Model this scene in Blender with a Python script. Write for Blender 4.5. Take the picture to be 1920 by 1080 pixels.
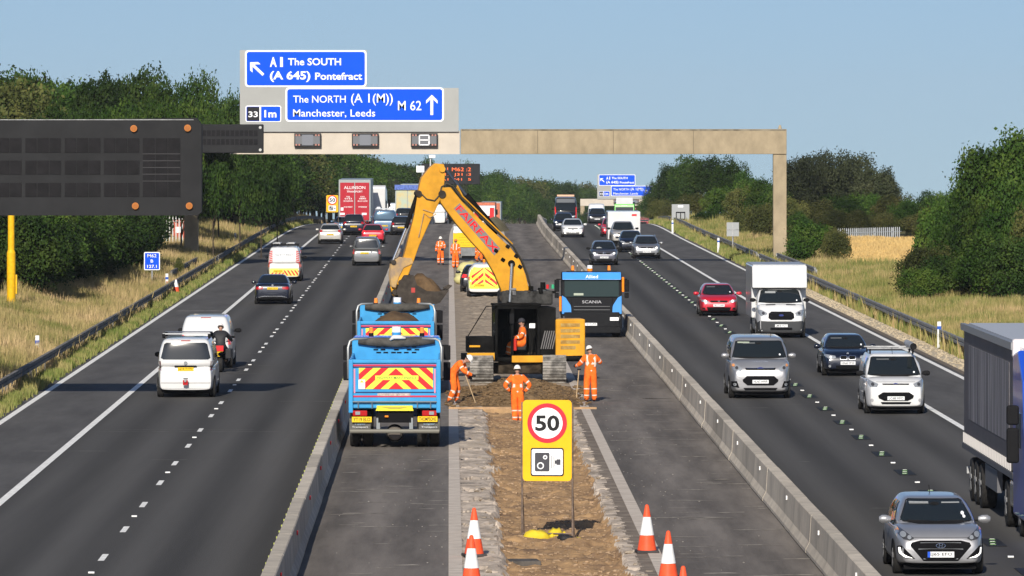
import bpy, math, random
import numpy as np
from mathutils import Vector, Matrix, noise
from mathutils.bvhtree import BVHTree
from mathutils.geometry import delaunay_2d_cdt
R=math.radians
random.seed(7)
scene=bpy.context.scene
for o in list(bpy.data.objects): bpy.data.objects.remove(o)
COL=scene.collection
# ---------------------------------------------------------------- camera
FP,HC,YV=11900.0,8.9,231.0          # focal length in photo pixels, camera height, row of the road plane's horizon
cd=bpy.data.cameras.new('camera'); cam=bpy.data.objects.new('camera',cd); COL.objects.link(cam)
cam.location=(0,0,HC); cam.rotation_euler=(R(90),0,0)
cd.sensor_width=36; cd.lens=36*FP/1920; cd.shift_y=-(540-YV)/1920
cd.clip_start=1; cd.clip_end=30000
scene.camera=cam
# ---------------------------------------------------------------- sky and sun
SUN=Vector((-0.27,-1.88,1.0)).normalized()
w=bpy.data.worlds.new('World'); scene.world=w; w.use_nodes=True
nt=w.node_tree; nt.nodes.clear()
out=nt.nodes.new('ShaderNodeOutputWorld'); bg=nt.nodes.new('ShaderNodeBackground')
sky=nt.nodes.new('ShaderNodeTexSky'); sky.sky_type='NISHITA'; sky.sun_disc=False
sky.sun_elevation=math.asin(SUN.z); sky.sun_rotation=math.atan2(SUN.x,SUN.y)
sky.altitude=0; sky.air_density=1.0; sky.dust_density=1.1; sky.ozone_density=2.5
tc=nt.nodes.new('ShaderNodeTexCoord'); mp=nt.nodes.new('ShaderNodeMapping'); mp.inputs['Location'].default_value=(0,0,0.09)
nt.links.new(tc.outputs['Generated'],mp.inputs[0]); nt.links.new(mp.outputs[0],sky.inputs[0])
hs=nt.nodes.new('ShaderNodeMix'); hs.data_type='RGBA'; hs.blend_type='MULTIPLY'; hs.inputs[0].default_value=1
hs.inputs[7].default_value=(0.84,0.88,0.99,1)
nt.links.new(sky.outputs[0],hs.inputs[6]); nt.links.new(hs.outputs[2],bg.inputs[0]); bg.inputs[1].default_value=0.090
nt.links.new(bg.outputs[0],out.inputs[0])
sl=bpy.data.lights.new('sun','SUN'); sl.energy=4.7; sl.angle=R(0.5); sl.color=(1,0.93,0.82)
so=bpy.data.objects.new('sun',sl); COL.objects.link(so); so.location=(-60,-100,120)
so.rotation_euler=SUN.to_track_quat('Z','Y').to_euler()
vs=scene.view_settings; vs.view_transform='Standard'; vs.look='None'; vs.exposure=0.12; vs.gamma=1; vs.use_curve_mapping=False
# ---------------------------------------------------------------- the road's own coordinates
def prof(d):
    if d<520: return 0.0
    if d<626: return -9.4e-5*(d-520)**2
    if d<1400: return -1.056-0.02*(d-626)
    return -16.54-0.0134*(d-1400)
def cen(d):
    c=0.95-0.0099*(d-125)
    if d>480: c+=6.2e-5*(d-480)**2 if d<1500 else 64.5+0.126*(d-1500)
    return c
def head(d): return -math.atan((cen(d+2)-cen(d-2))/4)   # rotation about z of something that points up the road
def gd(py,h=0.0): return FP*(HC-h)/(py-YV)
def PX(px,d): return (px-960)*d/FP
def PZ(py,d): return HC-(py-YV)*d/FP
# ---------------------------------------------------------------- materials
MATS={}
def mat(name,col,rough=0.6,metal=0.0,coat=0.0,spec=0.2,var=0.0,vs_=3.0,bump=0.0,bs=30.0,emit=0,col2=None,fac=0.5,detail=6,stretch=None,objrand=0.0,alpha=1):
    if name in MATS: return MATS[name]
    m=bpy.data.materials.new(name); m.use_nodes=True; n=m.node_tree; b=n.nodes['Principled BSDF']
    b.inputs['Base Color'].default_value=(*col,1); b.inputs['Roughness'].default_value=rough; b.inputs['Metallic'].default_value=metal
    b.inputs['Coat Weight'].default_value=coat; b.inputs['Coat Roughness'].default_value=0.05; b.inputs['Specular IOR Level'].default_value=spec
    t=None
    if var or bump or col2:
        t=n.nodes.new('ShaderNodeTexCoord')
        src=t.outputs['Object']
        if stretch:
            mpn=n.nodes.new('ShaderNodeMapping'); mpn.inputs['Scale'].default_value=stretch; n.links.new(src,mpn.inputs[0]); src=mpn.outputs[0]
    last=None
    if var or col2:
        z=n.nodes.new('ShaderNodeTexNoise'); z.inputs['Scale'].default_value=vs_; z.inputs['Detail'].default_value=detail; z.inputs['Roughness'].default_value=0.65
        n.links.new(src,z.inputs['Vector'])
        r=n.nodes.new('ShaderNodeValToRGB'); r.color_ramp.elements[0].position=0.5-0.5*fac*0.5; r.color_ramp.elements[1].position=0.5+0.5*fac*0.5
        c2=col2 if col2 else tuple(min(1,c*(1+var)) for c in col); c1=col if col2 else tuple(c*(1-var) for c in col)
        r.color_ramp.elements[0].color=(*c1,1); r.color_ramp.elements[1].color=(*c2,1)
        n.links.new(z.outputs[0],r.inputs[0]); last=r.outputs[0]
    if objrand:
        oi=n.nodes.new('ShaderNodeObjectInfo'); mr=n.nodes.new('ShaderNodeMapRange'); mr.inputs[3].default_value=1-objrand; mr.inputs[4].default_value=1+objrand
        n.links.new(oi.outputs['Random'],mr.inputs[0])
        mx=n.nodes.new('ShaderNodeMix'); mx.data_type='RGBA'; mx.blend_type='MULTIPLY'; mx.inputs[0].default_value=1
        if last: n.links.new(last,mx.inputs[6])
        else: mx.inputs[6].default_value=(*col,1)
        n.links.new(mr.outputs[0],mx.inputs[7]); last=mx.outputs[2]
    if last: n.links.new(last,b.inputs['Base Color'])
    if bump:
        z2=n.nodes.new('ShaderNodeTexNoise'); z2.inputs['Scale'].default_value=bs; z2.inputs['Detail'].default_value=4; n.links.new(src,z2.inputs['Vector'])
        bp=n.nodes.new('ShaderNodeBump'); bp.inputs['Strength'].default_value=min(1,bump); bp.inputs['Distance'].default_value=0.02*max(1,bump); n.links.new(z2.outputs[0],bp.inputs['Height']); n.links.new(bp.outputs[0],b.inputs['Normal'])
    if emit:
        b.inputs['Emission Color'].default_value=(*col,1); b.inputs['Emission Strength'].default_value=emit
    MATS[name]=m; return m
def paint(name,col,metal=0.0,rough=0.3): return mat('paint_'+name,col,rough,metal,coat=0.8,spec=0.5,var=0.05,vs_=1.2)
GLASS=mat('dark_glass',(0.012,0.016,0.018),0.06,0,spec=0.6)
BLACK=mat('black_plastic',(0.014,0.014,0.015),0.85,spec=0.06)
DARK=mat('underbody_black',(0.008,0.008,0.009),0.9,spec=0.1)
RUBBER=mat('tyre_rubber',(0.022,0.021,0.02),0.85,var=0.3,vs_=8,spec=0.2)
ALLOY=mat('wheel_alloy',(0.22,0.22,0.225),0.55,0.3)
CHROME=mat('chrome',(0.75,0.76,0.78),0.18,1.0)
STEEL=mat('galvanised_steel',(0.36,0.365,0.37),0.55,0.3,var=0.25,vs_=2.5)
LAMP=mat('headlamp_glass',(0.42,0.44,0.46),0.2,0.5,coat=.5)
LAMPON=mat('lit_headlamp',(1,0.98,0.92),0.2,emit=1.3)
REDL=mat('tail_lamp_red',(0.42,0.01,0.012),0.2,coat=1)
REDON=mat('lit_brake_lamp',(0.9,0.03,0.03),0.2,coat=1,emit=0.6)
AMBER=mat('amber_lamp',(0.9,0.25,0.01),0.25,coat=1)
PLY=mat('yellow_plate',(0.85,0.55,0.02),0.4); PLW=mat('white_plate',(0.8,0.81,0.82),0.4); INK=mat('black_ink',(0.012,0.012,0.014),0.5)
WHITE=mat('white_vinyl',(0.8,0.8,0.79),0.45); REDV=mat('red_vinyl',(0.62,0.025,0.03),0.45); YELV=mat('fluorescent_yellow_vinyl',(0.80,0.86,0.08),0.45)
ORANGE=mat('hi_vis_orange',(0.95,0.165,0.025),0.85,var=0.22,vs_=6,spec=.05,bump=.6,bs=14); SILVERT=mat('reflective_tape',(0.70,0.60,0.52),0.4)
SKIN=mat('skin',(0.45,0.25,0.18),0.55); BLUEP=mat('motorway_blue',(0.006,0.085,0.72),0.6,spec=0.08,var=0.04,vs_=0.6)
SOIL=mat('brown_soil',(0.06,0.037,0.02),0.95,col2=(0.17,0.108,0.056),vs_=2.2,bump=1.0,bs=7,fac=0.8)
# ---------------------------------------------------------------- mesh helpers
def link(name,me,parent=None,loc=None,rotz=0):
    o=bpy.data.objects.new(name,me); COL.objects.link(o)
    if parent: o.parent=parent
    if loc is not None: o.location=loc
    if rotz: o.rotation_euler=(0,0,rotz)
    return o
def tag(o,label=None,cat=None,group=None,kind=None):
    if label: o['label']=label
    if cat: o['category']=cat
    if group: o['group']=group
    if kind: o['kind']=kind
    return o
def thing(name,label,cat,loc=(0,0,0),rotz=0,group=None):
    return tag(link(name,None,None,loc,rotz),label,cat,group)
class MB:
    def __init__(s): s.v=[]; s.f=[]; s.m=[]; s.mats=[]
    def mi(s,m):
        if m is None: return 0
        if m not in s.mats: s.mats.append(m)
        return s.mats.index(m)
    def add(s,vs,fs,m=None,T=None):
        k=len(s.v); i=s.mi(m)
        s.v+= [tuple(T@Vector(p)) if T else tuple(p) for p in vs]
        s.f+=[tuple(a+k for a in f) for f in fs]; s.m+=[i]*len(fs); return s
    def box(s,c,d,m=None,rz=0,rx=0,ry=0,taper=None):
        x,y,z=[a/2 for a in d]; t=taper or 1
        vs=[(sx*x*(t if sz>0 else 1),sy*y*(t if sz>0 else 1),sz*z) for sz in(-1,1) for sy in(-1,1) for sx in(-1,1)]
        T=Matrix.Translation(c)@Matrix.Rotation(rz,4,'Z')@Matrix.Rotation(ry,4,'Y')@Matrix.Rotation(rx,4,'X')
        return s.add(vs,[(0,2,3,1),(4,5,7,6),(0,1,5,4),(2,6,7,3),(0,4,6,2),(1,3,7,5)],m,T)
    def cyl(s,p0,p1,r0,r1=None,n=12,m=None,cap=True):
        p0=Vector(p0);p1=Vector(p1); r1=r0 if r1 is None else r1
        q=(p1-p0).to_track_quat('Z','Y').to_matrix(); vs=[]
        for p,r in((p0,r0),(p1,r1)):
            for k in range(n):
                a=2*math.pi*k/n; vs.append(p+q@Vector((r*math.cos(a),r*math.sin(a),0)))
        fs=[(k,(k+1)%n,n+(k+1)%n,n+k) for k in range(n)]
        if cap: fs+=[tuple(range(n-1,-1,-1)),tuple(range(n,2*n))]
        return s.add(vs,fs,m)
    def tube(s,pts,r,n=8,m=None):
        pts=[Vector(p) for p in pts]; rs=r if isinstance(r,(list,tuple)) else [r]*len(pts); vs=[];up=None
        for i,p in enumerate(pts):
            t=(pts[min(i+1,len(pts)-1)]-pts[max(i-1,0)]).normalized()
            a=t.orthogonal().normalized() if up is None else (up-t*up.dot(t)).normalized()
            up=a; b=t.cross(a)
            for k in range(n):
                g=2*math.pi*k/n; vs.append(p+rs[i]*(a*math.cos(g)+b*math.sin(g)))
        fs=[(i*n+k,i*n+(k+1)%n,(i+1)*n+(k+1)%n,(i+1)*n+k) for i in range(len(pts)-1) for k in range(n)]
        fs+=[tuple(range(n-1,-1,-1)),tuple(range((len(pts)-1)*n,len(pts)*n))]
        return s.add(vs,fs,m)
    def prism(s,poly,a,b,axis='y',m=None,T=None):
        # polygon in the plane across axis, extruded from a to b
        def p3(u,v,t): return {'y':(u,t,v),'x':(t,u,v),'z':(u,v,t)}[axis]
        n=len(poly); vs=[p3(u,v,a) for u,v in poly]+[p3(u,v,b) for u,v in poly]
        fs=[tuple(range(n)),tuple(range(2*n-1,n-1,-1))]+[(k,k+n,(k+1)%n+n,(k+1)%n) for k in range(n)]
        return s.add(vs,fs,m,T)
    def loft(s,rings,m=None,cap=True,closed=True):
        n=len(rings[0]); vs=[p for r in rings for p in r]
        rng=range(n) if closed else range(n-1)
        fs=[(i*n+k,i*n+(k+1)%n,(i+1)*n+(k+1)%n,(i+1)*n+k) for i in range(len(rings)-1) for k in rng]
        if cap: fs+=[tuple(range(n-1,-1,-1)),tuple(range((len(rings)-1)*n,len(rings)*n))]
        return s.add(vs,fs,m)
    def mesh(s,name):
        me=bpy.data.meshes.new(name); me.from_pydata([tuple(p) for p in s.v],[],s.f)
        for m in s.mats: me.materials.append(m)
        if len(s.mats)>1: me.polygons.foreach_set('material_index',s.m)
        import bmesh
        bm=bmesh.new(); bm.from_mesh(me); bmesh.ops.recalc_face_normals(bm,faces=bm.faces); bm.to_mesh(me); bm.free()
        return me
    def build(s,name,m=None,parent=None,bevel=0,smooth=False,loc=None,rotz=0):
        if m is not None and not s.mats: s.mats=[m]
        me=s.mesh(name)
        if smooth: me.shade_smooth()
        if smooth=='auto':
            me.set_sharp_from_angle(angle=R(35))
        o=link(name,me,parent,loc,rotz)
        if bevel:
            b=o.modifiers.new('b','BEVEL'); b.width=bevel; b.segments=2; b.limit_method='ANGLE'; b.angle_limit=R(40)
        return o
def bake(me,mods):
    o=bpy.data.objects.new('tmp',me); COL.objects.link(o)
    for k,kw in mods:
        md=o.modifiers.new(k,k)
        for a,v in kw.items(): setattr(md,a,v)
    dg=bpy.context.evaluated_depsgraph_get(); r=bpy.data.meshes.new_from_object(o.evaluated_get(dg))
    bpy.data.objects.remove(o); return r
def rrect(cx,cz,w,h,r,n=4):
    p=[]
    for sx,sz,a0 in((1,1,0),(-1,1,90),(-1,-1,180),(1,-1,270)):
        for k in range(n+1):
            a=R(a0+90*k/n); p.append((cx+sx*(w/2-r)+r*math.cos(a),cz+sz*(h/2-r)+r*math.sin(a)))
    return p
def circ(cx,cz,r,n=24,rz=None): return [(cx+r*math.cos(2*math.pi*k/n),cz+(rz or r)*math.sin(2*math.pi*k/n)) for k in range(n)]
def inside(p,poly):
    c=False;j=len(poly)-1
    for i in range(len(poly)):
        if (poly[i][1]>p[1])!=(poly[j][1]>p[1]) and p[0]<(poly[j][0]-poly[i][0])*(p[1]-poly[i][1])/(poly[j][1]-poly[i][1])+poly[i][0]: c=not c
        j=i
    return c
def decal(bvh,poly,name,m,parent,axis='y',side=1,off=0.006,res=0.09,far=6.0):
    """a thin trim piece laid on a curved body: a flat outline wrapped on the surface it is fixed to"""
    xs=[p[0] for p in poly]; zs=[p[1] for p in poly]; P=[]
    for i in range(len(poly)):
        a=Vector(poly[i]); b=Vector(poly[(i+1)%len(poly)]); k=max(1,int((b-a).length/res))
        P+=[a.lerp(b,t/k) for t in range(k)]
    nb=len(P); e=[(i,(i+1)%nb) for i in range(nb)]
    x=min(xs)+res/2
    while x<max(xs):
        z=min(zs)+res/2
        while z<max(zs):
            if inside((x,z),poly): P.append(Vector((x,z)))
            z+=res
        x+=res
    V,_,Fc,*_=delaunay_2d_cdt([Vector(p) for p in P],e,[],1,1e-5)
    out=[];ok=[]
    dv={'y':Vector((0,-side,0)),'x':Vector((-side,0,0)),'z':Vector((0,0,-side))}[axis]
    for p in V:
        o={'y':Vector((p[0],side*far,p[1])),'x':Vector((side*far,p[0],p[1])),'z':Vector((p[0],p[1],side*far))}[axis]
        h=bvh.ray_cast(o,dv)
        if h[0] is None: out.append(o); ok.append(False)
        else: out.append(h[0]-dv*off+ (h[1]*off*0.6 if h[1] else Vector())); ok.append(True)
    fs=[f for f in Fc if all(ok[i] for i in f)]
    me=bpy.data.meshes.new(name); me.from_pydata([tuple(p) for p in out],[],fs); me.materials.append(m); me.shade_smooth()
    import bmesh
    bm=bmesh.new(); bm.from_mesh(me)
    bmesh.ops.delete(bm,geom=[v for v in bm.verts if not v.link_faces],context='VERTS')
    for f in bm.faces:
        if f.normal.dot(-dv)<0: f.normal_flip()
    bm.to_mesh(me); bm.free()
    return link(name,me,parent)
_TX={}
def text_mesh(s,size=1.0,bold=0.0,cond=1.0,align='CENTER',extr=0.0):
    k=(s,size,bold,cond,align,extr)
    if k in _TX: return _TX[k]
    c=bpy.data.curves.new('t','FONT'); c.body=s; c.size=size; c.offset=bold*size; c.align_x=align; c.align_y='CENTER'; c.extrude=extr; c.resolution_u=3
    o=bpy.data.objects.new('t',c); COL.objects.link(o)
    dg=bpy.context.evaluated_depsgraph_get(); me=bpy.data.meshes.new_from_object(o.evaluated_get(dg)); bpy.data.objects.remove(o)
    if cond!=1: me.transform(Matrix.Diagonal((cond,1,1,1)))
    _TX[k]=me; return me
def text(s,size,m,parent,loc,rot=(R(90),0,0),name='lettering',**kw):
    me=text_mesh(s,size,**kw).copy(); me.materials.clear(); me.materials.append(m)
    o=link(name,me,parent,loc); o.rotation_euler=rot; return o
def copytree(o,parent=None):
    c=o.copy(); COL.objects.link(c); c.parent=parent
    for ch in [x for x in bpy.data.objects if x.parent==o]: copytree(ch,c)
    return c
def curve_strip(offs,d0,d1,step=8,z=0.0,zf=None,m=None,name='road'):
    ds=[]; d=d0
    while d<d1: ds.append(d); d+=step*(1 if d<700 else 4)
    ds.append(d1); b=MB(); n=len(offs); vs=[]
    for d in ds:
        for j,o in enumerate(offs): vs.append((cen(d)+(o(d) if callable(o) else o),d,prof(d)+(zf[j] if zf else z)))
    fs=[(i*n+j,i*n+j+1,(i+1)*n+j+1,(i+1)*n+j) for i in range(len(ds)-1) for j in range(n-1)]
    b.add(vs,fs); o=b.build(name,m); at=o.data.attributes.new('off','FLOAT','POINT'); at.data.foreach_set('value',[float(q(d_) if callable(q) else q) for d_ in ds for q in offs]); return o
# ================================================================= THE SETTING
ASPH=mat('lane_asphalt',(0.062,0.060,0.058),0.9,col2=(0.096,0.092,0.087),vs_=0.5,bump=0.2,bs=45,stretch=(1.6,0.02,1),spec=0.06,fac=1.3)
ASPH2=mat('closed_lane_asphalt',(0.120,0.107,0.096),0.88,col2=(0.200,0.178,0.157),vs_=0.9,bump=0.25,bs=40,stretch=(1.3,0.10,1),spec=0.06,detail=12)
ASPH3=mat('hard_shoulder_asphalt',(0.086,0.083,0.081),0.88,col2=(0.118,0.114,0.110),vs_=0.8,bump=0.4,bs=45,stretch=(1,0.12,1),spec=0.06)
def st(o): return tag(o,kind='structure')
# scattered dust and grit on the asphalt: a second layer in each asphalt material
def grit(m,amount,col,sc=3.0,stretch=(1,0.35,1)):
    n=m.node_tree; b=n.nodes['Principled BSDF']; src=b.inputs['Base Color'].links[0].from_socket
    t=n.nodes.new('ShaderNodeTexCoord'); mp_=n.nodes.new('ShaderNodeMapping'); mp_.inputs['Scale'].default_value=stretch
    z=n.nodes.new('ShaderNodeTexNoise'); z.inputs['Scale'].default_value=sc; z.inputs['Detail'].default_value=12; z.inputs['Roughness'].default_value=0.75
    r=n.nodes.new('ShaderNodeValToRGB'); r.color_ramp.elements[0].position=1-amount; r.color_ramp.elements[1].position=min(1,1-amount+0.09)
    mx=n.nodes.new('ShaderNodeMix'); mx.data_type='RGBA'; mx.inputs[7].default_value=(*col,1)
    n.links.new(t.outputs['Object'],mp_.inputs[0]); n.links.new(mp_.outputs[0],z.inputs['Vector']); n.links.new(z.outputs[0],r.inputs[0])
    n.links.new(r.outputs[0],mx.inputs[0]); n.links.new(src,mx.inputs[6]); n.links.new(mx.outputs[2],b.inputs['Base Color'])
grit(ASPH2,0.385,(0.26,0.23,0.19),1.5,(0.55,1.1,1)); grit(ASPH2,0.33,(0.34,0.31,0.27),7,(1,0.7,1)); grit(ASPH3,0.335,(0.19,0.18,0.165),5); grit(ASPH,0.305,(0.15,0.15,0.15),6)
def tracks(m,per,ph,amp):
    n=m.node_tree; b=n.nodes['Principled BSDF']; src=b.inputs['Base Color'].links[0].from_socket
    a=n.nodes.new('ShaderNodeAttribute'); a.attribute_name='off'; m1=n.nodes.new('ShaderNodeMath'); m1.operation='MULTIPLY_ADD'; m1.inputs[1].default_value=2*math.pi/per; m1.inputs[2].default_value=ph
    c=n.nodes.new('ShaderNodeMath'); c.operation='COSINE'; t=n.nodes.new('ShaderNodeTexCoord'); mp_=n.nodes.new('ShaderNodeMapping'); mp_.inputs['Scale'].default_value=(.3,.012,1)
    z=n.nodes.new('ShaderNodeTexNoise'); z.inputs['Scale'].default_value=3; z.inputs['Detail'].default_value=5
    k=n.nodes.new('ShaderNodeMath'); k.operation='MULTIPLY'; k2=n.nodes.new('ShaderNodeMath'); k2.operation='MULTIPLY_ADD'; k2.inputs[1].default_value=amp*2; k2.inputs[2].default_value=1.0
    mx=n.nodes.new('ShaderNodeMix'); mx.data_type='RGBA'; mx.blend_type='MULTIPLY'; mx.inputs[0].default_value=1
    L=n.links.new; L(a.outputs['Fac'],m1.inputs[0]); L(m1.outputs[0],c.inputs[0]); L(t.outputs['Object'],mp_.inputs[0]); L(mp_.outputs[0],z.inputs['Vector']); L(c.outputs[0],k.inputs[0]); L(z.outputs[0],k.inputs[1]); L(k.outputs[0],k2.inputs[0]); L(src,mx.inputs[6]); L(k2.outputs[0],mx.inputs[7]); L(mx.outputs[2],b.inputs['Base Color'])
tracks(ASPH,1.72,0.0,0.20); tracks(ASPH2,1.8,1.0,0.10)
GRND=mat('verge_earth',spec=0.08,col=(0.16,0.14,0.07),rough=0.95,col2=(0.10,0.10,0.04),vs_=0.5,bump=0.6,bs=5)
def vz(o):
    a=abs(o)
    if o<0:
        return -0.03 if a<16.9 else min(0.9,(a-16.9)*0.19)-0.03
    return -0.03 if a<17.2 else (0.25*min(1,(a-17.2)/3)-0.03)
def wob(o,d):
    a=abs(o)
    return 0 if a<17.5 else 0.12*noise.noise(Vector((o*0.3,d*0.12,0)))*min(1,(a-17.5))
gb=MB(); offs=[-2300,-700,-150,-60,-40,-30,-24,-21.5,-20,-18.5,-17.5,-16.9,-16.2,-15.75,-15.6,0,15.6,15.75,16.2,17.2,18.2,19.5,21,24,30,40,60,150,700,2300]
ds=[-200,0,60]+list(range(90,700,6))+list(range(700,1500,40))+[1500,1900,2600,3400]
vs=[]
for d in ds:
    for o in offs:
        z=(-0.7 if abs(o)<=15.61 else vz(o))
        # land to either side falls with the road; far off it stays level
        vs.append((cen(min(d,1500))+o+(0 if d<1500 else 0),d,prof(d)+z+wob(o,d)))
no=len(offs)
gb.add(vs,[(i*no+j,i*no+j+1,(i+1)*no+j+1,(i+1)*no+j) for i in range(len(ds)-1) for j in range(no-1)])
st(gb.build('ground',GRND,smooth=True))
st(curve_strip([-5.45,-2.0],60,1500,m=ASPH2,name='closed_lane_road'))
st(curve_strip([2.0,5.45],60,1500,m=ASPH2,name='closed_lane_road'))
st(curve_strip([-12.7,-5.45],60,1500,m=ASPH,name='road'))
st(curve_strip([5.45,12.75],60,1500,m=ASPH,name='road'))
st(curve_strip([-15.9,-12.7],60,1500,m=ASPH3,name='hard_shoulder_road'))
st(curve_strip([12.75,16.05],60,1500,m=ASPH3,name='hard_shoulder_road'))
# markings
LINE=mat('road_paint',(0.80,0.79,0.75),0.8,spec=.05,var=0.16,vs_=4,detail=10); LINED=mat('dusty_road_paint',spec=0.08,col=(0.66,0.58,0.49),rough=0.85,col2=(0.42,0.36,0.30),vs_=1.6,detail=12,stretch=(1,2.2,1),fac=0.7)
st(curve_strip([-12.82,-12.62],60,1500,z=0.006,m=LINE,name='edge_marking'))
st(curve_strip([-15.62,-15.42],60,1500,z=0.006,m=LINE,name='edge_marking'))
st(curve_strip([12.72,12.92],60,1500,z=0.006,m=LINE,name='edge_marking'))
st(curve_strip([15.65,15.85],60,1500,z=0.006,m=LINE,name='edge_marking'))
st(curve_strip([-2.2,-1.92],60,1500,step=4,z=0.006,m=LINED,name='edge_marking'))
st(curve_strip([1.92,2.2],60,1500,step=4,z=0.006,m=LINED,name='edge_marking'))
def doL(d): return -(9.27+0.0024*(min(d,480)-129))
def doR(d): return 9.35+0.0029*(min(d,480)-140)
b=MB()
d=gd(1052)-9*3
while d<900:
    for a,l,wd in((0,2.0,0.13),):
        p=[(cen(q)+doL(q)+s*wd/2,q,prof(q)+0.007) for q,s in((d,-1),(d,1),(d+l,1),(d+l,-1))]; b.add(p,[(0,1,2,3)])
    d+=9
st(b.build('lane_marking',LINE))
# ---- the trench and the dug strip between the carriageways
def tz(o,d):
    n1=noise.fractal(Vector((o*1.3,d*0.9,3)),1.0,2.0,5); n2=noise.noise(Vector((o*2.2,d*0.55,9)))
    n3=noise.noise(Vector((o*5,d*2.0,1)))
    if d<198.3:
        le=-1.15+0.20*noise.noise(Vector((0,d*0.35,0)))+0.16*noise.noise(Vector((2,d*1.5,0)))
        re=1.42+0.16*noise.noise(Vector((5,d*0.35,0)))+0.16*noise.noise(Vector((5,d*1.7,0)))
        if le<o<re:
            e=min(o-le,re-o); return -0.16*min(1,(e/0.14)**.8)-(0.22*max(0,noise.noise(Vector((1,d*0.8,8)))-.12)*3*max(0,1-(o-le)/.16))+0.10*n1+0.05*n3,(0 if e>.07+.05*n3 else 1)
        e=min(abs(o-le),abs(o-re))
        crack=0.07 if (math.sin(d*1.35+1.5*n2)>0.93) else 0
        if o>0 and e>.22: return 0.006*n1,4
        return (-0.0+0.035*n1+0.03*n3-0.05*max(0,n2)-crack-0.05*max(0,0.25-e)*4*abs(n3)) if abs(o)<1.88 else -0.004,1
    if d<214:
        t=(d-198.3)/15.7; return 0.02+(0.55*math.sin(math.pi*min(1,t*1.25))*max(0,1-(abs(o-0.15)/1.95)**2)+0.2*n1*max(0,1-abs(o)/2.3)),0 if abs(o)<1.9 else 1
    return 0.0+(0.11*n1+.05*n3)*max(0,1-(abs(o)/1.95)**4),2
TRSAND=mat('trench_sand',spec=0.08,col=(0.50,0.315,0.155),rough=0.95,col2=(0.16,0.105,0.07),vs_=1.3,bump=1.0,bs=9,fac=0.75,stretch=(0.8,0.8,1),detail=14)
TRCON=mat('broken_concrete',spec=0.05,col=(0.64,0.54,0.44),rough=0.95,col2=(0.26,0.215,0.17),vs_=1.5,bump=1.0,bs=8,fac=0.6,stretch=(0.8,0.7,1),detail=14)
TRDUG=mat('scraped_planings',spec=0.08,col=(0.46,0.375,0.28),rough=0.95,col2=(0.15,0.12,0.09),vs_=1.4,bump=1.0,bs=8,fac=0.7,stretch=(0.3,1.6,1),detail=12)
DIRT=mat('dug_spoil',spec=0.08,col=(0.27,0.18,0.095),rough=0.95,col2=(0.08,0.052,0.03),vs_=3.2,bump=1.0,bs=10,fac=0.8,detail=12)
b=MB(); no=84; ds=[]; d=100.0
while d<640: ds.append(d); d+=0.13 if d<150 else 0.17 if d<220 else 0.45 if d<420 else 1.2
for mm in(TRSAND,TRCON,TRDUG,DIRT,mat('mud_strip',(0.27,.225,.18),.95,col2=(.16,.13,.105),vs_=1.5,spec=.05,bump=.4,bs=8)): b.mi(mm)
vs=[];k=[]
for d in ds:
    for j in range(no+1):
        o=-1.96+3.92*j/no; z,q=tz(o,d); vs.append((cen(d)+o,d,prof(d)+z)); k.append(3 if(q==0 and d>=198.3) else q)
n1=no+1
b.v=vs
for i in range(len(ds)-1):
    for j in range(no):
        b.f.append((i*n1+j,i*n1+j+1,(i+1)*n1+j+1,(i+1)*n1+j)); b.m.append(k[i*n1+j])
st(b.build('trench_ground',None))
# timber board across the trench end, ridge of broken slabs and stones beside the trench
bt=thing('timber_board','long timber board laid across the trench in front of the spoil','timber board',(cen(197.6),197.6,0.0))
MB().box((0.1,0,0.03),(4.6,0.16,0.07)).build('board',mat('pale_timber',(0.42,0.27,0.15),0.8,var=0.25,vs_=3),bt)
b=MB(); rnd=random.Random(3)
def rock(b,c,r,m=None):
    vs=[];n=6
    for i,(h,q) in enumerate(((-0.6,0.7),(0.0,1.0),(0.55,0.75))):
        for k_ in range(n):
            a=2*math.pi*k_/n+i*0.3; rr=r*q*rnd.uniform(0.75,1.2); vs.append((c[0]+rr*math.cos(a),c[1]+rr*math.sin(a)*1.2,c[2]+h*r*0.7+rnd.uniform(-.1,.1)*r))
    b.add(vs,[(i*n+k_,i*n+(k_+1)%n,(i+1)*n+(k_+1)%n,(i+1)*n+k_) for i in range(2) for k_ in range(n)]+[tuple(range(n-1,-1,-1)),tuple(range(2*n,3*n))],m)
for i in range(620):
    d=rnd.uniform(108,198); s=rnd.choice((-1,1)); o=(-1.24-abs(rnd.gauss(0,0.16))) if s<0 else 1.56+abs(rnd.gauss(0,0.10))
    rock(b,(cen(d)+o,d,-0.03),rnd.uniform(0.02,0.07)*(1.6 if rnd.random()<.06 else 1))
tag(b.build('rubble',mat('pale_rubble',(0.40,0.34,0.27),0.95,col2=(.24,.19,.14),vs_=2,spec=.05)),kind='stuff'); b=MB()
for i in range(3800):
    d=108+90*rnd.random()**1.2; o=rnd.uniform(-1.05,1.38); rock(b,(cen(d)+o,d,tz(o,d)[0]+.005),rnd.uniform(0.015,0.05)*(1.8 if rnd.random()<.04 else 1))
tag(b.build('trench_stones',mat('trench_stones_brown',(0.22,0.15,0.09),0.95,col2=(.50,.35,.22),vs_=1.7,spec=.05)),kind='stuff')
b=MB()
for i in range(2600):
    d=198.6+rnd.random()**0.9*15; o=rnd.gauss(0.1,1.0)
    if abs(o)>2.3: continue
    z,q=tz(max(-1.9,min(1.9,o)),d); rock(b,(cen(d)+o,d,z+0.01),rnd.uniform(0.03,0.10))
tag(b.build('spoil_clods',DIRT),kind='stuff')
b=MB()
for i in range(600):
    d=rnd.uniform(110,330); s=rnd.choice((-1,1)); o=s*(2.25+abs(rnd.gauss(0,1.0)))
    if abs(o)<5.2: rock(b,(cen(d)+o,d,0.006),rnd.uniform(0.006,0.022))
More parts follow.
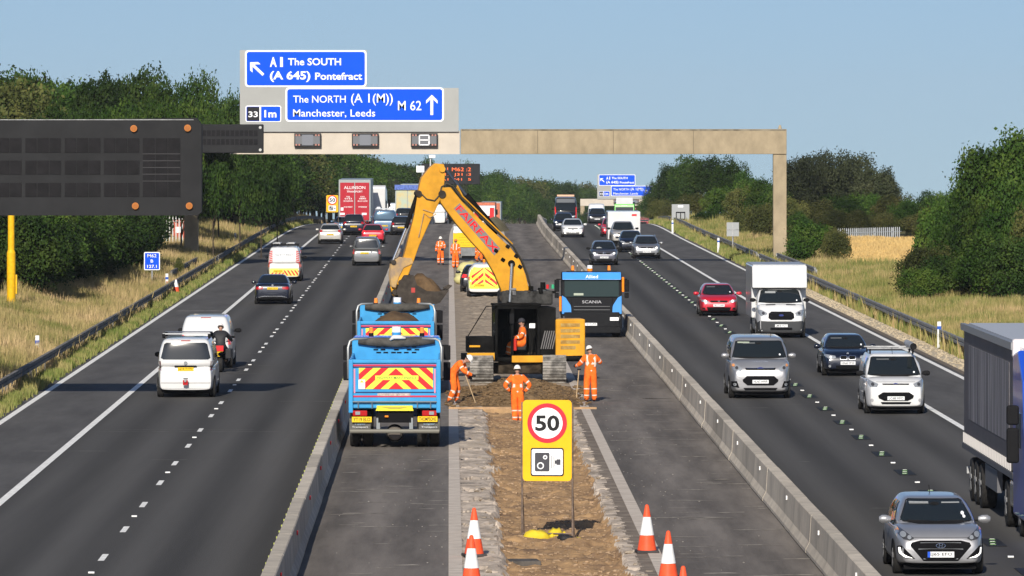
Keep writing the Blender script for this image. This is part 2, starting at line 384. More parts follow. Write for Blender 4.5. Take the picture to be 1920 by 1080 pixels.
tag(b.build('loose_grit',mat('light_grit',spec=0.08,col=(0.30,0.28,0.25),rough=0.9)),kind='stuff')
# a loose slab in the trench, near end
sl_=thing('concrete_slab','dark broken slab lying in the near end of the trench','slab',(PX(977,130.5),130.5,-0.22))
MB().box((0,0,0.06),(0.75,0.8,0.16),rz=0.1).build('slab',mat('dark_slab',(0.09,0.08,0.07),0.9,var=0.3),sl_,bevel=0.02)
# old scuffs, saw cuts and patches across the lanes
b=MB(); rr_=random.Random(21)
def scuff(o0,o1,d,w_,z=0.0045): b.add([(cen(d)+o0,d,z),(cen(d)+o1,d,z),(cen(d)+o1-.1,d+w_,z),(cen(d)+o0+.15,d+w_,z)],[(0,1,2,3)])
for i in range(46):
    d=rr_.uniform(125,420); o=rr_.choice((-14,-11,-8,7.5,11,14.2))+rr_.uniform(-1,1); scuff(o,o+rr_.uniform(.6,2.4),d,rr_.uniform(.04,.16))
for o0,o1,d,w_ in((-12.4,-6.4,183.0,.10),(-12.3,-7.8,184.2,.07),(-15.2,-12.9,300,2.2),(-15.3,-12.9,213.5,.12),(-15.3,-13.0,262,.10),(-12.4,-9.5,330,.15),(13.0,15.5,250,.12),(13,15.4,275,.2)): scuff(o0,o1,d,w_)
st(b.build('road_scuffs',mat('worn_scuff',(0.22,0.21,0.195),0.9,col2=(0.085,.083,.08),vs_=2.5,fac=.5,spec=.05)))
b=MB()
for i in range(300):
    d=rr_.uniform(112,300); s_=rr_.choice((-1,1)); o=s_*rr_.uniform(2.3,5.0); b.add([(cen(d)+o,d,.0045),(cen(d)+o+rr_.uniform(.1,1.4),d+rr_.uniform(0,.1),.0045),(cen(d)+o+rr_.uniform(.1,.6),d+rr_.uniform(.12,.35),.0045),(cen(d)+o-.05,d+.12,.0045)],[(0,1,2,3)])
st(b.build('dust_smears',mat('dust_smear',(0.40,0.36,0.31),0.95,col2=(0.16,.148,.13),vs_=3,fac=.5,spec=.05)))
# ---- gravel drain beside the right rail
GRAV=mat('beige_gravel',spec=0.08,col=(0.62,0.53,0.38),rough=0.95,col2=(0.42,0.35,0.25),vs_=8,bump=1,bs=18,fac=0.9)
st(curve_strip([16.22,17.1],170,345,z=0.02,m=GRAV,name='gravel_ground'))
st(curve_strip([16.0,16.25],100,600,z=0.012,m=mat('kerb_soil',(0.16,0.13,0.10),0.95,var=0.3),name='kerb_ground'))
b=MB()
for i in range(1500):
    d=rnd.uniform(172,343); rock(b,(cen(d)+rnd.uniform(16.25,17.05),d,0.03),rnd.uniform(0.03,0.07))
tag(b.build('gravel_stones',GRAV),kind='stuff')
# ---- stubble field and the land beyond on the right
fd=MB(); vs=[(20.8,380,0.25),(150,380,0.25),(150,470,0.25),(18.7,470,0.25)]; fd.add(vs,[(0,1,2,3)])
st(fd.build('wheat_field',mat('ripe_wheat',(0.72,0.50,0.20),0.95,col2=(0.58,0.40,0.17),vs_=0.7,bump=1,bs=6,stretch=(1,3,1))))
# ---- grass, built as blades
def grass(name,cells,hmin,hmax,mats_,wd=0.019,seed=1,blades=4):
    rg=np.random.default_rng(seed); V=[];n=0
    for(o0,o1,d0,d1,dens,hs) in cells:
        N=int((o1-o0)*(d1-d0)*dens)
        o=rg.uniform(o0,o1,N); d=rg.uniform(d0,d1,N)
        c=np.array([cen(x) for x in d]); z=np.array([vz(a)+wob(a,b_)+prof(b_)-0.03 for a,b_ in zip(o,d)])
        # patchy height
        pn=np.array([noise.noise(Vector((a*0.5,b_*0.22,0))) for a,b_ in zip(o,d)])
        for k in range(blades):
            h=rg.uniform(hmin,hmax,N)*hs*(1+0.7*pn); a=rg.uniform(0,math.pi,N); lx=rg.normal(0,0.16,N)*h; ly=rg.normal(0,0.16,N)*h
            x=c+o+rg.normal(0,0.07,N); y=d+rg.normal(0,0.07,N); w_=wd*(1+d/350)
            b0=np.stack([x-np.cos(a)*w_,y-np.sin(a)*w_,z],1); b1=np.stack([x+np.cos(a)*w_,y+np.sin(a)*w_,z],1); t=np.stack([x+lx,y+ly,z+h],1)
            V.append(np.stack([b0,b1,t],1).reshape(-1,3))
    V=np.concatenate(V); nt_=len(V)//3
    me=bpy.data.meshes.new(name); me.vertices.add(len(V)); me.vertices.foreach_set('co',V.astype(np.float32).ravel())
    me.loops.add(len(V)); me.loops.foreach_set('vertex_index',np.arange(len(V),dtype=np.int32))
    me.polygons.add(nt_); me.polygons.foreach_set('loop_start',np.arange(0,len(V),3,dtype=np.int32)); me.update(); me.validate()
    me.materials.append(mats_); o=link(name,me); tag(o,kind='stuff'); return o
def grassmat(name,c1,c2,c3):
    m=bpy.data.materials.new(name); m.use_nodes=True; n=m.node_tree; b=n.nodes['Principled BSDF']; b.inputs['Roughness'].default_value=0.75; b.inputs['Specular IOR Level'].default_value=0.15
    t=n.nodes.new('ShaderNodeTexCoord'); z=n.nodes.new('ShaderNodeTexNoise'); z.inputs['Scale'].default_value=0.35; z.inputs['Detail'].default_value=8; z.inputs['Roughness'].default_value=0.7
    r=n.nodes.new('ShaderNodeValToRGB'); e=r.color_ramp.elements; e[0].position=0.38; e[0].color=(*c1,1); e[1].position=0.62; e[1].color=(*c3,1); x=e.new(0.5); x.color=(*c2,1)
    n.links.new(t.outputs['Object'],z.inputs['Vector']); n.links.new(z.outputs[0],r.inputs[0]); n.links.new(r.outputs[0],b.inputs['Base Color'])
    b.inputs['Transmission Weight'].default_value=0; return m
GM=grassmat('dry_grass',(0.16,0.17,0.045),(0.36,0.28,0.12),(0.52,0.38,0.20)); GM2=grassmat('green_grass',(0.11,0.16,0.03),(0.20,0.22,0.06),(0.38,0.32,0.13))
GM3=grassmat('right_verge_grass',(0.12,0.16,0.035),(0.27,0.24,0.08),(0.47,0.34,0.17))
grass('verge_grass',[(-22,-16.5,185,300,40,1),(-22,-16.5,300,460,26,1.0),(-26,-16.5,460,640,9,1.0)],0.35,0.85,GM,seed=1)
grass('verge_grass',[(-16.4,-15.85,150,350,75,1),(-16.4,-15.9,350,600,45,1.0)],0.14,0.42,GM2,seed=2)
grass('verge_grass',[(17.2,24.5,170,330,34,1),(17.2,21.8,330,470,22,1.0),(17,24,470,640,8,1.0)],0.3,0.75,GM3,seed=3)
grass('verge_grass',[(16.2,17.1,345,620,45,1)],0.15,0.5,GM2,seed=4)
WHM=mat('wheat_stalks',(0.66,0.46,0.18),0.9,col2=(0.50,0.35,0.15),vs_=.5,spec=.05)
grass('wheat_crop',[(22.5,38,379,470,14,1)],0.25,0.45,WHM,seed=5,wd=.03)
grass('verge_grass',[(21.5,27,330,379,18,1)],0.3,0.7,GM3,seed=6)
# ---- concrete barriers: one block each
CONC=mat('barrier_concrete',(0.58,0.51,0.41),0.85,col2=(0.42,0.37,0.30),vs_=1.2,bump=0.4,bs=20,objrand=0.22)
def fblock(L,rev=1):
    p=[(-0.25,0.03),(-0.25,0.12),(-0.17,0.27),(-0.135,0.84),(0.135,0.84),(0.17,0.27),(0.25,0.12),(0.25,0.03)]
    b=MB(); b.prism(p,-L/2+0.006,L/2-0.006); return b
LB=6.0; blk=fblock(LB).mesh('concrete_block')
bevm=bake(blk,[('BEVEL',dict(width=0.02,segments=1,limit_method='ANGLE'))]); bevm.materials.clear(); bevm.materials.append(CONC)
dimp=MB()
for q in range(6): dimp.cyl((0,-2.5+q,0.836),(0,-2.5+q,0.842),0.035,n=8)
holem=dimp.mesh('lifting_hole'); holem.materials.append(DARK)
refm={}
for s in(-1,1):
    b=MB()
    for f_ in(-s,): b.box((f_*0.165,0,0.66),(0.03,0.10,0.09))
    refm[s]=b.mesh('reflector'); refm[s].materials.append(REDV if s<0 else WHITE)
for s,off,lab in((-1,-5.42,'grey concrete barrier block in the long row along the tipper lorries'),(1,5.42,'grey concrete barrier block in the long row beside the oncoming traffic')):
    d=104.0; i=0
    while d<700:
        o=link('concrete_barrier',bevm,None,(cen(d)+off+0.006*math.sin(i*2.1),d,prof(d)-0.02),head(d)+0.0008*math.sin(i*1.7))
        tag(o,lab,'concrete barrier','left barrier row' if s<0 else 'right barrier row')
        if i%2==0 and d<420: link('reflector',refm[s],o)
        d+=LB; i+=1
# yellow marker tabs at the foot of the left barrier
tb=MB(); tb.box((0,0,0.022),(0.15,0.05,0.044)); tbm=tb.mesh('lane_marker_tab'); tbm.materials.append(mat('lime_tab',(0.42,0.46,0.10),0.5))
d=112.0
while d<235:
    o=link('lane_marker_tab',tbm,None,(cen(d)-5.42-0.40,d,0.0),head(d)); tag(o,'small lime marker tab at the foot of the left concrete barrier','marker tab','tabs along the left barrier'); d+=2.0
# temporary studs on the right hand lane line: black patch with three lime studs, white stud between
LIME=mat('lime_stud',(0.10,0.22,0.06),0.5); PATCH=mat('black_patch',(0.018,0.018,0.018),0.7)
pb=MB(); pb.box((0,0,0.004),(0.42,2.4,0.008),PATCH); pm=pb.mesh('stud_patch')
sb=MB()
for q in(0,): sb.box((0,0,0.011),(0.13,0.05,0.016),LIME)
sb.box((0.0,0.035,0.014),(0.10,0.02,0.022),WHITE)
sm_=sb.mesh('stud'); wb=MB(); wb.box((0,0,0.016),(0.12,0.12,0.03),WHITE); wm_=wb.mesh('road_stud')
d=gd(1015)-18.5
while d<560:
    o=link('stud_patch',pm,None,(cen(d)+doR(d),d,prof(d)+0.006),head(d)); tag(o,'black patch with lime temporary studs on the right lane line','stud strip','temporary stud strips'); [link('lime_stud',sm_,o,(0.06*q_,q_*0.8,0.004)) for q_ in(-1,0,1)]
    q=d+4.5; o=link('road_stud',wm_,None,(cen(q)+doR(q),q,prof(q)+0.002)); tag(o,'small white road stud between the lime stud strips','road stud','white road studs')
    d+=9
# studs of the left lane line
d=gd(1052)-9+5.5
while d<420:
    o=link('road_stud',wm_,None,(cen(d)+doL(d),d,0.002)); tag(o,'small white road stud between the dashes of the left lane line','road stud','studs of the left lane line'); d+=18
# ---- guardrails
RAILM=mat('weathered_rail',(0.17,0.16,0.145),0.8,0.0,var=0.35,vs_=1.5); POSTM=mat('dark_post',(0.14,0.135,0.13),0.7,0.3)
def guardrail(off,d0,d1,lab,group,pitch=2.4,side=1,double=False,light=False,zt=0.62):
    t=thing('guardrail',lab,'guardrail',(cen(d0)+off,d0,0),0,group)
    bx,by=cen(d0)+off,d0; prof2=[(-0.07,-0.13),(-0.07,-0.03),(-0.02,0.0),(-0.07,0.03),(-0.07,0.13),(0.05,0.13),(0.05,-0.13)]
    rings=[]; d=d0
    while d<=d1+.01: rings.append([(cen(d)+off-bx+side*u,d-by,prof(d)+zt+v) for u,v in prof2]); d+=4
    MB().loft(rings).build('rail',mat('rail_grey_steel',(0.24,.24,.235),.6,.1,var=.2,vs_=2) if light else RAILM,t)
    p=MB(); p.box((side*0.12,0,zt/2),(0.10,0.12,zt)).box((side*0.05,0,zt-0.02),(0.12,0.10,0.16)); pm_=p.mesh('post'); pm_.materials.append(POSTM if not light else STEEL)
    d=d0+1; n=0
    while d<d1 and n<100:
        link('post',pm_,t,(cen(d)+off-bx,d-by,prof(d)),0); d+=pitch; n+=1
guardrail(-16.45,150,390,'weathered steel guardrail along the near left verge','left verge guardrails',side=-1)
guardrail(-16.45,391,640,'far stretch of weathered guardrail running round the left bend','left verge guardrails',side=-1,pitch=3.2)
guardrail(-17.3,345,381,'short second guardrail standing behind the left rail near the palisade fence','left verge guardrails',side=-1,zt=0.75)
guardrail(17.25,165,400,'grey steel guardrail with bright posts above the gravel on the near right','right verge guardrails',side=1,light=True)
guardrail(17.25,401,640,'far stretch of grey guardrail below the right hand trees','right verge guardrails',side=1,pitch=3.2,light=True)
guardrail(18.0,350,392,'short second guardrail behind the right rail beside the gantry leg','right verge guardrails',side=1,zt=0.8,light=True)
# ================================================================= GANTRIES, SIGNS, FURNITURE
GCON=mat('gantry_concrete',(0.40,0.325,0.215),0.85,col2=(0.27,0.22,0.145),vs_=1.1,bump=0.3,bs=12,detail=14,stretch=(1.2,1,.7),fac=0.7)
GCLAD=mat('cream_cladding',(0.54,0.48,0.40),0.6,var=0.07,vs_=0.5); BOARD=mat('grey_sign_back',(0.35,0.355,0.34),0.6,var=0.05,vs_=0.4)
VMSM=mat('vms_charcoal',(0.024,0.0245,0.026),0.7,spec=.1,var=0.12,vs_=0.8); CELL=mat('vms_dark_window',(0.004,0.004,0.005),0.4,spec=.12,col2=(0.013,0.012,0.014),vs_=2.5,fac=0.8)
def tfit(s,x0,x1,y0,y1,y,m,parent,name='lettering',bold=0.015,d=None,shear=0):
    if any(c in s for c in 'MNWK') and bold>0.008: bold=0.006
    """lettering scaled to fill a rectangle given in metres (x0..x1, z y0..y1) at depth y"""
    me=text_mesh(s,1.0,bold=bold).copy(); co=np.array([v.co[:] for v in me.vertices]); mn=co.min(0); mx=co.max(0)
    sx=(x1-x0)/(mx[0]-mn[0]); sy=(y1-y0)/(mx[1]-mn[1])
    me.transform(Matrix.Translation((x0,0,0))@Matrix.Diagonal((sx,sy,1,1))@Matrix.Translation((-mn[0],-mn[1],0)))
    me.materials.clear(); me.materials.append(m); o=link(name,me,parent,(0,y,y0)); o.rotation_euler=(R(90),0,0); return o
SIGNW=mat('sign_white',(0.86,0.87,0.88),0.35)
def signpanel(parent,x0,x1,z0,z1,y,m=None,border=0.11,rad=0.22,name='sign_panel',bm=None):
    cx,cz,w_,h_=(x0+x1)/2,(z0+z1)/2,x1-x0,z1-z0
    p=MB().prism(rrect(cx,cz,w_,h_,rad),y-0.03,y,'y').build(name,bm or SIGNW,parent)
    MB().prism(rrect(cx,cz,w_-2*border,h_-2*border,max(rad-border*.6,.03)),y-0.042,y-0.032,'y').build('blue_face' if m is BLUEP else 'face',m or BLUEP,p); return p
def arrow(parent,cx,cz,L,W,ang,y,m=None,name='arrow'):
    m=m or SIGNW
    t=W*0.20; hh=W*0.52
    pts=[(-t/2*1.15,-L/2),(t/2*1.15,-L/2),(t/2*1.15,L/2-hh*0.75),(W/2,L/2-hh*1.45),(W/2,L/2-hh*0.85),(0,L/2),(-W/2,L/2-hh*0.85),(-W/2,L/2-hh*1.45),(-t/2*1.15,L/2-hh*0.75)]
    c,s=math.cos(ang),math.sin(ang)
    # convex pieces: shaft and two barbs
    def tr(ps): return [(cx+u*c-v*s,cz+u*s+v*c) for u,v in ps]
    b=MB()
    b.prism(tr([(-t*.6,-L/2),(t*.6,-L/2),(t*.6,L/2-hh*0.5),(-t*.6,L/2-hh*0.5)]),y-0.012,y,'y')
    b.prism(tr([(0,L/2),(-W/2,L/2-hh*0.95),(-W/2,L/2-hh*1.5),(0,L/2-hh*0.55)]),y-0.014,y,'y'); b.prism(tr([(0,L/2),(0,L/2-hh*0.55),(W/2,L/2-hh*1.5),(W/2,L/2-hh*0.95)]),y-0.014,y,'y')
    return b.build(name,m,parent)
def gantry(dg,cx,zoff,k,near,lab,mirror=False):
    """the photo measures (px,row at the near gantry) turned into metres; origin under the middle of the beam"""
    D=398.0; S=FP/D
    X=lambda px:(px-960)/S-cen(D); Zz=lambda py:HC-(py-YV)/S
    t=thing('sign_gantry',lab,'gantry',(cx,dg,zoff),0)
    zb,zt=Zz(289),Zz(241)
    xl,xr=X(345),X(1475)
    b=MB(); b.box(((X(863.5)+xr)/2,0.55,(zb+Zz(242))/2),(xr-X(863.5),1.1,Zz(242)-zb),ry=0); bm=b.build('beam',GCON,t,bevel=0.03)
    MB().box(((xl+X(862))/2,0.55,(zb+zt-.15)/2),(X(862)-xl,1.05,zt-zb-.15)).build('clad_beam',GCLAD,t)
    MB().box(((xl+X(862))/2,0.56,(Zz(247))),(X(862)-xl-.1,0.9,0.12)).build('joint_strip',DARK,t)
    for x0,x1 in((1450,1475),(345,371)):
        MB().box(((X(x0)+X(x1))/2,0.55,(zb-1.2)/2-0.002),(X(x1)-X(x0),0.9,zb+1.2)).build('column',GCON,t,bevel=0.03)
    MB().cyl((X(1463),0.5,zt-.02),(X(1463),0.5,zt+0.22),0.13,0.05,m=GCON).build('finial',GCON,t)
    for px in(1008,1150,1300): MB().box((X(px),-.004,(zb+Zz(242))/2),(.035,.01,Zz(242)-zb-.06)).build('seam',mat('seam_stain',(.17,.14,.095),.9),bm)
    MB().box(((X(864)+xr)/2,-.004,Zz(242)-.06),(xr-X(864)-.1,.008,.09)).build('stained_edge',mat('edge_stain',(.19,.165,.12),.9,var=.5,vs_=1.5),bm)
    # sign boards
    yb=-0.16
    bd=MB(); bd.box(((X(450)+X(860))/2,yb+.08,(Zz(247)+Zz(165))/2),(X(860)-X(450),0.14,Zz(165)-Zz(247)))
    bd.box(((X(450)+X(688))/2,yb+.08,(Zz(164.9)+Zz(94))/2),(X(688)-X(450),0.14,Zz(94)-Zz(164.9)))
    B=bd.build('backing_board',BOARD,t)
    pb=MB()
    for px in(500,570,620,690,740,790,840): pb.box((X(px),0.5,(Zz(240)+Zz(175))/2),(0.2,0.3,Zz(175)-Zz(240)))
    for px in(480,560,640): pb.box((X(px),0.5,Zz(140)),(0.2,0.3,2.2))
    pb.build('support_post',STEEL,t)
    y=yb+0.005
    p1=signpanel(t,X(459.5),X(687.5),Zz(163.5),Zz(94),y); p2=signpanel(t,X(535.5),X(832.5),Zz(228.5),Zz(163.8),y-.002)
    p3=signpanel(t,X(460.5),X(527.5),Zz(229),Zz(198),y,m=BLUEP,border=0.06,rad=0.12)
    MB().prism([(X(463.5),Zz(226.5)),(X(486.5),Zz(226.5)),(X(486.5),Zz(200.5)),(X(463.5),Zz(200.5))],y-0.05,y-0.043).build('black_face',INK,p3)
    MB().prism([(X(486.6),Zz(227)),(X(489.8),Zz(227)),(X(489.8),Zz(200)),(X(486.6),Zz(200))],y-0.052,y-0.043).build('divider',SIGNW,p3)
    q=lambda cxp,cyp:(430+cxp/4.174,80+cyp/4.174)
    def T(s,x0,x1,y0,y1,par,bold=0.015):
        a=q(x0,y0);b_=q(x1,y1); tfit(s,X(a[0]),X(b_[0]),Zz(b_[1]),Zz(a[1]),y-0.053,SIGNW,par,bold=bold)
    T('A',318,372,113,190,p1,0.03);T('1',398,420,113,190,p1,0.04);T('The SOUTH',460,875,121,178,p1,0.02);T('(A 645)',318,635,222,308,p1,0.03);T('Pontefract',672,1040,234,291,p1,0.022)
    T('The NORTH',500,912,414,470,p2,0.02);T('(A 1(M))',953,1280,398,492,p2,0.03);T('Manchester, Leeds',500,1142,522,588,p2,0.022);T('M 62',1320,1503,455,530,p2,0.03)
    T('33',150,224,538,583,p3,0.02);T('1m',275,370,528,585,p3,0.03)
    arrow(p2,X(430+1585/4.174),Zz(80+487/4.174),1.27,0.72,0,y-0.05); arrow(p1,X(430+215/4.174),Zz(80+203/4.174),1.15,0.72,R(47),y-0.05)
    # lane signals on the beam
    for i,px in enumerate((577,685,795.5)):
        sx=X(px); sz=Zz(262.5); s_=MB(); s_.box((sx,-0.16,sz),(50/S,0.28,25/S)); sg=s_.build('lane_signal',mat('signal_black',(0.03,0.03,0.032),0.6),t,bevel=0.01)
        f_=MB(); f_.box((sx,-0.315,sz),(46/S,0.02,15/S)); f_.build('matrix_face',mat('matrix_grey',(0.16,0.165,0.175),0.35),sg)
        if i<2:
            g_=MB(); g_.box((sx,-0.33,sz),(21/S,0.02,20/S)); g_.build('screen',mat('screen_grey',(0.20,0.21,0.235),0.25),sg)
        else:
            g_=MB()
            for dx in(-9,9): g_.box((sx+dx/S,-0.34,sz),(2.2/S,0.04,18/S))
            for dz in(-9,0,9): g_.box((sx,-0.34,sz+dz/S),(18/S,0.04,2.2/S))
            g_.build('bracket',SIGNW,sg)
        l_=MB()
        for dx in(-21,-15.5,15.5,21):
            for dz in(-9,9): l_.cyl((sx+dx/S,-0.36,sz+dz/S),(sx+dx/S,-0.30,sz+dz/S),0.06,n=10)
        l_.build('lantern',mat('pinkish_lantern',(0.45,0.22,0.18),0.3),sg)
    return t,X,Zz
g1,GX,GZ=gantry(398,cen(398),0,1,True,'concrete gantry over the road with blue A1 The SOUTH and M62 boards')
d2=1322
g2,_,_=gantry(d2,cen(d2),prof(d2)-0.3,1,False,'far concrete gantry with blue boards, small above the oncoming traffic')
# dark message sign fixed to the left end of the near gantry
D=394.0
t=thing('message_sign','narrow charcoal two row message sign on the left end of the gantry','message sign',(PX(436,D),D,PZ(260,D)))
MB().box((0,0.25,0),(116*D/FP,0.5,54*D/FP)).build('housing',VMSM,t,bevel=0.06)
for r_,(ya,yb_) in enumerate(((244.5,255),(261,271))):
    b=MB()
    for k_ in range(12): b.box((-1.75+k_*0.29+0.0,-0.012,(260-(ya+yb_)/2)*D/FP),(0.24,0.02,0.36))
    b.build('character_cell',CELL,t)
for dx,dz in((52,21),(52,-21)): MB().cyl((dx*D/FP,-0.05,dz*D/FP),(dx*D/FP,0.0,dz*D/FP),0.09).build('lantern',mat('pale_lantern',(0.5,0.5,0.48),0.3),t)
# big variable message sign on its cantilever, close on the left
D=199.5; S=FP/D
t=thing('variable_message_sign','large charcoal message sign with dark windows and four amber lamps','message sign',(-18.1,D,0))
xo=-18.1; X=lambda px:(px-960)/S-xo; Zz=lambda py:HC-(py-YV)/S
x0,x1,zt,zb=X(-150),X(378),Zz(221),Zz(404)
poly=[(x0,zb),(x1-0.12,zb),(x1,zb+0.12),(x1,zt-0.22),(x1-0.16,zt),(x0,zt-0.1)]
h=MB().prism(poly,0,0.55).build('housing',VMSM,t)
MB().box(((x0+x1)/2,-0.012,zt-0.06),(x1-x0-.5,0.024,0.02)).build('top_trim',STEEL,h)
rows=((259,286),(301,327),(343,369)); cols=[(47-147,115-147),(-27,41),(47,115),(121,189),(194.5,262)]
for (ya,yb_) in rows:
    for (xa,xb) in cols:
        b=MB(); w3=(xb-xa)/3
        for k_ in range(3): b.box((X(xa+w3*(k_+.5)),-0.01,Zz((ya+yb_)/2)),((w3-1.2)/S,0.018,(yb_-ya)/S))
        b.build('display_window',CELL,h)
b=MB()
for k_ in range(3): b.box((X(267.5+23.7*(k_+.5)),-0.01,Zz(314)),(22.8/S,0.018,110/S))
b.build('display_window',CELL,h)
b=MB()
for py in(288.5,301.5,314,326.5,339.5): b.box((X(303),-0.024,Zz(py)),(71/S,0.012,1.0/S))
b.build('window_bar',mat('window_bar_grey',(0.06,0.06,0.062),0.5),h)
for px,py in((251,241),(352,240),(254,386),(355,386)):
    l_=MB().cyl((X(px),-0.10,Zz(py)),(X(px),0,Zz(py)),6.3/S,n=20).build('amber_lamp',mat('amber_lens',(0.55,0.19,0.03),0.35,coat=.5),h)
    g_=MB()
    for k_ in range(5): g_.box((X(px),-0.108,Zz(py-4+2*k_)),(11/S*math.sqrt(max(.1,1-((k_-2)/2.6)**2)),0.014,0.6/S))
    g_.build('louvre',mat('brown_louvre',(0.25,0.08,0.02),0.5),l_)
pl=MB(); pl.cyl((X(-170),0.9,-0.3),(X(-170),0.9,zt+.3),0.3,m=STEEL); pl.box((X(-60),0.9,(zt+zb)/2+.6),(4.2,0.3,0.3),STEEL); pl.box((X(-60),0.9,(zt+zb)/2-.6),(4.2,0.3,0.3),STEEL)
pl.build('cantilever_post',STEEL,t)
# far message sign with orange characters
D=900.0; S=FP/D; zr=prof(D)
t=thing('variable_message_sign','far charcoal message sign with orange characters behind the excavator arm','message sign',(PX(845,D),D,zr))
Zf=lambda py:HC-(py-YV)/S-zr
MB().box((0,0.3,Zf(326.5)),(110/S,0.6,39/S)).build('housing',VMSM,t,bevel=0.1)
LEDO=mat('orange_led',(0.9,0.16,0.04),0.4,emit=0.45)
for k_,(s,ya,yb_) in enumerate((('A1 M62 :2',314,321),('M1  J31 :3',324.5,331),('A1  J41  5',334,340))):
    tfit(s,-18/S,38/S,Zf(yb_),Zf(ya),-0.03,LEDO,t,name='led_text',bold=0.0)
MB().cyl((-30/S,1,-2),(-30/S,1,Zf(330)),0.3,m=STEEL).cyl((0,1.,Zf(326)),(-30/S,1.,Zf(326)),0.25).build('post',STEEL,t)
# CCTV mast behind it
D=860.0; t=thing('camera_mast','slim white camera mast rising behind the far message sign','mast',(PX(807,D),D,prof(D)))
b=MB().cyl((0,0,0),(0,0,PZ(296,D)-prof(D)),0.12,0.09); b.build('mast',mat('pale_mast',(0.6,0.62,0.63),0.5),t); MB().box((0.25,-0.1,PZ(293.5,D)-prof(D)),(0.9,0.4,0.45)).build('camera',SIGNW,t,bevel=.08)
D=880.0; t=thing('roadside_sign','small white framed sign standing left of the far message sign','sign',(PX(788,D),D,prof(D)))
MB().box((0,0,PZ(317,D)-prof(D)),(1.1,0.1,0.9)).build('panel',SIGNW,t); MB().cyl((0.3,0.1,-.5),(0.3,0.1,PZ(318,D)-prof(D)),0.1).build('post',STEEL,t)
# yellow post at left on concrete base
D=272.0; t=thing('yellow_post','thick bright yellow steel post on a concrete footing in the left verge','post',(PX(21,D),D,0))
YP=mat('yellow_post_paint',(0.80,0.45,0.01),0.5,var=0.12,vs_=6); s=D/FP
z0=PZ(580,D); z1=PZ(474,D)
b=MB().cyl((0,0,z0),(0,0,z1),8.2*s,n=20).cyl((0,0,z1),(0,0,z1+.12),8.2*s,6.2*s,n=20).cyl((0,0,z1+.1),(0,0,6.6),6.2*s,n=20); b.build('shaft',YP,t,smooth='auto')
MB().box((8*s,0.1,(PZ(515,D)+PZ(551,D))/2),(6*s,0.2,36*s)).build('cabinet_door',YP,t,bevel=.01)
MB().box((12*s,0.3,z0-0.35),(60*s,0.9,0.75)).build('concrete_base',GCON,t,bevel=.03)
# driver location sign
D=332.0; s=D/FP; t=thing('location_sign','small blue driver location sign reading M62 B 127.1','sign',(PX(285,D),D,0)); zc=PZ(489.5,D)
pz=signpanel(t,-15*s,15*s,zc-17*s,zc+17*s,0,border=0.05,rad=0.07)
for k_,(x_,a,b_) in enumerate((('M62',-8.5,11),('B',-2.6,2.6),('127.1',-9,-5))):
    hh=[(7,13,8.5),(-2.8,3,2.4),(-13,-7,9)][k_]; tfit(x_,-hh[2]*s,hh[2]*s,zc+hh[0]*s,zc+hh[1]*s,-0.046,SIGNW,pz,bold=0.015)
MB().cyl((0,0.05,0),(0,0.05,zc),0.045).build('post',STEEL,t)
# marker posts
MPW=mat('marker_white',(0.82,0.82,0.8),0.5); MPB=mat('marker_blue',(0.02,0.09,0.42),0.4)
def marker(px,py,h=0.95,d=None,lab='white marker post with blue band in the left verge grass',g='verge marker posts'):
    z=0.1; d=d or FP*(HC-z-h)/(py-YV)
    t=thing('marker_post',lab,'marker post',(PX(px,d),d,prof(d)+z-0.1),0,g)
    MB().box((0,0,0.5*h+.05),(0.15,0.08,h+.1)).build('post',MPW,t,bevel=.02); MB().box((0,-0.003,h-.14),(0.154,0.084,0.12)).build('blue_band',MPB,t)
    MB().box((0,-0.043,h-.4),(0.07,0.006,0.2)).build('reflector',REDV if px<960 else MPW,t)
marker(70,629);marker(313,513);marker(441,437)
for px,py in((1761,603),(1347,446),(1261,413)): marker(px,py,lab='white marker post with blue band in the right verge grass')
# grey backs of signs on the right
D=558.0; s=D/FP; t=thing('roadside_sign','tall grey sign seen from behind with black frame, under the right trees','sign',(PX(1276,D),D,0)); zc=PZ(402,D); 
bdm=mat('sign_back_grey',(0.33,0.345,0.35),0.5,0.2)
MB().box((0,0,zc),(33*s,0.08,38*s)).build('panel',bdm,t); b=MB()
for dx in(-8,0,8): b.box((dx*s,-0.07,PZ(411,D)),(0.07,0.06,26*s))
for py in(398,411,424): b.box((0,-0.075,PZ(py,D)),(17*s,0.06,0.08))
b.build('frame',BLACK,t); MB().box((0,-.05,PZ(387,D)),(10*s,0.02,4*s)).build('maker_plate',SIGNW,t)
for dx in(-10,10): MB().cyl((dx*s,0.1,-.1),(dx*s,.1,zc),0.05).build('leg',STEEL,t)
D=432.0; s=D/FP; t=thing('roadside_sign','small square grey sign seen from behind beside the gantry leg','sign',(PX(1374,D),D,0)); zc=PZ(430,D)
MB().box((0,0,zc),(23*s,0.06,26*s)).build('panel',bdm,t); MB().box((0,-.05,zc),(22*s,0.04,0.06)).box((0,-.06,zc-.02),(0.07,0.05,26*s)).build('brace',STEEL,t); MB().cyl((0,.05,0),(0,.05,zc),0.05).build('post',STEEL,t)
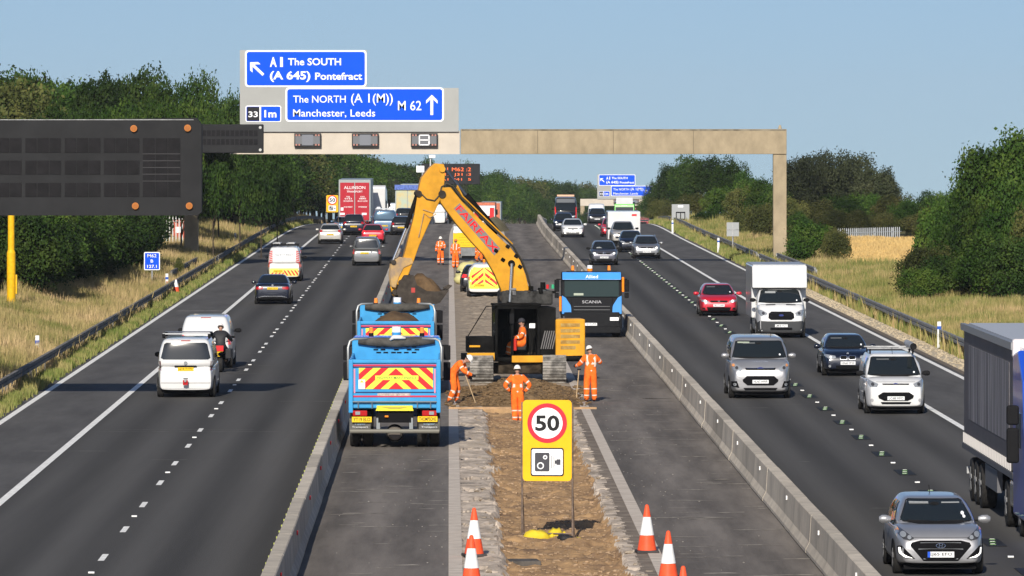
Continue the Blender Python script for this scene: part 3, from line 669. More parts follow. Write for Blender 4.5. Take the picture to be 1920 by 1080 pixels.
# temporary 50 limit signs
def sign50(px0,px1,py0,py1,d,lab,z0,tilt=0):
    s=d/FP; cx=(px0+px1)/2; t=thing('speed_sign',lab,'speed sign',(PX(cx,d),d,z0),0)
    zt=PZ(py0,d)-z0; zb=PZ(py1,d)-z0; w_=(px1-px0)*s; cz=(zt+zb)/2; h_=zt-zb
    YS=mat('sign_yellow',(0.88,0.47,0.01),0.45,var=0.05)
    p=MB().prism(rrect(0,cz,w_,h_,0.08*w_),0,0.03).build('panel',YS,t)
    r=w_*0.405; zc=zt-h_*0.285
    MB().prism(circ(0,zc,r,40),-0.008,-0.001).build('red_ring',mat('sign_red',(0.72,0.03,0.05),0.4),p)
    MB().prism(circ(0,zc,r*0.78,40),-0.014,-0.0085).build('white_disc',SIGNW,p)
    tfit('50',-r*0.60,r*0.62,zc-r*0.40,zc+r*0.40,-0.018,INK,p,name='numerals',bold=0.03)
    zb2=zt-h_*0.765; bw,bh=w_*0.68,h_*0.35
    MB().prism(rrect(0,zb2,bw,bh,.05),-0.006,-0.001).build('camera_border',INK,p); MB().prism(rrect(0,zb2,bw*.93,bh*.91,.04),-0.011,-0.0065).build('camera_field',SIGNW,p)
    b=MB(); b.prism(rrect(-bw*.15,zb2,bw*.44,bh*.66,.03),-0.016,-0.0115); b.build('camera_symbol',mat('symbol_grey',(0.06,0.06,0.07),0.5),p)
    b=MB()
    for u,v,rr in((-.2,-.13,.105),(-.06,.17,.065)): b.prism(circ(bw*u,zb2+bh*v,bw*rr,20),-0.020,-0.0165)
    b.build('lens_ring',SIGNW,p); b=MB()
    for u,v,rr in((-.2,-.13,.07),(-.06,.17,.03)): b.prism(circ(bw*u,zb2+bh*v,bw*rr,20),-0.024,-0.0205)
    b.build('lens',mat('symbol_grey',(0.06,0.06,0.07),0.5),p); b=MB()
    for k_,(u,hh) in enumerate(((.13,.46),(.18,.42),(.23,.30))): b.prism(rrect(bw*u,zb2,bw*.015,bh*hh,.002),-0.016,-0.0115)
    b.prism(rrect(bw*.34,zb2,bw*.12,bh*.20,.01),-0.016,-0.0115); b.prism(rrect(bw*.26,zb2,bw*.06,bh*.12,.01),-0.0155,-0.0115); b.build('flash_symbol',mat('symbol_grey',(0.06,0.06,0.07),0.5),p)
    for sx in(-1,1):
        l=MB(); l.cyl((sx*(w_/2+.015),0.05,0),(sx*(w_/2+.015),0.05,zt-.05),0.022,n=8); l.cyl((sx*(w_/2+.015),0.05,zb-.05),(sx*(w_/2+.015),0.75,0.02),0.016,n=8); l.build('leg',mat('rusty_steel',(0.20,0.15,0.12),0.7,0.4,var=.3,vs_=8),t)
    MB().cyl((-w_/2,0.05,0.18),(w_/2,0.05,0.18),0.016,n=8).cyl((-w_/2-.02,0.75,0.03),(w_/2+.02,0.75,0.03),0.016,n=8).build('crossbar',mat('rusty_steel',(0.2,.15,.12)),t)
    return t
s5=sign50(980,1072,750,902,139.0,'yellow backed 50 speed limit and camera sign standing in the trench','' or -0.27); s5.rotation_euler=(0,0,R(-4))
sign50(612,634,366,398,505.0,'distant yellow 50 limit sign beside the red trailer',0.0)
# sandbags
def bag(px,py,w_,h_,d,m,lab,seed,rx=0.0):
    z=-0.27; me=None; b=MB(); rr=random.Random(seed); n=14; rings=[]
    for i in range(9):
        u=-1+2*i/8; k=math.sqrt(max(0.02,1-abs(u)**2.6)); ring=[]
        for j in range(n):
            a=2*math.pi*j/n; q=1+0.13*noise.noise(Vector((u*2+seed,math.cos(a)*1.7,math.sin(a)*1.7)))
            ring.append((u*w_/2,math.copysign(abs(math.cos(a))**.6,math.cos(a))*0.24*k*q,max(0.0,h_*0.40*(1+math.copysign(abs(math.sin(a))**.7,math.sin(a))*k*q)*(0.75+.25*k+.18*noise.noise(Vector((u*3+seed,a,2)))))))
        rings.append(ring)
    b.loft(rings); t=tag(b.build('sandbag',m,None,smooth=True,loc=(PX(px,d),d,z)),lab,'sandbag','sandbags on the sign feet'); t.rotation_euler=(0,rx,rr.uniform(-.2,.2))
    c=MB().cyl((w_*.46,0,h_*.4),(w_*.60,0.02,h_*.46),0.035,0.06,n=8); c.build('tied_neck',m,t,smooth=True); return t
SBY=mat('yellow_sandbag',(0.66,0.50,0.03),0.7,bump=1,bs=9); SBK=mat('black_sandbag',(0.02,0.02,0.022),0.6,bump=1,bs=9)
bag(1006,985,0.62,0.36,138.6,SBY,'plump yellow sandbag on the left foot of the 50 sign',1); bag(1041,972,0.36,0.36,139.3,SBY,'smaller yellow sandbag between the feet of the 50 sign',5)
bag(1060,985,0.42,0.27,138.3,SBK,'black sandbag on the right foot of the 50 sign',2,0.1); bag(1082,988,0.30,0.22,137.9,SBY,'small yellow sandbag at the far right end of the sign foot',3,0.35)
# traffic cones
CR=mat('cone_orange',(0.85,0.10,0.035),0.5,var=0.10,vs_=5); CW=mat('cone_sleeve',(0.82,0.82,0.80),0.4,var=0.06,vs_=7); CB=mat('cone_rubber',(0.05,0.045,0.045),0.8,var=.3)
def cone(px,pytop,lab,h=1.0,z=0.0,d=None,rot=0.2,g='cones by the trench'):
    d=d or gd(pytop,h+z); t=thing('traffic_cone',lab,'traffic cone',(PX(px,d),d,z),rot,g)
    MB().box((0,0,0.03),(0.46,0.46,0.06)).build('base',CB,t,bevel=.015)
    def R_(zz): return 0.20-(0.20-0.035)*(zz-.06)/(h-.06)
    b=MB(); prof_=[(R_(.06),.06),(R_(.36),.36),(R_(.36)-.004,.361),(R_(.75),.75),(R_(.75)+.003,.751),(R_(h-.02),h-.02),(0.02,h)]; n=20
    rings=[[(r*math.cos(2*math.pi*k/n),r*math.sin(2*math.pi*k/n),zz) for k in range(n)] for r,zz in prof_]; b.loft(rings); b.build('body',CR,t,smooth='auto')
    b=MB(); rings=[[((R_(zz)+.004)*math.cos(2*math.pi*k/n),(R_(zz)+.004)*math.sin(2*math.pi*k/n),zz) for k in range(n)] for zz in(.37,.745)]; b.loft(rings,cap=False); b.build('sleeve',CW,t,smooth=True)
cone(889,952,'tall cone standing behind another on the left edge of the trench'); cone(884,1003,'nearest left cone, cropped by the bottom of the picture',rot=.5)
cone(1213,946,'tall cone on the white line right of the trench',rot=.1); cone(1253,995,'second right cone, standing right of the white line',rot=.7); cone(1281,1061,'cone tip peeping in at the bottom edge, rightmost',rot=.3)
cone(330,524,'small faded cone in the grass beside the left guardrail',h=0.75,z=0.1,g='verge cone')
# palisade fences
def palisade(name,pts,h,lab,pitch=0.30,m=None,bars=2):
    t=thing('palisade_fence',lab,'fence',(pts[0][0],pts[0][1],pts[0][2]),0); o=Vector(pts[0]); b=MB(); pb=MB(); rb=MB()
    for a,c in zip(pts[:-1],pts[1:]):
        a=Vector(a);c=Vector(c); L=(c-a).length; n=int(L/pitch)
        for i in range(n):
            p=a.lerp(c,i/n)-o; b.box((p.x,p.y,p.z+h/2),(0.07,0.03,h)); b.add([(p.x-.035,p.y,p.z+h),(p.x+.035,p.y,p.z+h),(p.x,p.y,p.z+h+.08)],[(0,1,2)])
        for i in range(int(L/2.75)+1):
            p=a.lerp(c,min(1,i*2.75/L))-o; pb.box((p.x,p.y+.08,p.z+h/2),(0.1,0.1,h))
        for zz in(0.25,h-.3): rb.tube([a-o+Vector((0,.05,zz)),c-o+Vector((0,.05,zz))],0.03,6)
    b.build('pales',m or STEEL,t); pb.build('post',m or STEEL,t); rb.build('rail',m or STEEL,t); return t
palisade('f',[(PX(300,414),414,0.45),(PX(360,414),414,0.40)],2.35,'galvanised palisade fence panel left of the gantry column',pitch=0.19,m=mat('galvanised_pales',(0.55,0.55,0.53),0.5,0.2))
palisade('f',[(PX(1572,470),470,-.1),(PX(1690,478),478,-.1)],1.15,'pale palisade fence beyond the yellow field',m=mat('pale_galvanised',(0.36,0.38,0.40),0.5,0.3))
D=426.0; t=thing('equipment_cabinet','red and white cabinet glimpsed behind the palisade fence','cabinet',(PX(336,D),D,0.4))
MB().box((0,0,1.0),(0.9,0.6,2.0)).build('case',mat('cabinet_red',(0.45,0.10,0.06),0.5),t); MB().box((0.0,-.31,1.35),(0.5,0.02,0.4)).build('panel',SIGNW,t)
# spoil heap far down the median
b=MB(); n=26; D=528.0
vs=[];
for i in range(n):
    for j in range(n):
        u=-1+2*i/(n-1); v=-1+2*j/(n-1); r=min(1,math.hypot(u,v)); x=u*1.3; y=v*9
        vs.append((x,y,max(-.1,1.05*(1-r**2.2)+0.25*noise.noise(Vector((x*1.3,y*.5,4)))*(1-r))))
b.add(vs,[(i*n+j,(i+1)*n+j,(i+1)*n+j+1,i*n+j+1) for i in range(n-1) for j in range(n-1)])
tag(b.build('spoil_heap',mat('heap_earth',(0.22,0.17,0.10),0.95,col2=(0.13,0.12,0.05),vs_=1.5,bump=1,bs=6),None,loc=(PX(925,D),D,prof(D)),smooth=True),'brown spoil heap on the far median behind the boom','spoil heap')
# ================================================================= VEHICLES: the builder
def mirrorp(p): return [(-x,z) for x,z in p]
def plate(parent,y,z,s,side,w_=0.52,x=0.0,m=None,name='number_plate',h_=0.112,rz=0):
    """side -1: reads from the tail, +1: reads from the nose (vehicle points along +y)"""
    m=m or (PLY if side<0 else PLW)
    p=MB().box((0,0,0),(w_,0.02,h_),m).build(name,m,parent,loc=(x,y,z))
    me=text_mesh(s,1.0,bold=0.012).copy(); co=np.array([v.co[:] for v in me.vertices]); mn=co.min(0); mx=co.max(0)
    me.transform(Matrix.Diagonal((w_*.86/(mx[0]-mn[0]),h_*.66/(mx[1]-mn[1]),1,1))@Matrix.Translation((-(mn[0]+mx[0])/2,-(mn[1]+mx[1])/2,0)))
    me.materials.clear(); me.materials.append(INK); o=link('characters',me,p,(0,side*0.0125,0)); o.rotation_euler=(R(90),0,0 if side<0 else R(180))
    return p
def wheel(parent,x,y,r,wd=0.2,rim=ALLOY,name='wheel',dual=False):
    sx=1 if x>0 else -1; n=24
    R0=[(r*.62,-.5),(r*.93,-.5),(r,-.36),(r,.36),(r*.93,.5),(r*.62,.5)]
    b=MB(); b.loft([[(v*wd*sx,q*math.cos(2*math.pi*k/n),q*math.sin(2*math.pi*k/n)) for k in range(n)] for q,v in R0],cap=True)
    w_=b.build(name,None,parent,smooth='auto',loc=(x-sx*wd/2,y,r)); w_.data.materials.clear(); w_.data.materials.append(RUBBER)
    b=MB(); b.cyl((sx*wd*.44,0,0),(sx*wd*.515,0,0),r*.63,r*.58,n=24,m=DARK)
    for k in range(5):
        a=2*math.pi*k/5; b.prism([(-.035,0.0),(.035,0.0),(.05,r*.58),(-.05,r*.58)],sx*wd*.515,sx*wd*.55,'x',m=rim,T=Matrix.Rotation(a,4,'X'))
    b.cyl((sx*wd*.52,0,0),(sx*wd*.56,0,0),r*.16,n=12,m=rim)
    b.build('rim',None,w_); return w_
def hull(L,W,prof_top,zb=0.20,zw=None,sub=2,front_r=0.18,rear_r=0.14,tumble=0.93,mid=0.45):
    """lower body: prof_top = [(y,z)] from tail to nose"""
    rings=[]
    for y,z in prof_top:
        u=y/(L/2); k=1.0
        if u>0: k=1-front_r*max(0,(u-0.62)/0.38)**2.2
        else: k=1-rear_r*max(0,(-u-0.72)/0.28)**2.2
        w_=W/2*k; zbb=zb+(0.05 if abs(u)>.93 else 0)
        zm=zbb+(z-zbb)*mid
        half=[(w_*.80,zbb),(w_*.955,zbb+.03),(w_*.99,zbb+.14),(w_,zm),(w_*.985,z-.13 if z-.13>zm else zm+.03),(w_*tumble,z-.035),(w_*(tumble-.10),z),(w_*.45,z+.015)]
        ring=[(x,y,q) for x,q in half]+[(-x,y,q) for x,q in half[::-1]]
        rings.append(ring)
    b=MB(); b.loft(rings); return b
def cabin(levels,cr=0.16,W=1.8):
    """greenhouse: levels=[(z,y_rear,y_front,halfwidth)]"""
    rings=[]
    for z,yr,yf,w_ in levels:
        bow=0.10
        pts=[(w_,yr+cr),(w_-cr*.35,yr+.02),(w_*.5,yr-bow*.35),(-w_*.5,yr-bow*.35),(-(w_-cr*.35),yr+.02),(-w_,yr+cr),(-w_*1.01,(yr+yf)/2),(-w_,yf-cr*1.2),(-(w_-cr*.35),yf-.02-bow*.3),(-w_*.5,yf+bow*.5),(w_*.5,yf+bow*.5),(w_-cr*.35,yf-.02-bow*.3),(w_,yf-cr*1.2),(w_*1.01,(yr+yf)/2)]
        rings.append([(x,y,z) for x,y in pts])
    b=MB(); b.loft(rings); return b
def tap(poly,zs,k0,k1,z0,z1):
    return [(x*(k0+(k1-k0)*(z-z0)/(z1-z0)),z) for x,z in poly]
def car(name,label,cat,px,py,end,L,W,prof_top,levels,colm,group=None,zb=0.2,wheels=None,rw=0.32,feat=None,ws=None,rwin=None,sides=True,mirrors=None,mirz=None,d=None,dx=0,extra=None,cr=0.16,tumble=0.93,front_r=0.18,rear_r=0.14,glass=None,rot=0,under=True,xx=None,cladm=None):
    """px,py: where the near end's centre touches the road in the photo; end 'rear' or 'front' is the end that faces us"""
    glass=glass or GLASS
    wheels=wheels or (-L/2+0.75,L/2-0.85)
    oh=(wheels[0]+L/2) if end=='rear' else (L/2-wheels[1])
    dn=d if d else gd(py)      # depth of the near tyres
    dc=dn-oh+L/2; x=PX(px,dn-oh) if xx is None else xx
    rz=head(dc)+(0 if end=='rear' else math.pi)+rot
    x+= -(L/2)*math.sin(head(dc)+rot)*1.0
    t=thing(name,label,cat,(x,dc,prof(dc)),rz,group)
    b=hull(L,W,prof_top,zb,tumble=tumble,front_r=front_r,rear_r=rear_r); me=bake(b.mesh('h'),[('SUBSURF',dict(levels=2,render_levels=2))])
    c=cabin(levels,cr,W); me2=bake(c.mesh('c'),[('SUBSURF',dict(levels=2,render_levels=2))])
    k=len(me.vertices); V=[v.co[:] for v in me.vertices]+[v.co[:] for v in me2.vertices]
    Fa=[tuple(p.vertices) for p in me.polygons]+[tuple(a+k for a in p.vertices) for p in me2.polygons]
    body=bpy.data.meshes.new('body'); body.from_pydata(V,[],Fa); body.materials.append(colm); body.shade_smooth(); bo=link('body',body,t)
    bvh=BVHTree.FromPolygons([Vector(v) for v in V],Fa)
    T=dict(t=t,body=bo,bvh=bvh,L=L,W=W)
    lv=levels; zt=lv[-1][0]; z0=lv[0][0]
    def hw(z):
        for a,b_ in zip(lv[:-1],lv[1:]):
            if a[0]<=z<=b_[0]: return a[3]+(b_[3]-a[3])*(z-a[0])/(b_[0]-a[0])
        return lv[-1][3]
    # windscreen
    if ws:
        za,zc=ws; a,c_=hw(za)*.90,hw(zc)*.88
        poly=[(-a,za+.03),(-a*.5,za),(a*.5,za),(a,za+.03),(c_,zc-.03),(c_*.9,zc),(-c_*.9,zc),(-c_,zc-.03)]
        decal(bvh,poly,'windscreen',glass,t,'y',1,0.008)
        q=[(x_*1.035,z_+(.02 if z_>(za+zc)/2 else -.02)) for x_,z_ in poly]; decal(bvh,q,'window_seal',BLACK,t,'y',1,0.004)
        w1=decal(bvh,[(-a*.75,za+.01),(-a*.02,za-.005),(-a*.02,za+.018),(-a*.75,za+.035)],'wiper',BLACK,t,'y',1,0.02); 
        w2=decal(bvh,[(a*.1,za-.005),(a*.8,za+.01),(a*.8,za+.035),(a*.1,za+.02)],'wiper',BLACK,t,'y',1,0.02)
    if rwin:
        za,zc=rwin[:2]; a,c_=hw(za)*(rwin[2] if len(rwin)>2 else .88),hw(zc)*(rwin[2] if len(rwin)>2 else .86)
        poly=[(-a,za+.05),(-a*.9,za),(a*.9,za),(a,za+.05),(c_,zc-.05),(c_*.9,zc),(-c_*.9,zc),(-c_,zc-.05)]
        decal(bvh,poly,'rear_window',glass,t,'y',-1,0.008)
    if sides:
        for sp in sides if isinstance(sides,list) else [None]:
            if sp is None:
                zlo=z0+.07; zhi=zt-.12
                def yr_(z): return lv[0][1]+(lv[-1][1]-lv[0][1])*(z-z0)/(zt-z0)
                def yf_(z): return lv[0][2]+(lv[-1][2]-lv[0][2])*(z-z0)/(zt-z0)
                m_=(yr_(zlo)+yf_(zlo))/2+.05
                p1=[(yr_(zlo)+.35,zlo),(m_-.05,zlo),(m_-.05,zhi),(yr_(zhi)+.30,zhi)]; p2=[(m_+.05,zlo),(yf_(zlo)-.30,zlo),(yf_(zhi)-.15,zhi),(m_+.05,zhi)]
                pl=[p1,p2]
            else: pl=[sp]
            for p in pl:
                for s in(-1,1): decal(bvh,p,'side_window',glass,t,'x',s,0.008,0.15)
    for s in(-1,1):
        for wy in wheels:
            arch=[(wy+(rw+.06)*math.cos(R(a)),rw+(rw+.06)*math.sin(R(a))) for a in range(-20,201,20)]
            decal(bvh,arch,'wheel_arch',DARK,t,'x',s,0.006,0.12)
            wheel(t,s*(W/2-.005),wy,rw)
        if dn<330:
            for q in((wheels[0]+wheels[1])/2-.55,(wheels[0]+wheels[1])/2+.55): decal(bvh,[(q,zb+.15),(q+.015,zb+.15),(q+.015,z0+.05),(q,z0+.05)],'door_gap',DARK,t,'x',s,0.004,0.2)
        # sill and door lines
        decal(bvh,[(wheels[0]+rw+.12,zb+.02),(wheels[1]-rw-.12,zb+.02),(wheels[1]-rw-.12,zb+.12),(wheels[0]+rw+.12,zb+.12)],'sill',BLACK,t,'x',s,0.005,0.2)
    if under: MB().box((0,0,0.22),(W*.80,L*.9,0.18)).build('underbody',DARK,t)
    # door mirrors
    mz=mirz or (z0+0.14); my=(lv[0][2]-.55); mm=mirrors or colm
    for s in(-1,1):
        b=MB(); n=10; rings=[]
        for u,k in((0,.55),(.35,.95),(.75,1),(1,.55)):
            rings.append([(s*(W/2*.93+.04+.24*u),my+.07*k*math.cos(2*math.pi*j/n),mz+.085*k*math.sin(2*math.pi*j/n)) for j in range(n)])
        b.loft(rings,m=mm); b.box((s*(W/2*.93),my,mz-.03),(.14,.05,.03),BLACK); b.build('door_mirror',None,t,smooth='auto')
    if dn<330 and end=='front' and ws:
        decal(bvh,circ(0,ws[1]-.07,.10,12,.03),'rear_view_mirror',BLACK,t,'y',1,.014,.08)
        decal(bvh,[(.12,ws[1]-.045),(.50,ws[1]-.05),(.50,ws[1]-.085),(.12,ws[1]-.08)],'sun_visor',mat('visor_shade',(.12,.125,.125),.6),t,'y',1,.014,.08); decal(bvh,circ(-hw(ws[0])*.70,ws[0]+.10,.03,10),'tax_disc',SIGNW,t,'y',1,.014,.08)
    # features: (name, outline, material, side, mirrored)
    for f in(feat or []):
        nm,poly,m,sd,mi=f[:5]; of=f[5] if len(f)>5 else 0.010; par=t
        decal(bvh,poly,nm,m,par,'y',sd,of,0.06)
        if mi: decal(bvh,mirrorp(poly),nm,m,par,'y',sd,of,0.06)
    if extra: extra(T)
    return T
def yat(T,x,z,side):
    h=T['bvh'].ray_cast(Vector((x,side*8,z)),Vector((0,-side,0))); return h[0].y if h[0] else side*T['L']/2
def zat(T,x,y):
    h=T['bvh'].ray_cast(Vector((x,y,8)),Vector((0,0,-1))); return h[0].z if h[0] else 1.5
# --- general body shapes
def hatch(L,W,H,hood=0.92,nose=0.74,belt=0.93,hoodl=0.95,deck=None,rake=0.75,rr=0.35):
    y0,y1=-L/2,L/2; dk=deck or belt
    pt=[(y0,dk-.35),(y0+.05,dk-.06),(y0+.25,dk),(y0+.8,belt),(0,belt),(y1-hoodl-.15,belt),(y1-hoodl,hood+.02),(y1-hoodl*.5,hood-.04),(y1-.22,nose+.05),(y1-.05,nose-.07),(y1,nose-.30)]
    f0=y1-hoodl+.02; f1=f0-rake
    lv=[(belt-.12,y0+.10,f0,W/2*.90),(belt,y0+.14,f0-.03,W/2*.90),((belt+H)/2,y0+.14+rr*.4,(f0+f1)/2,W/2*.82),(H-.08,y0+.10+rr*.9,f1+.03,W/2*.70),(H-.012,y0+.25+rr,f1-.12,W/2*.62),(H,y0+.6+rr,f1-.5,W/2*.45)]
    return pt,lv
def saloon(L,W,H,hood=0.94,nose=0.74,belt=0.95,hoodl=1.15,boot=0.85,bz=0.97):
    y0,y1=-L/2,L/2
    pt=[(y0,bz-.42),(y0+.04,bz-.08),(y0+.2,bz),(y0+boot,bz+.0),(0,belt),(y1-hoodl-.15,belt),(y1-hoodl,hood+.02),(y1-hoodl*.5,hood-.04),(y1-.22,nose+.05),(y1-.05,nose-.07),(y1,nose-.30)]
    f0=y1-hoodl+.02; f1=f0-.8; r0=y0+boot-.05; r1=r0+.75
    lv=[(belt-.12,r0-.05,f0,W/2*.89),(belt,r0,f0-.03,W/2*.89),((belt+H)/2,(r0+r1)/2,(f0+f1)/2,W/2*.80),(H-.08,r1-.08,f1+.03,W/2*.68),(H-.012,r1+.1,f1-.12,W/2*.60),(H,r1+.4,f1-.5,W/2*.42)]
    return pt,lv
def vanb(L,W,H,hood=1.15,nose=0.95,belt=1.12,hoodl=0.75,rake=0.85,topw=0.86):
    y0,y1=-L/2,L/2
    pt=[(y0,0.55),(y0+.02,belt-.25),(y0+.06,belt),(y0+.8,belt),(0,belt),(y1-hoodl-.2,belt),(y1-hoodl,hood),(y1-hoodl*.5,hood-.06),(y1-.2,nose+.03),(y1-.05,nose-.09),(y1,nose-.38)]
    f0=y1-hoodl+.05; f1=f0-rake
    lv=[(belt-.2,y0+.01,f0,W/2*.965),(belt,y0+.02,f0-.05,W/2*.96),((belt+H)/2,y0+.05,(f0+f1)/2,W/2*.93),(H-.18,y0+.09,f1+.06,W/2*topw),(H-.06,y0+.13,f1-.02,W/2*(topw-.05)),(H,y0+.3,f1-.25,W/2*(topw-.2))]
    return pt,lv
# ================================================================= VEHICLES: every one in the picture
SILV=paint('silver',(0.36,0.36,0.37),0.55,.38); NAVY=paint('navy',(0.004,0.007,0.020),0.1,0.25); WHT=paint('white',(0.66,0.66,0.655)); GREY=paint('grey',(0.17,0.175,0.18),0.5)
RED=paint('red',(0.55,0.012,0.03),0.2); BLK=paint('black',(0.012,0.013,0.016),0.2); BLU=paint('steel_blue',(0.10,0.17,0.27),0.5); LSIL=paint('pale_silver',(0.55,0.53,0.49),0.5)
DSIL=paint('mid_grey',(0.26,0.265,0.275),0.6)
def R4(x0,x1,z0,z1): return [(x0,z0),(x1,z0),(x1,z1),(x0,z1)]
# plain features for a distant car seen from the front / from behind
def ffront(W,z=0.66,lit=False,gz=0.5,gm=BLACK):
    w_=W/2
    return [('headlight',[(w_*.52,z-.05),(w_*.86,z-.02),(w_*.93,z+.10),(w_*.80,z+.09),(w_*.55,z+.03)],LAMP,1,True),
            ('grille',[(-w_*.42,z-.05),(w_*.42,z-.05),(w_*.46,z+.01),(w_*.42,z+.04),(-w_*.42,z+.04),(-w_*.46,z+.01)],gm,1,False),
            ('lower_grille',[(-w_*.52,.27),(w_*.52,.27),(w_*.60,.40),(-w_*.60,.40)],gm,1,False,.008),
            ('fog_lamp',[(w_*.68,.30),(w_*.84,.32),(w_*.86,.41),(w_*.72,.40)],BLACK,1,True)]+([('lit_lamp',circ(w_*.70,z+.01,.06,10),LAMPON,1,True,.02)] if lit else [])
def frear(W,z=0.85,lw=.25,lh=.16,m=REDL,bump=True):
    w_=W/2
    return [('tail_light',[(w_*.90,z-lh/2),(w_*.90,z+lh/2),(w_*.90-lw,z+lh*.35),(w_*.90-lw,z-lh*.3)],m,-1,True)]+([('lower_trim',[(-w_*.78,.24),(w_*.78,.24),(w_*.78,.36),(-w_*.78,.36)],BLACK,-1,False,.008)] if bump else [])
# ---- the silver hatchback nearest to us
pt,lv=hatch(4.3,1.78,1.47,hood=0.98,nose=0.80,belt=0.97,hoodl=1.05,rake=.85)
def i30(T):
    t=T['t']; H=T
    plate(t,yat(T,0,.43,1)+.03,.43,'EJ65 EFO',1)
    MB().box((-0.235,0,0),(0.05,0.024,0.112)).build('blue_band',mat('plate_blue',(0.02,.1,.6),.4),t,loc=(0.47,yat(T,0,.43,1)+.031,.43))
    y=yat(T,0,.60,1)
    b=MB(); 
    for k in range(16):
        a0,a1=2*math.pi*k/16,2*math.pi*(k+1)/16; b.cyl((.09*math.cos(a0),y+.03,.60+.045*math.sin(a0)),(.09*math.cos(a1),y+.03,.60+.045*math.sin(a1)),.009,n=6)
    b.cyl((.035,y+.03,.60-.035),(.022,y+.03,.60+.035),.009,n=6).cyl((-.035,y+.03,.60+.035),(-.022,y+.03,.60-.035),.009,n=6).cyl((.03,y+.03,.60),(-.03,y+.03,.60),.009,n=6); b.build('badge',CHROME,t)
    for z,w_ in((.655,.40),(.535,.44),(.345,.34)):
        yy=yat(T,.2,z,1); MB().box((0,yy+.0,z),(w_*2,.03,.018)).build('grille_bar',mat('satin_bar',(0.25,.26,.27),.35,.7),t)
    MB().cyl((0,-.75,1.44),(0,-.95,1.62),.008,n=6).build('aerial',BLACK,t)
    # interior shapes behind the glass would not read; sun visors and tax disc are on the glass itself
    g=mat('visor_grey',(0.30,0.31,0.31),.5)
    decal(T['bvh'],R4(.12,.50,1.335,1.365),'sun_strip',g,t,'y',1,.014,.08); decal(T['bvh'],R4(-.50,-.14,1.335,1.358),'sun_strip',g,t,'y',1,.014,.08)
    decal(T['bvh'],circ(-.53,1.16,.035,12),'sticker',SIGNW,t,'y',1,.014); decal(T['bvh'],circ(0,1.33,.09,12,.03),'rear_view_mirror',BLACK,t,'y',1,.014)
G=mat('grille_black',(0.008,0.008,0.009),0.9,spec=0.04)
f=[('grille',[(-.34,.30),(.34,.30),(.60,.60),(.57,.66),(.40,.70),(-.40,.70),(-.57,.66),(-.60,.60)],G,1,False),
   ('grille_frame',[(-.36,.275),(.36,.275),(.64,.60),(.60,.685),(.42,.725),(-.42,.725),(-.60,.685),(-.64,.60)],SILV,1,False,.005),
   ('headlight',[(.52,.74),(.60,.70),(.72,.72),(.86,.86),(.88,.97),(.80,.95),(.62,.82)],mat('headlamp_dark',(0.07,0.07,0.075),.15,.3,coat=1),1,True),
   ('headlight_lens',circ(.72,.81,.055,14),LAMP,1,True,.02),('headlight_lens',circ(.61,.755,.04,12),LAMP,1,True,.02),('indicator',[(.78,.88),(.85,.87),(.865,.95),(.80,.93)],mat('orange_lens',(0.75,.32,.12),.3),1,True,.02),
   ('fog_recess',[(.50,.34),(.70,.36),(.82,.44),(.83,.58),(.76,.60),(.62,.46)],G,1,True,.008),('day_light',[(.54,.355),(.70,.375),(.80,.45),(.81,.56),(.775,.565),(.755,.46),(.66,.40)],LAMPON,1,True,.018),
   ('lower_lip',[(-.80,.20),(.80,.20),(.82,.26),(-.82,.26)],G,1,False,.008),('bonnet_line',[(-.60,.755),(.60,.755),(.58,.762),(-.58,.762)],mat('shut_line',(0.10,.10,.105),.6),1,False,.006)]
T=car('hatchback','silver hatchback with plate EJ65 EFO beside the curtain sided lorry','car',1764,1078,'front',4.3,1.78,pt,lv,SILV,feat=f,ws=(1.0,1.40),rwin=(1.02,1.36),extra=i30,d=125.5,mirz=1.03)
# ---- white compact van
pt,lv=vanb(4.42,1.84,1.83,hood=1.14,nose=.96,belt=1.12,hoodl=.80,rake=.85,topw=.82)
def conn(T):
    t=T['t']; plate(t,yat(T,0,.50,1)+.03,.50,'LC68 XFO',1)
    y=yat(T,0,.93,1); MB().cyl((0,y,.925),(0,y+.03,.925),.001,.001).prism(circ(0,.925,.085,16,.035),y-.02,y+.02).build('badge',mat('badge_blue',(0.05,.07,.25),.3,.5),t)
    for yy in(.2,-1.3):
        b=MB(); b.box((0,yy,1.96),(1.5,.06,.035),STEEL)
        for s in(-1,1): b.box((s*.66,yy,1.87),(.05,.05,.17),BLACK)
        b.build('roof_bar',None,t)
    MB().cyl((-.62,1.0,2.04),(-.62,-1.7,2.06),.10,n=14,m=STEEL).cyl((-.62,1.0,2.04),(-.62,1.05,2.04),.105,n=14,m=BLACK).build('pipe_tube',None,t,smooth='auto')
    MB().cyl((0,.55,1.80),(0,.40,1.98),.008,n=6).build('aerial',BLACK,t)
f=[('grille',[(-.36,.42),(.36,.42),(.52,.50),(.55,.58),(.40,.68),(-.40,.68),(-.55,.58),(-.52,.50)],G,1,False),('lower_grille',[(-.42,.32),(.42,.32),(.47,.385),(-.47,.385)],G,1,False),
   ('upper_slot',[(-.40,.905),(.40,.905),(.41,.94),(-.41,.94)],G,1,False),('headlight',[(.53,.93),(.58,.84),(.78,.84),(.87,1.0),(.86,1.08),(.74,1.02)],LAMP,1,True),('headlight_core',circ(.70,.92,.05,12),mat('headlamp_dark',(0.07,.07,.075)),1,True,.02),
   ('fog_lamp',circ(.73,.44,.05,14),mat('lamp_grey',(0.35,.35,.36),.3),1,True),('bonnet_line',[(-.6,.985),(.6,.985),(.6,.993),(-.6,.993)],mat('shut_line',(0.10,.1,.105)),1,False,.006)]
sdw=[[(.28,1.16),(1.12,1.16),(.55,1.66),(.28,1.68)]]
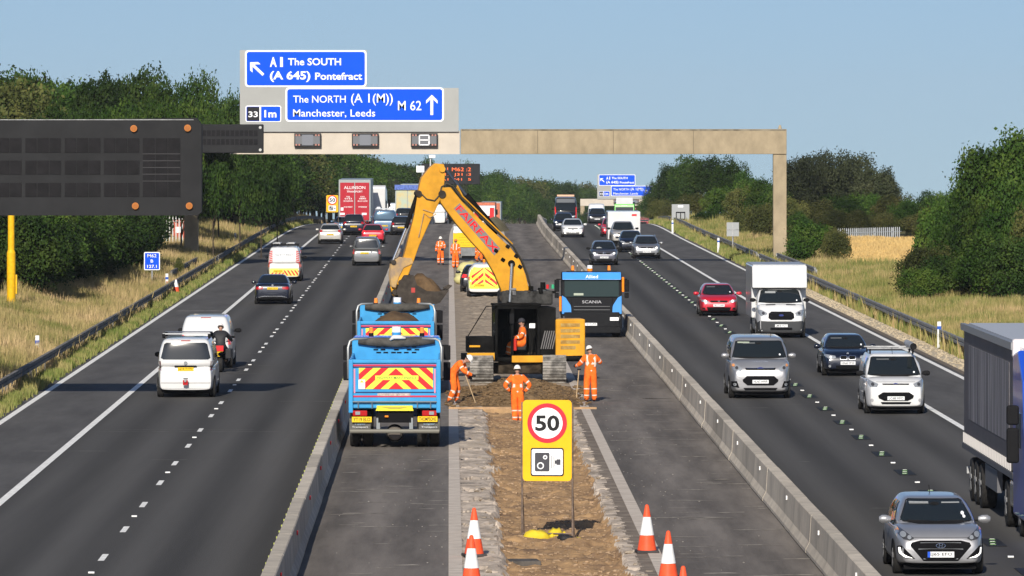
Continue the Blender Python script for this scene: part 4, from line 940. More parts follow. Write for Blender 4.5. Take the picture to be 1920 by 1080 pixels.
car('compact_van','white compact van with roof bars and a pipe tube, plate LC68 XFO','van',1680,775,'front',4.42,1.84,pt,lv,WHT,feat=f,ws=(1.16,1.70),sides=sdw,extra=conn,mirrors=BLACK,mirz=1.22,rw=.33)
# ---- silver medium van
pt,lv=vanb(4.97,1.99,1.97,hood=1.28,nose=1.06,belt=1.24,hoodl=.78,rake=.75,topw=.84)
def cust(T):
    t=T['t']; plate(t,yat(T,0,.56,1)+.03,.56,'NU67 HWP',1)
    y=yat(T,0,1.0,1); MB().prism(circ(0,.985,.10,16,.04),y-.02,y+.03).build('badge',mat('badge_blue',(0.05,.07,.25)),t)
    me=tfit('CUSTOM',-.24,.24,0,.05,0,mat('bonnet_lettering',(0.2,.22,.27),.5),t,bold=.01); h=T['bvh'].ray_cast(Vector((0,8,1.18)),Vector((0,-1,0))); me.location=(0,(h[0].y if h[0] else 2)+.03,1.17); me.rotation_euler=(R(70),0,R(180))
    MB().cyl((-.4,.85,1.95),(-.4,.75,2.1),.008,n=6).build('aerial',BLACK,t)
    decal(T['bvh'],R4(.30,.68,1.755,1.80),'sun_visor',mat('visor_green',(0.34,.38,.30),.5),t,'y',1,.014,.08)
    b=MB()
    for x in(-.42,.42): b.box((x,1.2,1.42),(.001,.001,.001))
f=[('grille',[(-.42,.44),(.42,.44),(.56,.55),(.58,.62),(.44,.74),(-.44,.74),(-.58,.62),(-.56,.55)],G,1,False),('upper_slot',[(-.46,.935),(.46,.935),(.50,1.0),(-.50,1.0)],G,1,False),('chrome_bar',[(-.44,.985),(.44,.985),(.45,1.0),(-.45,1.0)],CHROME,1,False,.016),
   ('headlight',[(.58,.98),(.64,.88),(.85,.92),(.93,1.10),(.92,1.20),(.80,1.13)],LAMP,1,True),('headlight_core',circ(.76,1.0,.05,12),mat('headlamp_dark',(0.07,.07,.075)),1,True,.02),('indicator',circ(.86,1.08,.045,10),mat('orange_lens',(0.75,.32,.12)),1,True,.02),
   ('fog_recess',[(.68,.36),(.92,.40),(.93,.56),(.76,.58)],G,1,True),('fog_lamp',circ(.82,.47,.05,12),LAMP,1,True,.02),('lower_grille',[(-.5,.28),(.5,.28),(.55,.36),(-.55,.36)],G,1,False,.008)]
car('medium_van','silver medium van beside the right barrier, plate NU67 HWP','van',1426,746,'front',4.97,1.99,pt,lv,SILV,feat=f,ws=(1.30,1.82),sides=[[(.45,1.28),(1.45,1.28),(.95,1.78),(.45,1.80)],[(-.8,1.3),(.35,1.3),(.35,1.78),(-.8,1.78)]],extra=cust,mirz=1.36,rw=.34)
# ---- navy hatchback
pt,lv=hatch(4.32,1.76,1.42,hood=.95,nose=.78,belt=.93,hoodl=1.2,rake=.75)
def bmw(T):
    t=T['t']; plate(t,yat(T,0,.47,1)+.03,.47,'HK60 YFW',1); y=yat(T,0,.80,1)
    MB().prism(circ(0,.80,.04,14),y-.02,y+.02).build('badge',CHROME,t)
f=[('kidney_grille',rrect(.15,.66,.26,.15,.05),CHROME,1,True,.008),('grille_slats',rrect(.15,.66,.22,.115,.04),G,1,True,.014),('headlight',[(.42,.64),(.66,.62),(.82,.72),(.80,.78),(.44,.72)],LAMP,1,True),
   ('lower_grille',R4(-.42,.42,.27,.38),G,1,False),('fog_lamp',circ(.64,.36,.045,12),LAMP,1,True),('lit_lamp',circ(.60,.675,.035,10),LAMPON,1,True,.02)]
car('hatchback','dark navy hatchback between the box van and the white compact van','car',1590,704,'front',4.32,1.76,pt,lv,NAVY,feat=f,ws=(.97,1.35),extra=bmw,mirz=1.0)
# ---- red hatchback (oncoming)
pt,lv=hatch(4.26,1.79,1.46,hood=.98,nose=.80,belt=.96,hoodl=1.0)
def golf(T):
    t=T['t']; plate(t,yat(T,0,.50,1)+.03,.50,'YK17 OWF',1); y=yat(T,0,.68,1); MB().prism(circ(0,.68,.055,14),y-.02,y+.02).build('badge',CHROME,t)
f=ffront(1.79,.68,True)+[('lower_mouth',[(-.5,.24),(.5,.24),(.56,.42),(-.56,.42)],G,1,False,.012)]
car('hatchback','bright red hatchback driving towards us beyond the box van','car',1348,592,'front',4.26,1.79,pt,lv,RED,feat=f,ws=(.99,1.38),extra=golf,mirz=1.02)
# ---- grey-silver estate with lamps on
pt,lv=hatch(4.5,1.81,1.50,hood=.98,nose=.82,belt=.97,hoodl=1.0,rr=.2)
def astra(T):
    t=T['t']; plate(t,yat(T,0,.47,1)+.03,.47,'DS17 UVO',1); y=yat(T,0,.66,1); MB().prism(circ(0,.68,.07,14),y-.02,y+.025).build('badge',CHROME,t)
    for s in(-1,1): MB().tube([(s*.6,.6,1.49),(s*.6,-.3,1.54),(s*.6,-1.5,1.49)],.018,6).build('roof_rail',CHROME,t)
f=ffront(1.81,.72,True)+[('chrome_wing',[(-.42,.63),(.42,.63),(.5,.68),(.42,.66),(-.42,.66),(-.5,.68)],CHROME,1,False,.02)]
car('estate_car','mid grey estate car with lit lamps in the nearside lane ahead of the gantry shadow','car',1213,485,'front',4.5,1.81,pt,lv,DSIL,feat=f,ws=(1.0,1.42),extra=astra,mirz=1.03)
# ---- dark blue small car behind it, silver pickup, box trailer
pt,lv=hatch(3.95,1.72,1.48,hood=.98,nose=.82,belt=.96,hoodl=.9)
car('small_car','dark blue small car half hidden behind the grey estate','car',1184,473,'front',3.95,1.72,pt,lv,NAVY,feat=ffront(1.72,.72,False),ws=(.99,1.40),mirz=1.02)
pt,lv=hatch(5.0,1.85,1.78,hood=1.15,nose=1.0,belt=1.14,hoodl=1.1,rr=1.8)
def pick(T):
    t=T['t']; plate(t,yat(T,0,.62,1)+.03,.62,'VX64 NLR',1)
car('pickup_truck','silver four wheel drive pulling the tall white box trailer','pickup truck',1169,461,'front',5.0,1.85,pt,lv,LSIL,feat=ffront(1.85,.88,False,.6),ws=(1.18,1.68),zb=.32,rw=.38,extra=pick,mirrors=BLACK,mirz=1.25)
D=466.5; t=thing('box_trailer','tall white box trailer towed by the silver four wheel drive','trailer',(PX(1169.5,D),D+2.5,prof(D)),head(D))
MB().box((0,0,1.38),(61*D/FP,5,2.05)).build('box',WHT,t,bevel=.04); MB().box((.75,-2.51,2.15),(.36,.012,.14)).build('red_logo',REDV,t); MB().box((0,0,.4),(1.7,4.8,.2)).build('chassis',DARK,t)
for s in(-1,1): wheel(t,s*1.1,.2,.34)
MB().box((0,-3.1,.45),(.12,1.4,.1)).build('drawbar',STEEL,t)
# red car just showing left of the trailer
pt,lv=hatch(4.1,1.75,1.47)
car('hatchback','dark red car almost hidden left of the white box trailer','car',1148,444,'front',4.1,1.75,pt,lv,RED,feat=ffront(1.75,.70),ws=(.97,1.4))
# ---- grey compact car with lamps lit, left lane by the barrier
pt,lv=hatch(3.95,1.74,1.50,hood=1.0,nose=.86,belt=.98,hoodl=.9)
def ds3(T):
    t=T['t']; plate(t,yat(T,0,.50,1)+.03,.50,'FL63 KZP',1); b=MB(); y=yat(T,0,.76,1)
    b.tube([(-.09,y+.02,.72),(0,y+.03,.78),(.09,y+.02,.72)],.015,6).tube([(-.09,y+.02,.78),(0,y+.03,.84),(.09,y+.02,.78)],.015,6); b.build('chevron_badge',CHROME,t)
    decal(T['bvh'],[(.1,1.06),(.5,1.05),(.42,1.12),(.25,1.13)],'paper_on_dash',mat('visor_grey',(0.3,.31,.31)),t,'y',1,.014)
car('small_car','dark grey small car with white roof edge and lamps lit near the right barrier','car',1133,497,'front',3.95,1.74,pt,lv,paint('graphite',(0.09,.09,.11),.5),feat=ffront(1.74,.74,True),ws=(1.0,1.42),extra=ds3,mirrors=BLACK,mirz=1.04)
# ---- white hatchback
pt,lv=hatch(4.3,1.78,1.44,hood=.98,nose=.84,belt=.95,hoodl=1.0)
def mercA(T):
    t=T['t']; y=yat(T,0,.66,1); MB().prism(circ(0,.66,.07,14),y-.02,y+.03).build('badge',CHROME,t); plate(t,yat(T,0,.42,1)+.03,.42,'BD18 XHV',1)
car('hatchback','white hatchback leading the queue beside the far barrier','car',1074,445,'front',4.3,1.78,pt,lv,WHT,feat=ffront(1.78,.70,False,gm=mat('grey_mesh',(0.12,.12,.12),.4))+[('lit_lamp',circ(.62,.36,.05,10),LAMPON,1,True,.02)],ws=(.98,1.36),extra=mercA,mirz=1.0)
pt,lv=hatch(4.2,1.76,1.48)
car('hatchback','dark blue car tucked behind the white hatchback','car',1057,438,'front',4.2,1.76,pt,lv,NAVY,feat=ffront(1.76,.7,True),ws=(.97,1.4),d=525)
# ---- big dark SUV
pt,lv=hatch(4.85,1.94,1.76,hood=1.16,nose=1.0,belt=1.14,hoodl=1.1,rr=.3)
def x5(T): plate(T['t'],yat(T,0,.66,1)+.03,.66,'LD14 BWK',1)
car('suv','black SUV with bright headlamps in front of the white van','car',1120,0,'front',4.85,1.94,pt,lv,BLK,feat=ffront(1.94,.86,True,.6),ws=(1.18,1.66),zb=.28,rw=.38,extra=x5,d=652,mirz=1.2)
# ---- white van behind, black-and-red van, green lorry, red lorry
def bigvan(name,label,cat,px,d,col,W=2.0,H=2.6,L=5.8,feat=None,end='front',ws=(1.42,2.05),extra=None,zadd=0,sides=None,rwin=None,topw=.86,mirrors=BLACK):
    pt,lv=vanb(L,W,H,hood=1.38,nose=1.12,belt=1.35,hoodl=.85,rake=.75,topw=topw)
    return car(name,label,cat,px,0,end,L,W,pt,lv,col,feat=feat,ws=ws,sides=sides or [[(L/2-2.0,1.4),(L/2-1.05,1.4),(L/2-1.5,1.95),(L/2-2.0,1.98)]],d=d,mirrors=mirrors,mirz=1.55,rw=.36,extra=extra,rwin=rwin)
fr=lambda W,z=.95: ffront(W,z)
bigvan('high_roof_van','white high roof van behind the black SUV, far right carriageway','van',1118,705,WHT,feat=fr(2.0))
def redpost(T):
    t=T['t']
    for s in(-1,1): decal(T['bvh'],[(s*.80,.7),(s*.93,.7),(s*.93,1.75),(s*.86,1.75)],'red_panel',mat('bright_red_panel',(0.75,.03,.025),.4),t,'y',1,.02)
    MB().box((0,1.0,2.72),(1.5,.25,.16)).build('roof_light_bar',mat('pale_orange_bar',(0.75,.45,.3),.4),t,bevel=.03)
    decal(T['bvh'],R4(-.8,.8,2.12,2.45),'roof_panel',mat('roof_grey',(0.13,.14,.15),.5),t,'y',1,.016)
bigvan('crew_van','black van with red side panels behind the white hatchback','van',1061,548,BLK,W=2.05,H=2.6,feat=fr(2.05),extra=redpost)
def lorryfront(name,label,px,d,W,H,col,L=9,boxcol=None,boxh=None,roofcol=None,extra=None,py=None,grille=BLACK,beacons=False):
    """a flat fronted lorry facing us"""
    dn=d; dc=dn+L/2-.7; rz=head(dn)+math.pi; x=PX(px,dn-.7)
    t=thing(name,label,'lorry',(x,dn,prof(dn)),rz)
    c=MB(); yf=.7
    c.prism([(yf,.55),(yf,1.4),(yf-.06,2.0),(yf-.28,H-.08),(yf-.5,H),(-1.2,H),(-1.2,.55)],-W/2,W/2,'x'); cab=c.build('cab',col,t,bevel=.06)
    ws=MB(); ws.prism([(yf-.055,1.55),(yf-.01,1.55),(yf-.20,H-.42),(yf-.26,H-.42)],-W/2*.90,W/2*.90,'x'); ws.build('windscreen',GLASS,t)
    for s in(-1,1):
        b=MB(); b.box((s*(W/2+.01),-.25,H*.5+.55),(.03,.8,.6)); b.build('side_window',GLASS,t)
        b=MB(); b.box((s*(W/2+.22),yf-.05,H*.5+.55),(.22,.14,.62)); b.box((s*(W/2+.1),yf-.05,H*.5+.80),(.3,.05,.05)); b.build('door_mirror',BLACK,t,bevel=.04)
        b=MB(); b.box((s*W*.38,yf+.01,.78),(.34,.06,.2)); b.build('headlight',LAMP,t,bevel=.02)
        wheel(t,s*(W/2-.06),-.1,.50,.3); wheel(t,s*(W/2-.06),-.1-L*.55,.50,.3)
    b=MB(); b.box((0,yf+.005,1.15),(W*.72,.05,.6)); 
    b.build('grille',grille,t,bevel=.03); MB().box((0,yf+.02,.48),(W*.96,.12,.36)).build('bumper',col if grille!=BLACK else BLACK,t,bevel=.04)
    MB().box((0,-2.5,.7),(W*.5,L*.9,.3)).build('chassis',DARK,t)
    if boxh: MB().box((0,-1.35-(L-2)/2,(boxh+1.0)/2),(W*1.0,L-2,boxh-1.0)).build('body',boxcol or col,t,bevel=.03)
    if extra: extra(t,W,H,yf)
    return t
GRN=paint('green',(0.10,0.55,0.03)); 
def gl(t,W,H,yf):
    MB().prism([(yf-.30,H-.05),(yf-1.2,H+.75),(yf-1.9,H+.75),(yf-1.9,H-.05)],-W*.42,W*.42,'x').build('air_deflector',WHT,t); MB().box((0,yf-.25,H-.28),(W*.3,.04,.12),rx=-.5).build('cab_lettering',SIGNW,t)
lorryfront('lorry','bright green lorry with white roof deflector below the far gantry',1171,800,2.5,3.3,GRN,boxcol=BLK,boxh=3.5,extra=gl)
lorryfront('lorry','dark red lorry half hidden by the right hand trees',1201,900,2.5,3.5,paint('dark_red',(0.30,.01,.02)),boxh=3.4)
# ---- white box van in the left lane
pt,lv=vanb(5.6,2.05,2.05,hood=1.42,nose=1.10,belt=1.38,hoodl=.80,rake=.62,topw=.88)
def luton(T):
    t=T['t']; W=2.05
    bx=MB(); bx.prism([(-4.3,.78),(.70,.78),(.70,2.02),(1.55,2.05),(1.30,2.98),(-4.3,2.98)],-1.14,1.14,'x'); bx.build('box_body',WHT,t,bevel=.05)
    MB().box((0,-1.55,2.995),(2.2,5.4,.03)).build('roof_edge',mat('alu_edge',(0.5,.51,.52),.4,.6),t)
    for s in(-1,1): MB().cyl((s*.72,1.28,2.05),(s*.72,1.36,2.08),.06,n=10).build('marker_lamp',mat('lamp_grey',(0.35,.35,.36)),t)
    MB().box((0,-2.2,.55),(.9,4.6,.2)).build('chassis',DARK,t)
    for s in(-1,1): wheel(t,s*1.0,-2.9,.36,.24)
    plate(t,yat(T,0,.52,1)+.03,.52,'LM18 YCY',1)
    y=yat(T,0,.93,1); MB().prism(circ(0,.95,.10,16,.04),y-.02,y+.03).build('badge',mat('badge_blue',(0.05,.07,.25)),t)
    for z in(.84,.90,.96,1.02): MB().box((0,yat(T,.2,z,1)+.004,z),(.9,.02,.012)).build('grille_bar',mat('bar_dark',(0.05,.05,.055),.4),t)
    decal(T['bvh'],rrect(.40,1.87,.44,.075,.03),'sun_visor',mat('visor_grey',(0.3,.31,.31)),t,'y',1,.014,.08)
f=[('grille',[(-.42,.76),(.42,.76),(.54,.84),(.52,1.02),(.40,1.10),(-.40,1.10),(-.52,1.02),(-.54,.84)],G,1,False),('headlight',[(.58,1.04),(.62,.92),(.84,.92),(.93,1.04),(.94,1.18),(.80,1.16)],LAMP,1,True),('headlight_core',circ(.74,1.03,.06,12),mat('headlamp_dark',(0.07,.07,.075)),1,True,.02),
   ('bumper',[(-.96,.26),(.96,.26),(1.0,.62),(.88,.72),(.56,.70),(-.56,.70),(-.88,.72),(-1.0,.62)],mat('grey_bumper',(0.05,.052,.055),.6),1,False,.008),('lower_grille',R4(-.45,.45,.34,.44),G,1,False,.014),
   ('vent_slot',[(.22,1.36),(.62,1.35),(.62,1.38),(.22,1.39)],G,1,True)]
car('box_van','white box van with a tall body over the cab, beside the right guardrail','van',1465,633,'front',5.6,2.05,pt,lv,WHT,feat=f,ws=(1.45,1.98),sides=[[(.9,1.42),(1.75,1.42),(1.35,1.93),(.9,1.95)]],extra=luton,mirrors=BLACK,mirz=1.55,rw=.36,cr=.1)
# ================= left carriageway, seen from behind
# ---- white window van
pt,lv=vanb(4.9,1.90,1.93,hood=1.15,nose=1.0,belt=1.10,hoodl=.75,rake=.85,topw=.84)
def t5(T):
    t=T['t']; plate(t,yat(T,0,.94,-1)-.03,.93,'LJ18 TYW',-1)
    y=yat(T,0,1.10,-1); MB().prism(circ(0,1.13,.06,16),y-.03,y).build('badge',CHROME,t)
    MB().box((0,yat(T,0,1.02,-1)-.02,1.02),(.72,.05,.05)).build('grab_handle',BLACK,t,bevel=.01)
    MB().box((0,yat(T,0,1.85,-1)-.01,1.85),(.3,.04,.025)).build('high_brake_light',REDL,t)
    b=MB().box((0,-2.52,.45),(.08,.25,.08),STEEL).box((0,-2.6,.50),(.16,.1,.16),REDL).cyl((0,-2.66,.52),(0,-2.66,.62),.035,n=8,m=STEEL); b.build('tow_bar',None,t)
    MB().box((0,yat(T,0,.62,-1)-.012,.62),(.14,.02,.03)).build('handle',BLACK,t)
    for yy in(-1.7,.2): MB().box((0,yy,2.05),(1.55,.07,.04)).build('roof_bar',mat('bar_silver',(0.45,.46,.47),.4,.5),t)
    b=MB()
    for yy in(-1.7,.2):
        for s in(-1,1): b.box((s*.74,yy,1.98),(.10,.12,.14))
    for s in(-1,1): b.box((s*.74,-.7,1.96),(.05,2.6,.05))
    b.build('roof_rack_foot',BLACK,t,bevel=.02)
f=[('tail_light',[(.935,.88),(.935,1.17),(.81,1.19),(.79,.88)],mat('tail_lamp_dark',(0.09,.012,.012),.2,coat=1),-1,True),('tail_reflector',[(.92,.885),(.92,.92),(.80,.92),(.80,.885)],REDL,-1,True,.016),
   ('bumper_line',[(-.80,.475),(.80,.475),(.80,.488),(-.80,.488)],mat('shut_line',(0.1,.1,.105)),-1,False,.006),('hatch_line',[(-.82,.80),(.82,.80),(.82,.806),(-.82,.806)],mat('shut_line_pale',(0.45,.45,.45),.6),-1,False,.006),('lower_trim',[(-.75,.22),(.75,.22),(.75,.30),(-.75,.30)],BLACK,-1,False,.006)]
SHINE=mat('tinted_rear_glass',(0.02,0.022,0.024),0.14,0,spec=0.7)
car('window_van','white van with roof bars, dark rear window and plate LJ18 TYW','van',348,744,'rear',4.9,1.90,pt,lv,WHT,feat=f,rwin=(1.24,1.78,.89),ws=(1.2,1.75),extra=t5,mirrors=BLACK,mirz=1.28,rw=.33,glass=SHINE,sides=[[(-2.1,1.2),(-.6,1.2),(-.6,1.68),(-2.05,1.68)],[(-.5,1.2),(.5,1.2),(.5,1.68),(-.5,1.68)],[(.6,1.2),(1.4,1.2),(.95,1.64),(.6,1.68)]])
# ---- white panel van ahead
def t6(T):
    t=T['t']; MB().box((0,yat(T,0,1.86,-1)-.01,1.85),(.36,.04,.025)).build('high_brake_light',REDL,t)
f=[('tail_light',[(.935,.86),(.935,1.22),(.80,1.22),(.80,.86)],REDON,-1,True),('lamp_core',[(.92,1.0),(.92,1.06),(.82,1.06),(.82,1.0)],SIGNW,-1,True,.016),('lower_trim',[(-.8,.26),(.8,.26),(.8,.36),(-.8,.36)],BLACK,-1,False,.008)]
car('panel_van','plain white panel van driving ahead of the window van','van',386,690,'rear',4.9,1.90,pt,lv,WHT,feat=f,ws=(1.2,1.75),extra=t6,mirrors=BLACK,mirz=1.28,rw=.33,sides=[[(.6,1.2),(1.4,1.2),(.95,1.64),(.6,1.68)]])
# ---- dark saloon
pt,lv=saloon(4.7,1.81,1.44,bz=1.03,belt=.97)
def merc(T):
    t=T['t']; plate(t,yat(T,0,.78,-1)-.03,.79,'LJ66 PFX',-1); y=yat(T,0,.93,-1)
    MB().prism(circ(0,.94,.05,14),y-.03,y).build('badge',CHROME,t); MB().box((0,yat(T,0,.875,-1)-.01,.88),(1.0,.03,.02)).build('chrome_strip',CHROME,t)
f=frear(1.81,.80,.34,.15)+[('chrome_trim',[(-.70,.36),(-.45,.42),(.45,.42),(.70,.36),(.70,.33),(.42,.385),(-.42,.385),(-.70,.33)],CHROME,-1,False,.016),('lower_trim',[(-.72,.24),(.72,.24),(.70,.33),(-.70,.33)],BLACK,-1,False,.008)]
car('saloon_car','black blue saloon car ahead of the white vans in the left lane','car',511,570,'rear',4.7,1.81,pt,lv,NAVY,feat=f,rwin=(1.06,1.37),ws=(1.0,1.38),extra=merc,mirz=1.02)
# ---- liveried van with ladders
pt,lv=vanb(5.0,1.92,1.95,hood=1.15,nose=1.0,belt=1.10,hoodl=.75,topw=.86)
def openr(T):
    t=T['t']; bv=T['bvh']
    decal(bv,R4(-.62,.62,1.12,1.70),'white_panel',SIGNW,t,'y',-1,.014); o=tfit('openreach',-.52,.52,0,.20,0,mat('lettering_grey',(0.28,.3,.33),.5),t,bold=.0); o.location=(0,yat(T,0,1.5,-1)-.05,1.40)
    decal(bv,R4(-.86,.86,.30,.73),'yellow_backing',mat('orange_yellow_vinyl',(0.88,.70,.16),.5),t,'y',-1,.008,.1)
    for s in(-1,1):
        for k in range(7): decal(bv,[(s*.66,1.08+.10*k),(s*.84,1.03+.10*k),(s*.84,1.08+.10*k),(s*.66,1.13+.10*k)],'red_stripe',REDV,t,'y',-1,.012)
    for k in range(5):
        x=-.05+k*.2; decal(bv,[(x,.62),(x+.09,.62),(x+.28,.34),(x+.19,.34)],'red_stripe',REDV,t,'y',-1,.012)
    for k in range(4):
        x=-.8+k*.2; decal(bv,[(x,.34),(x+.09,.34),(x+.22,.5),(x+.13,.5)],'red_stripe',REDV,t,'y',-1,.012)
    decal(bv,R4(-.80,.80,.74,.94),'white_panel',SIGNW,t,'y',-1,.014)
    plate(t,yat(T,-.4,.58,-1)-.03,.58,'FG67 TXZ',-1,x=-.35)
    b=MB()
    for x in(-.62,-.25,.15,.55): b.box((x,-.8,2.13),(.05,3.4,.06),STEEL)
    for yy in np.arange(-2.4,.9,.4): b.box((-.43,yy,2.13),(.36,.03,.03),STEEL); b.box((.35,yy,2.13),(.36,.03,.03),STEEL)
    b.build('ladder',None,t); b=MB()
    for yy in(-2.0,.2):
        b.box((0,yy,2.06),(1.6,.05,.04)); 
        for s in(-1,1): b.box((s*.74,yy,2.0),(.05,.05,.14))
    b.build('roof_rack',BLACK,t)
f=[('tail_light',[(.935,.78),(.935,1.12),(.84,1.12),(.84,.78)],REDON,-1,True,.018)]
car('liveried_van','white van with red and yellow chevrons and ladders on its roof','van',533,527,'rear',5.0,1.92,pt,lv,WHT,feat=f,ws=(1.2,1.75),extra=openr,mirrors=BLACK,mirz=1.28)
# ---- small group of cars
def simp(name,label,px,py,shape,col,W=1.8,zt=.86,d=None,ptx='YC16 HND',rw_=None,lampm=REDL,rwin=(1.0,1.38),xx=None,extra=None,L=4.3,**k):
    pt,lv=shape
    def ex(T):
        plate(T['t'],yat(T,0,.62 if zt<.95 else .7,-1)-.03,.62 if zt<.95 else .7,ptx,-1)
        if extra: extra(T)
    return car(name,label,'car',px,py,'rear',L,W,pt,lv,col,feat=frear(W,zt,.24,.2,lampm),rwin=rwin,ws=(1.0,1.4),extra=ex,d=d,mirz=1.02,**k)
simp('hatchback','pale silver hatchback on the left beside the lane edge line',619,457,hatch(4.35,1.82,1.49,deck=1.0),LSIL,1.82,.95,rwin=(1.07,1.38),L=4.35)
simp('saloon_car','blue grey hatchback with yellow plate ahead of the pale silver one',645,440,hatch(4.6,1.85,1.46,deck=1.02),BLU,1.85,.86,L=4.6)
simp('suv','dark SUV right behind the red curtain trailer',663,0,hatch(4.5,1.85,1.68,belt=1.05,deck=1.08,hood=1.05),NAVY,1.85,.98,d=505,rwin=(1.15,1.55),L=4.5)
simp('small_car','small dark red car beside the trailer wheels',684,0,hatch(3.9,1.7,1.48),paint('maroon',(0.12,.008,.012)),1.7,.86,d=545,L=3.9)
simp('hatchback','shining red hatchback in the second lane on the left',699,457,hatch(4.1,1.78,1.45,deck=1.0),RED,1.78,.90,lampm=REDON,L=4.1)
# ---- grey compact people carrier
pt,lv=vanb(4.4,1.80,1.80,hood=1.08,nose=.92,belt=1.05,hoodl=.8,topw=.80)
def caddy(T):
    t=T['t']; plate(t,yat(T,0,.78,-1)-.03,.80,'YS12 KVM',-1,x=-.12); y=yat(T,.3,.86,-1); MB().prism(circ(.32,.88,.05,12),y-.03,y).build('badge',CHROME,t)
    for s in(-1,1): MB().tube([(s*.64,.6,1.76),(s*.64,0,1.84),(s*.64,-1.5,1.84),(s*.64,-2.0,1.77)],.02,6).build('roof_rail',BLACK,t)
f=[('tail_light',[(.88,.72),(.88,1.02),(.77,1.05),(.76,.74)],REDON,-1,True),('lower_trim',[(-.8,.28),(.8,.28),(.8,.42),(-.8,.42)],mat('trim_grey',(.14,.14,.145),.5),-1,False,.008)]
car('people_carrier','grey people carrier with a roof rail in the right hand left-carriageway lane','car',687,498,'rear',4.4,1.80,pt,lv,GREY,feat=f,rwin=(1.12,1.60,.86),ws=(1.12,1.62),extra=caddy,mirz=1.15,glass=SHINE)
# ---- blue medium van
pt,lv=vanb(4.97,1.98,1.97,hood=1.28,nose=1.06,belt=1.24,hoodl=.78,topw=.84)
def bv_(T):
    t=T['t']; plate(t,yat(T,0,.72,-1)-.03,.72,'YT65 FGM',-1); decal(T['bvh'],[(-.7,1.05),(0,.98),(.7,1.05),(.7,1.10),(0,1.04),(-.7,1.10)],'pale_strip',mat('painted_reflection',(.5,.56,.62),.3),t,'y',-1,.012)  # pale strip is a reflection painted onto the tail
    MB().box((0,-.5,2.05),(1.5,1.6,.06)).build('roof_rack',mat('pale_mast',(.6,.62,.63)),t)
    for s in(-1,1): MB().box((s*.5,-.9,2.14),(.3,.5,.14)).build('roof_box',SIGNW,t,bevel=.03)
car('medium_van','metallic blue van with a loaded roof rack in the outer lane','van',721,440,'rear',4.97,1.98,pt,lv,BLU,feat=[('tail_light',[(.96,.8),(.96,1.25),(.86,1.25),(.86,.8)],REDL,-1,True)],rwin=(1.28,1.80,.88),ws=(1.3,1.8),extra=bv_,mirz=1.36,glass=mat('sky_blue_glass',(.10,.16,.22),.15,.4))
simp('hatchback','black hatchback right of the blue van',752,0,hatch(4.1,1.76,1.5),BLK,1.76,.9,d=505,L=4.1)
simp('hatchback','black estate car in the far queue beyond the black hatchback',757,0,hatch(4.3,1.8,1.5),BLK,1.8,.9,d=585,L=4.3)
simp('hatchback','silver car at the head of the far queue',766,0,hatch(4.2,1.76,1.48),SILV,1.76,.9,d=612,L=4.2)
simp('hatchback','black car farthest along the outer lane queue',775,0,hatch(4.2,1.76,1.48),BLK,1.76,.9,d=650,L=4.2)
# ---- articulated lorries
TRED=mat('trailer_red',(0.42,0.02,0.035),.4,var=.06); ALU=mat('trailer_aluminium',(0.33,0.36,0.36),.4,.5)
def trailer_rear(name,label,px,d,W,H,doorm,L=13.6,z0=1.15,rot=0):
    x=PX(px,d); t=thing(name,label,'trailer',(x,d+L/2,prof(d+L/2)),head(d)+rot)
    MB().box((0,.03,(z0+H)/2),(W,L-.06,H-z0)).build('box',ALU,t); dz=H-z0
    for s in(-1,1): MB().box((s*W*.235,-L/2-.0,z0+dz*.48),(W*.44,.05,dz*.90)).build('rear_door',doorm,t)
    b=MB(); b.box((0,-L/2,.7),(W*.9,.1,.25)); b.box((0,0,.85),(1.0,L*.9,.4)); b.build('chassis',DARK,t)
    for s in(-1,1):
        MB().box((s*W*.36,-L/2-.06,.95),(.42,.05,.16)).build('tail_light',REDL,t)
        for k in range(3): wheel(t,s*(W/2-.05),-L/2+1.6+1.3*k,.5,.34)
    return t
t=trailer_rear('curtain_trailer','red trailer with white lettering on its rear doors','x' and 664,511,2.56,4.35,TRED,z0=1.0)
D=511; s=D/FP; y=-13.6/2-.05
zz=lambda py: PZ(py,D)
tfit('ALLINSON',-20*s,20*s,zz(354.5),zz(349),y,SIGNW,t,bold=.03); tfit('TRANSPORT',-15*s,15*s,zz(361),zz(357.5),y,SIGNW,t,bold=.02)
for cx in(-12,15):
    for k,(w_,py) in enumerate(((4,369),(6.5,372.5),(9,377),(8,388))):
        tfit(('TEL','0161','UK EUROPE','ROAD FREIGHT')[k] if cx<0 else ('FAX','0845','BULK LOAD','STORAGE')[k],(cx-w_)*s,(cx+w_)*s,zz(py+1.3),zz(py-1.3),y,SIGNW,t,bold=.01)
MB().box((-23.5*s,y,zz(392)),(5*s,.02,6*s)).box((-23*s,y,zz(401)),(9*s,.02,4*s)).box((18*s,y,zz(401)),(9*s,.02,4*s)).build('plate_panel',SIGNW,t)
# its tractor unit ahead, showing on the right
D2=527.5; x=PX(696,D2); t=thing('tractor_unit','white tractor unit pulling the red trailer','lorry',(x,D2,prof(D2)),head(D2)-.05)
MB().prism([(-.6,.9),(-.6,3.55),(-.2,3.75),(1.6,3.3),(1.9,2.2),(1.95,.5),(-.6,.5)],-1.22,1.22,'x').build('cab',WHT,t,bevel=.06); MB().box((1.23,.9,2.1),(.03,.8,.7)).build('side_window',GLASS,t)
for s_ in(-1,1): wheel(t,s_*1.15,1.0,.5,.3); 
for s_ in(-1,1): MB().box((s_*1.4,1.6,2.2),(.2,.15,.7)).build('door_mirror',BLACK,t)
t=trailer_rear('box_trailer','patterned blue and cream lorry body far up the left carriageway',765,640,2.5,3.9,mat('pastel_panel',(0.42,.50,.40),.5,col2=(0.60,.46,.20),vs_=1.2),L=8)
D=640; MB().box((0,-4.02,3.85),(2.6,.3,.5)).build('blue_headboard',mat('blue_board',(0.10,.16,.45),.5,var=.4,vs_=6),t)
